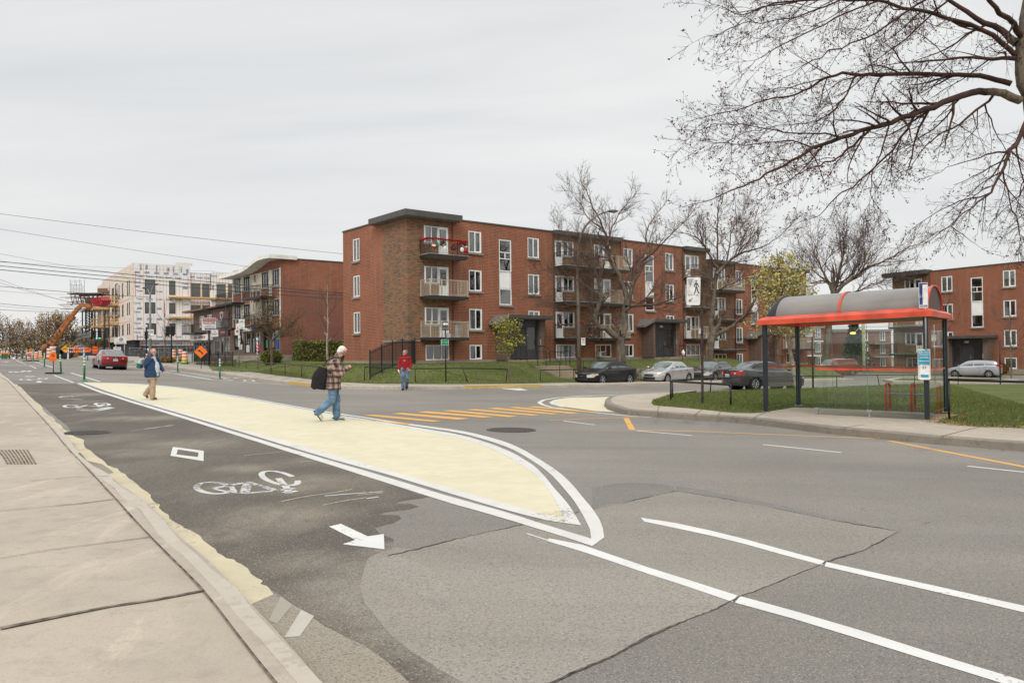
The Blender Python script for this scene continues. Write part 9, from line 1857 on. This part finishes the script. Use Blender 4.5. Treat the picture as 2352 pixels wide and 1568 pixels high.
# fence round the site, bollards, dumpster, leaning white panel, terrace rail
sf=thing('site_fence','grey mesh hoarding and pipes along the foot of the wrapped building','fence',(PC[0],PC[1],0),RC); m=MB(); rr=random.Random(4)
for k in range(16): x=-1+k*1.2; m.tube([(x,-3.2,-.8),(x,-3.2,1.2+.3*rr.random())],.035,5)
for z in (-.2,.5,1.1): m.tube([(-1,-3.2,z),(17,-3.2,z+rr.uniform(-.1,.1))],.03,5)
for k in range(14): y=k*2; m.tube([(-2.8,y,-.8),(-2.8,y,1.3)],.035,5)
m.tube([(-2.8,0,1.2),(-2.8,27,1.2)],.03,5); m.build('pipes',GREYM,sf); m=MB(); m.add([(2,-3.15,-.7),(5.5,-3.15,-.7),(5.5,-3.15,1.1),(2,-3.15,1.1)],[(0,1,2,3)]); m.box(-1.2,1.2,-3.6,-3.3,-.8,.9); m.build('tarpaulin',mat('grey_tarp',(.10,.105,.11),.8,0,.3,3),sf)
for x,y0,y1,lb in ((1483,1185,1285,'slim dark bollard with a pale cap in front of the white sedan, middle of three'),(1508,1180,1262,'slim dark bollard nearest the bald man, rightmost of three before the white sedan'),(1466,1175,1283,'slim rusty bollard in front of the white sedan, leftmost of three')):
    p=at(A1(x,y1),0,lawnz); t=thing('bollard',lb,'bollard',p,0,'slim bollards in front of the white sedan'); pole(t,min(1.6,zat(A1(x,y0),p.x,p.y)-p.z),.06,RUST)
p=at(C5(470,1295),0,lawnz); S=scl(p); GRD=mat('dumpster_green',(.02,.10,.04),.6,0,.15,3); t=thing('dumpster','green steel dumpster by the shop entrance, behind the orange diamond sign','dumpster',p,ROT*.3); h_=24.5*S; 
m=MB(); m.use(GRD).add([(-10*S,0,0),(8*S,0,0),(9.5*S,0,h_*.92),(-10*S,0,h_),(-10*S,1.6,0),(8*S,1.6,0),(9.5*S,1.6,h_*.92),(-10*S,1.6,h_)],[(0,1,2,3),(7,6,5,4),(0,4,5,1),(1,5,6,2),(2,6,7,3),(3,7,4,0)]); m.build('container',None,t,bev=.02); m=MB(); m.box(-10.6*S,10*S,-.05,1.65,h_,h_+.07); m.build('lid',GRD,t)
p=at(C5(320,1303),0,lawnz); t=thing('panel','white ribbed panel leaning against the green dumpster','panel',p,.15); m=MB(); m.use(WHT).box(-7.5*S,7.0*S,0,.06,0,21*S); [m.box(-7*S+k*2.6*S,-6.6*S+k*2.6*S,-.03,-.001,.1,20*S) for k in range(6)]; m.build('sheet',None,t); t.rotation_euler=(-.12,0,.15)
p=at(C5(650,1285),0,lawnz); t=thing('bin','dark brown wheeled bins beside the green dumpster','bin',p,.3); m=MB(); m.use(mat('bin_brown',(.035,.02,.018),.6)); 
for k in (0,.75): 
    m=MB(); m.use(MATS['bin_brown']).box(-.35+k,.35+k,-.3,.3,.1,1.05); m.box(-.38+k,.38+k,-.33,.33,1.051,1.12); m.build('body',None,t,bev=.01)
tr_=thing('terrace_fence','black picket fence along the raised terrace of the shops','fence',(P1[0],P1[1],0),ROT); m=MB()
for s in np.arange(2,19,.16): m.tube([(-3.6,s,-.95),(-3.6,s,.25)],.012,4)
for z in (-.8,.2): m.tube([(-3.6,2,z),(-3.6,19,z)],.025,5)
m.build('pickets',BLK,tr_)
m=MB(); 
for s in (2,6,10,14,18.9): m.tube([(-3.6,s,-1.1),(-3.6,s,.35)],.04,5)
m.build('fence_posts',BLK,tr_)
# overhead wires
WIRE=mat('wire_black',(.03,.03,.032),.6)
wl=[((ID(-30,487),50),(ID(787,583),55.8),.012,'faint wire reaching the corner block above the shops'),((ID(-30,521),60),(ID(640,622),66),.012,'faint wire ending at the white canopy of the shops'),
 ((A1(-100,238),50),(A2(1500,580),60),.022,'highest of the three thick black wires crossing in front of the shops'),((A1(-100,285),50),(A2(1500,606),60),.022,'middle of the three thick black wires crossing in front of the shops'),((A1(-100,326),50),(A2(1500,646),60),.022,'lowest of the three thick black wires crossing in front of the shops'),
 ((A1(-100,500),60),(A1(1560,622),80),.020,'black wire running to the double-armed street lamp'),((A1(-100,545),70),(A1(790,592),110),.012,'thin wire ending behind the work platform'),((A1(-100,678),60),(A1(930,748),90),.018,'black wire crossing low behind the raised boom'),((A1(-100,705),60),(A1(1100,780),92),.010,'thin wire just below the one behind the boom'),((A1(-100,748),60),(A1(1090,775),92),.016,'sagging black wire ending at the green-lit signal pole'),
 ((A1(-100,400),45),(A1(850,692),100),.010,'thin wire slanting steeply down to the boom tip'),((A1(-100,440),45),(A1(930,700),100),.010,'second thin wire slanting down towards the work platform'),((A1(-100,1030),70),(A1(900,1082),120),.018,'low black wire crossing the far autumn trees'),((A1(-100,150),55),(A1(1400,390),95),.010,'thin wire slanting down to the roof of the wrapped building'),
 ((A1(-100,250),80),(A1(2250,352),100),.010,'thin high wire passing behind the white canopy')]
for (a,Ya),(b,Yb),r,lab in wl:
    p,q=atY(a,Ya),atY(b,Yb); t=thing('overhead_wire',lab,'wire',p,0,'overhead wires on the left'); L_=(q-p); m=MB(); m.use(WIRE).tube([L_*u-V3((0,0,4*u*(1-u)*L_.length*.004)) for u in np.linspace(0,1,16)],r,4); m.build('cable',None,t)
p=P1at(A1(65,0)[0],115); t=thing('utility_pole','grey utility pole in the far thicket at the left edge','utility pole',p); pole(t,zat(A1(60,985),p.x,p.y)-p.z,.16,mat('old_pole',(.16,.14,.12),.9)); m=MB(); m.bar((-2.2,0,zat(A1(0,985),p.x,p.y)-p.z),(0,0,zat(A1(60,985),p.x,p.y)-p.z),.1); m.build('lamp_arm',GREYM,t)
# ---- seen through the shelter: spruce, utility pole, row houses
def rowhouse(label,px0,px1,Y,ytop,bal,seed):
    p=P1at(px0,Y); X1=(px1-1176)/1750*Y; w_=X1-p.x; z0=p.z-.3; h=zat((px0,ytop),p.x,Y)-z0; t=thing('row_house',label,'house',(p.x,Y,z0),.18)
    W=MB(); ops=[]; n=max(2,int(w_/2.6)); fl=3
    for i in range(n):
        for f_ in range(fl):
            x=w_*(i+.5)/n; z=h*(f_+.32)/fl; ops.append((x-.45,x+.45,z,z+1.5))
    W.use(RED2); wall(W,0,0,0,w_,0,h,ops,.1); W.add([(0,0,0),(0,9,0),(0,9,h),(0,0,h)],[(0,1,2,3)]); W.add([(w_,0,0),(w_,9,0),(w_,9,h),(w_,0,h)],[(0,1,2,3)]); W.add([(0,9,0),(w_,9,0),(w_,9,h),(0,9,h)],[(0,1,2,3)]); W.build('wall',None,t,fix=False)
    m=MB(); m.box(-.1,w_+.1,-.15,9.1,h,h+.35); m.build('roof',mat('cornice_grey',(.30,.28,.26),.8),t)
    for a,b,c,d in ops: bwin(t,a,b,c,d,0,0,'slide',1 if (a*7)%2<1 else 0,True)
    for x0,x1,f_ in bal:
        z=h*f_/fl+.25; m=MB(); m.box(w_*x0,w_*x1,-1.5,-.01,z-.15,z); b_=m.build('balcony',WHT if seed else GREYM,t); r=MB()
        for k in range(int((x1-x0)*w_/.15)+1): r.tube([(w_*x0+k*.15,-1.45,z),(w_*x0+k*.15,-1.45,z+1)],.012,4)
        r.bar((w_*x0,-1.45,z+1),(w_*x1,-1.45,z+1),.05); r.build('railing',GREYM,b_)
    return t
rowhouse('far red brick row house with white balconies, seen through the left shelter panes',1822,1905,118,754,[(.3,.75,1),(.3,.75,2)],1)
rowhouse('far red brick house partly behind the spruce, seen through the shelter',1908,1962,122,760,[],0)
rowhouse('far red brick house with stacked grey balconies, seen through the middle shelter panes',1968,2056,116,762,[(.35,.85,1),(.35,.85,2)],0)
sheet('lawn',[(60,84),(30,80),(26,104),(90,120),(100,100)],.12,GRASS,skirt=.2)
p=P1at(1963,95); sp_=thing('spruce_tree','dark green spruce between the far brick houses, seen through the shelter','tree',p); T=Tree(77); H_=zat((1963,738),p.x,p.y)-p.z; N=30; npts=[]
for i in range(10): T.seg(p+V3((0,0,H_*i/10)),p+V3((0,0,H_*(i+1)/10)),.16*(1-i/10.5),.16*(1-(i+1)/10.5))
for i in range(150):
    u=.05+.93*i/150; a=i*2.399; L_=(1-u)*2.5+.15; b0=p+V3((0,0,H_*u)); d=V3((math.cos(a),math.sin(a),-.12)); T.seg(b0,b0+d*L_,.03,.008)
    for k in range(10): npts.append(tuple(b0+d*L_*(.2+.8*k/10)+V3((T.r.gauss(0,.12),T.r.gauss(0,.12),-.05))))
T.mesh('trunk',BARK,sp_,thr=.031,k=6,org=p); T.mesh('branches',BARKT,sp_,lo=.031,k=3,org=p); leaves('needles',npts,.30,leafmat('spruce_needles',[(.018,.045,.025),(.03,.07,.04),(.05,.09,.055)]),sp_,p,.08,2,7,.3)
p=P1at(1983.5,80); t=thing('utility_pole','pale green-grey utility pole with a glowing amber lamp, seen through the shelter','utility pole',p); h=zat((1983,735),p.x,p.y)-p.z; pole(t,h,.17,mat('weathered_pole',(.38,.38,.24),.9,0,.2,3)); zl=zat((1968,765),p.x,p.y)-p.z; m=MB(); m.tube([(0,0,zl+.6),(-.5,0,zl+.5),(-.9,0,zl+.1)],.04,6); m.build('lamp_arm',GREYM,t); m=MB(); m.ell((-1.1,0,zl),(.32,.16,.12),10,6); m.build('lamp_head',mat('amber_lamp_lit',(1.,.55,.08),.3,emit=2.5),t,smooth=True)
for z_,x_ in ((.3,0),(1.1,0),(2.,0)):
    pass
for i,(ya,yb) in enumerate(((742,748),(752,757),(760,764),(771,768))):
    a,b=atY((1800,ya),90),atY((2062,yb),85); t=thing('overhead_wire',['uppermost','second','third','lowest'][i]+' of the wires crossing the sky seen through the shelter','wire',a,0,'wires seen through the shelter'); m=MB(); m.use(WIRE).tube([(b-a)*u-V3((0,0,1.2*u*(1-u))) for u in np.linspace(0,1,10)],.018,4); m.build('cable',None,t)
bg_=thing('bag','white plastic bag hanging on the handrail of the middle block entrance','plastic bag',lp(24.3,-2.6,-.15),ROT); blob('sack',[('t',[(0,0,.2),(0,0,0),(0,0,-.15)],[.04,.15,.13])],WHT,bg_,.03,3,.5,.01)

finish_blobs()
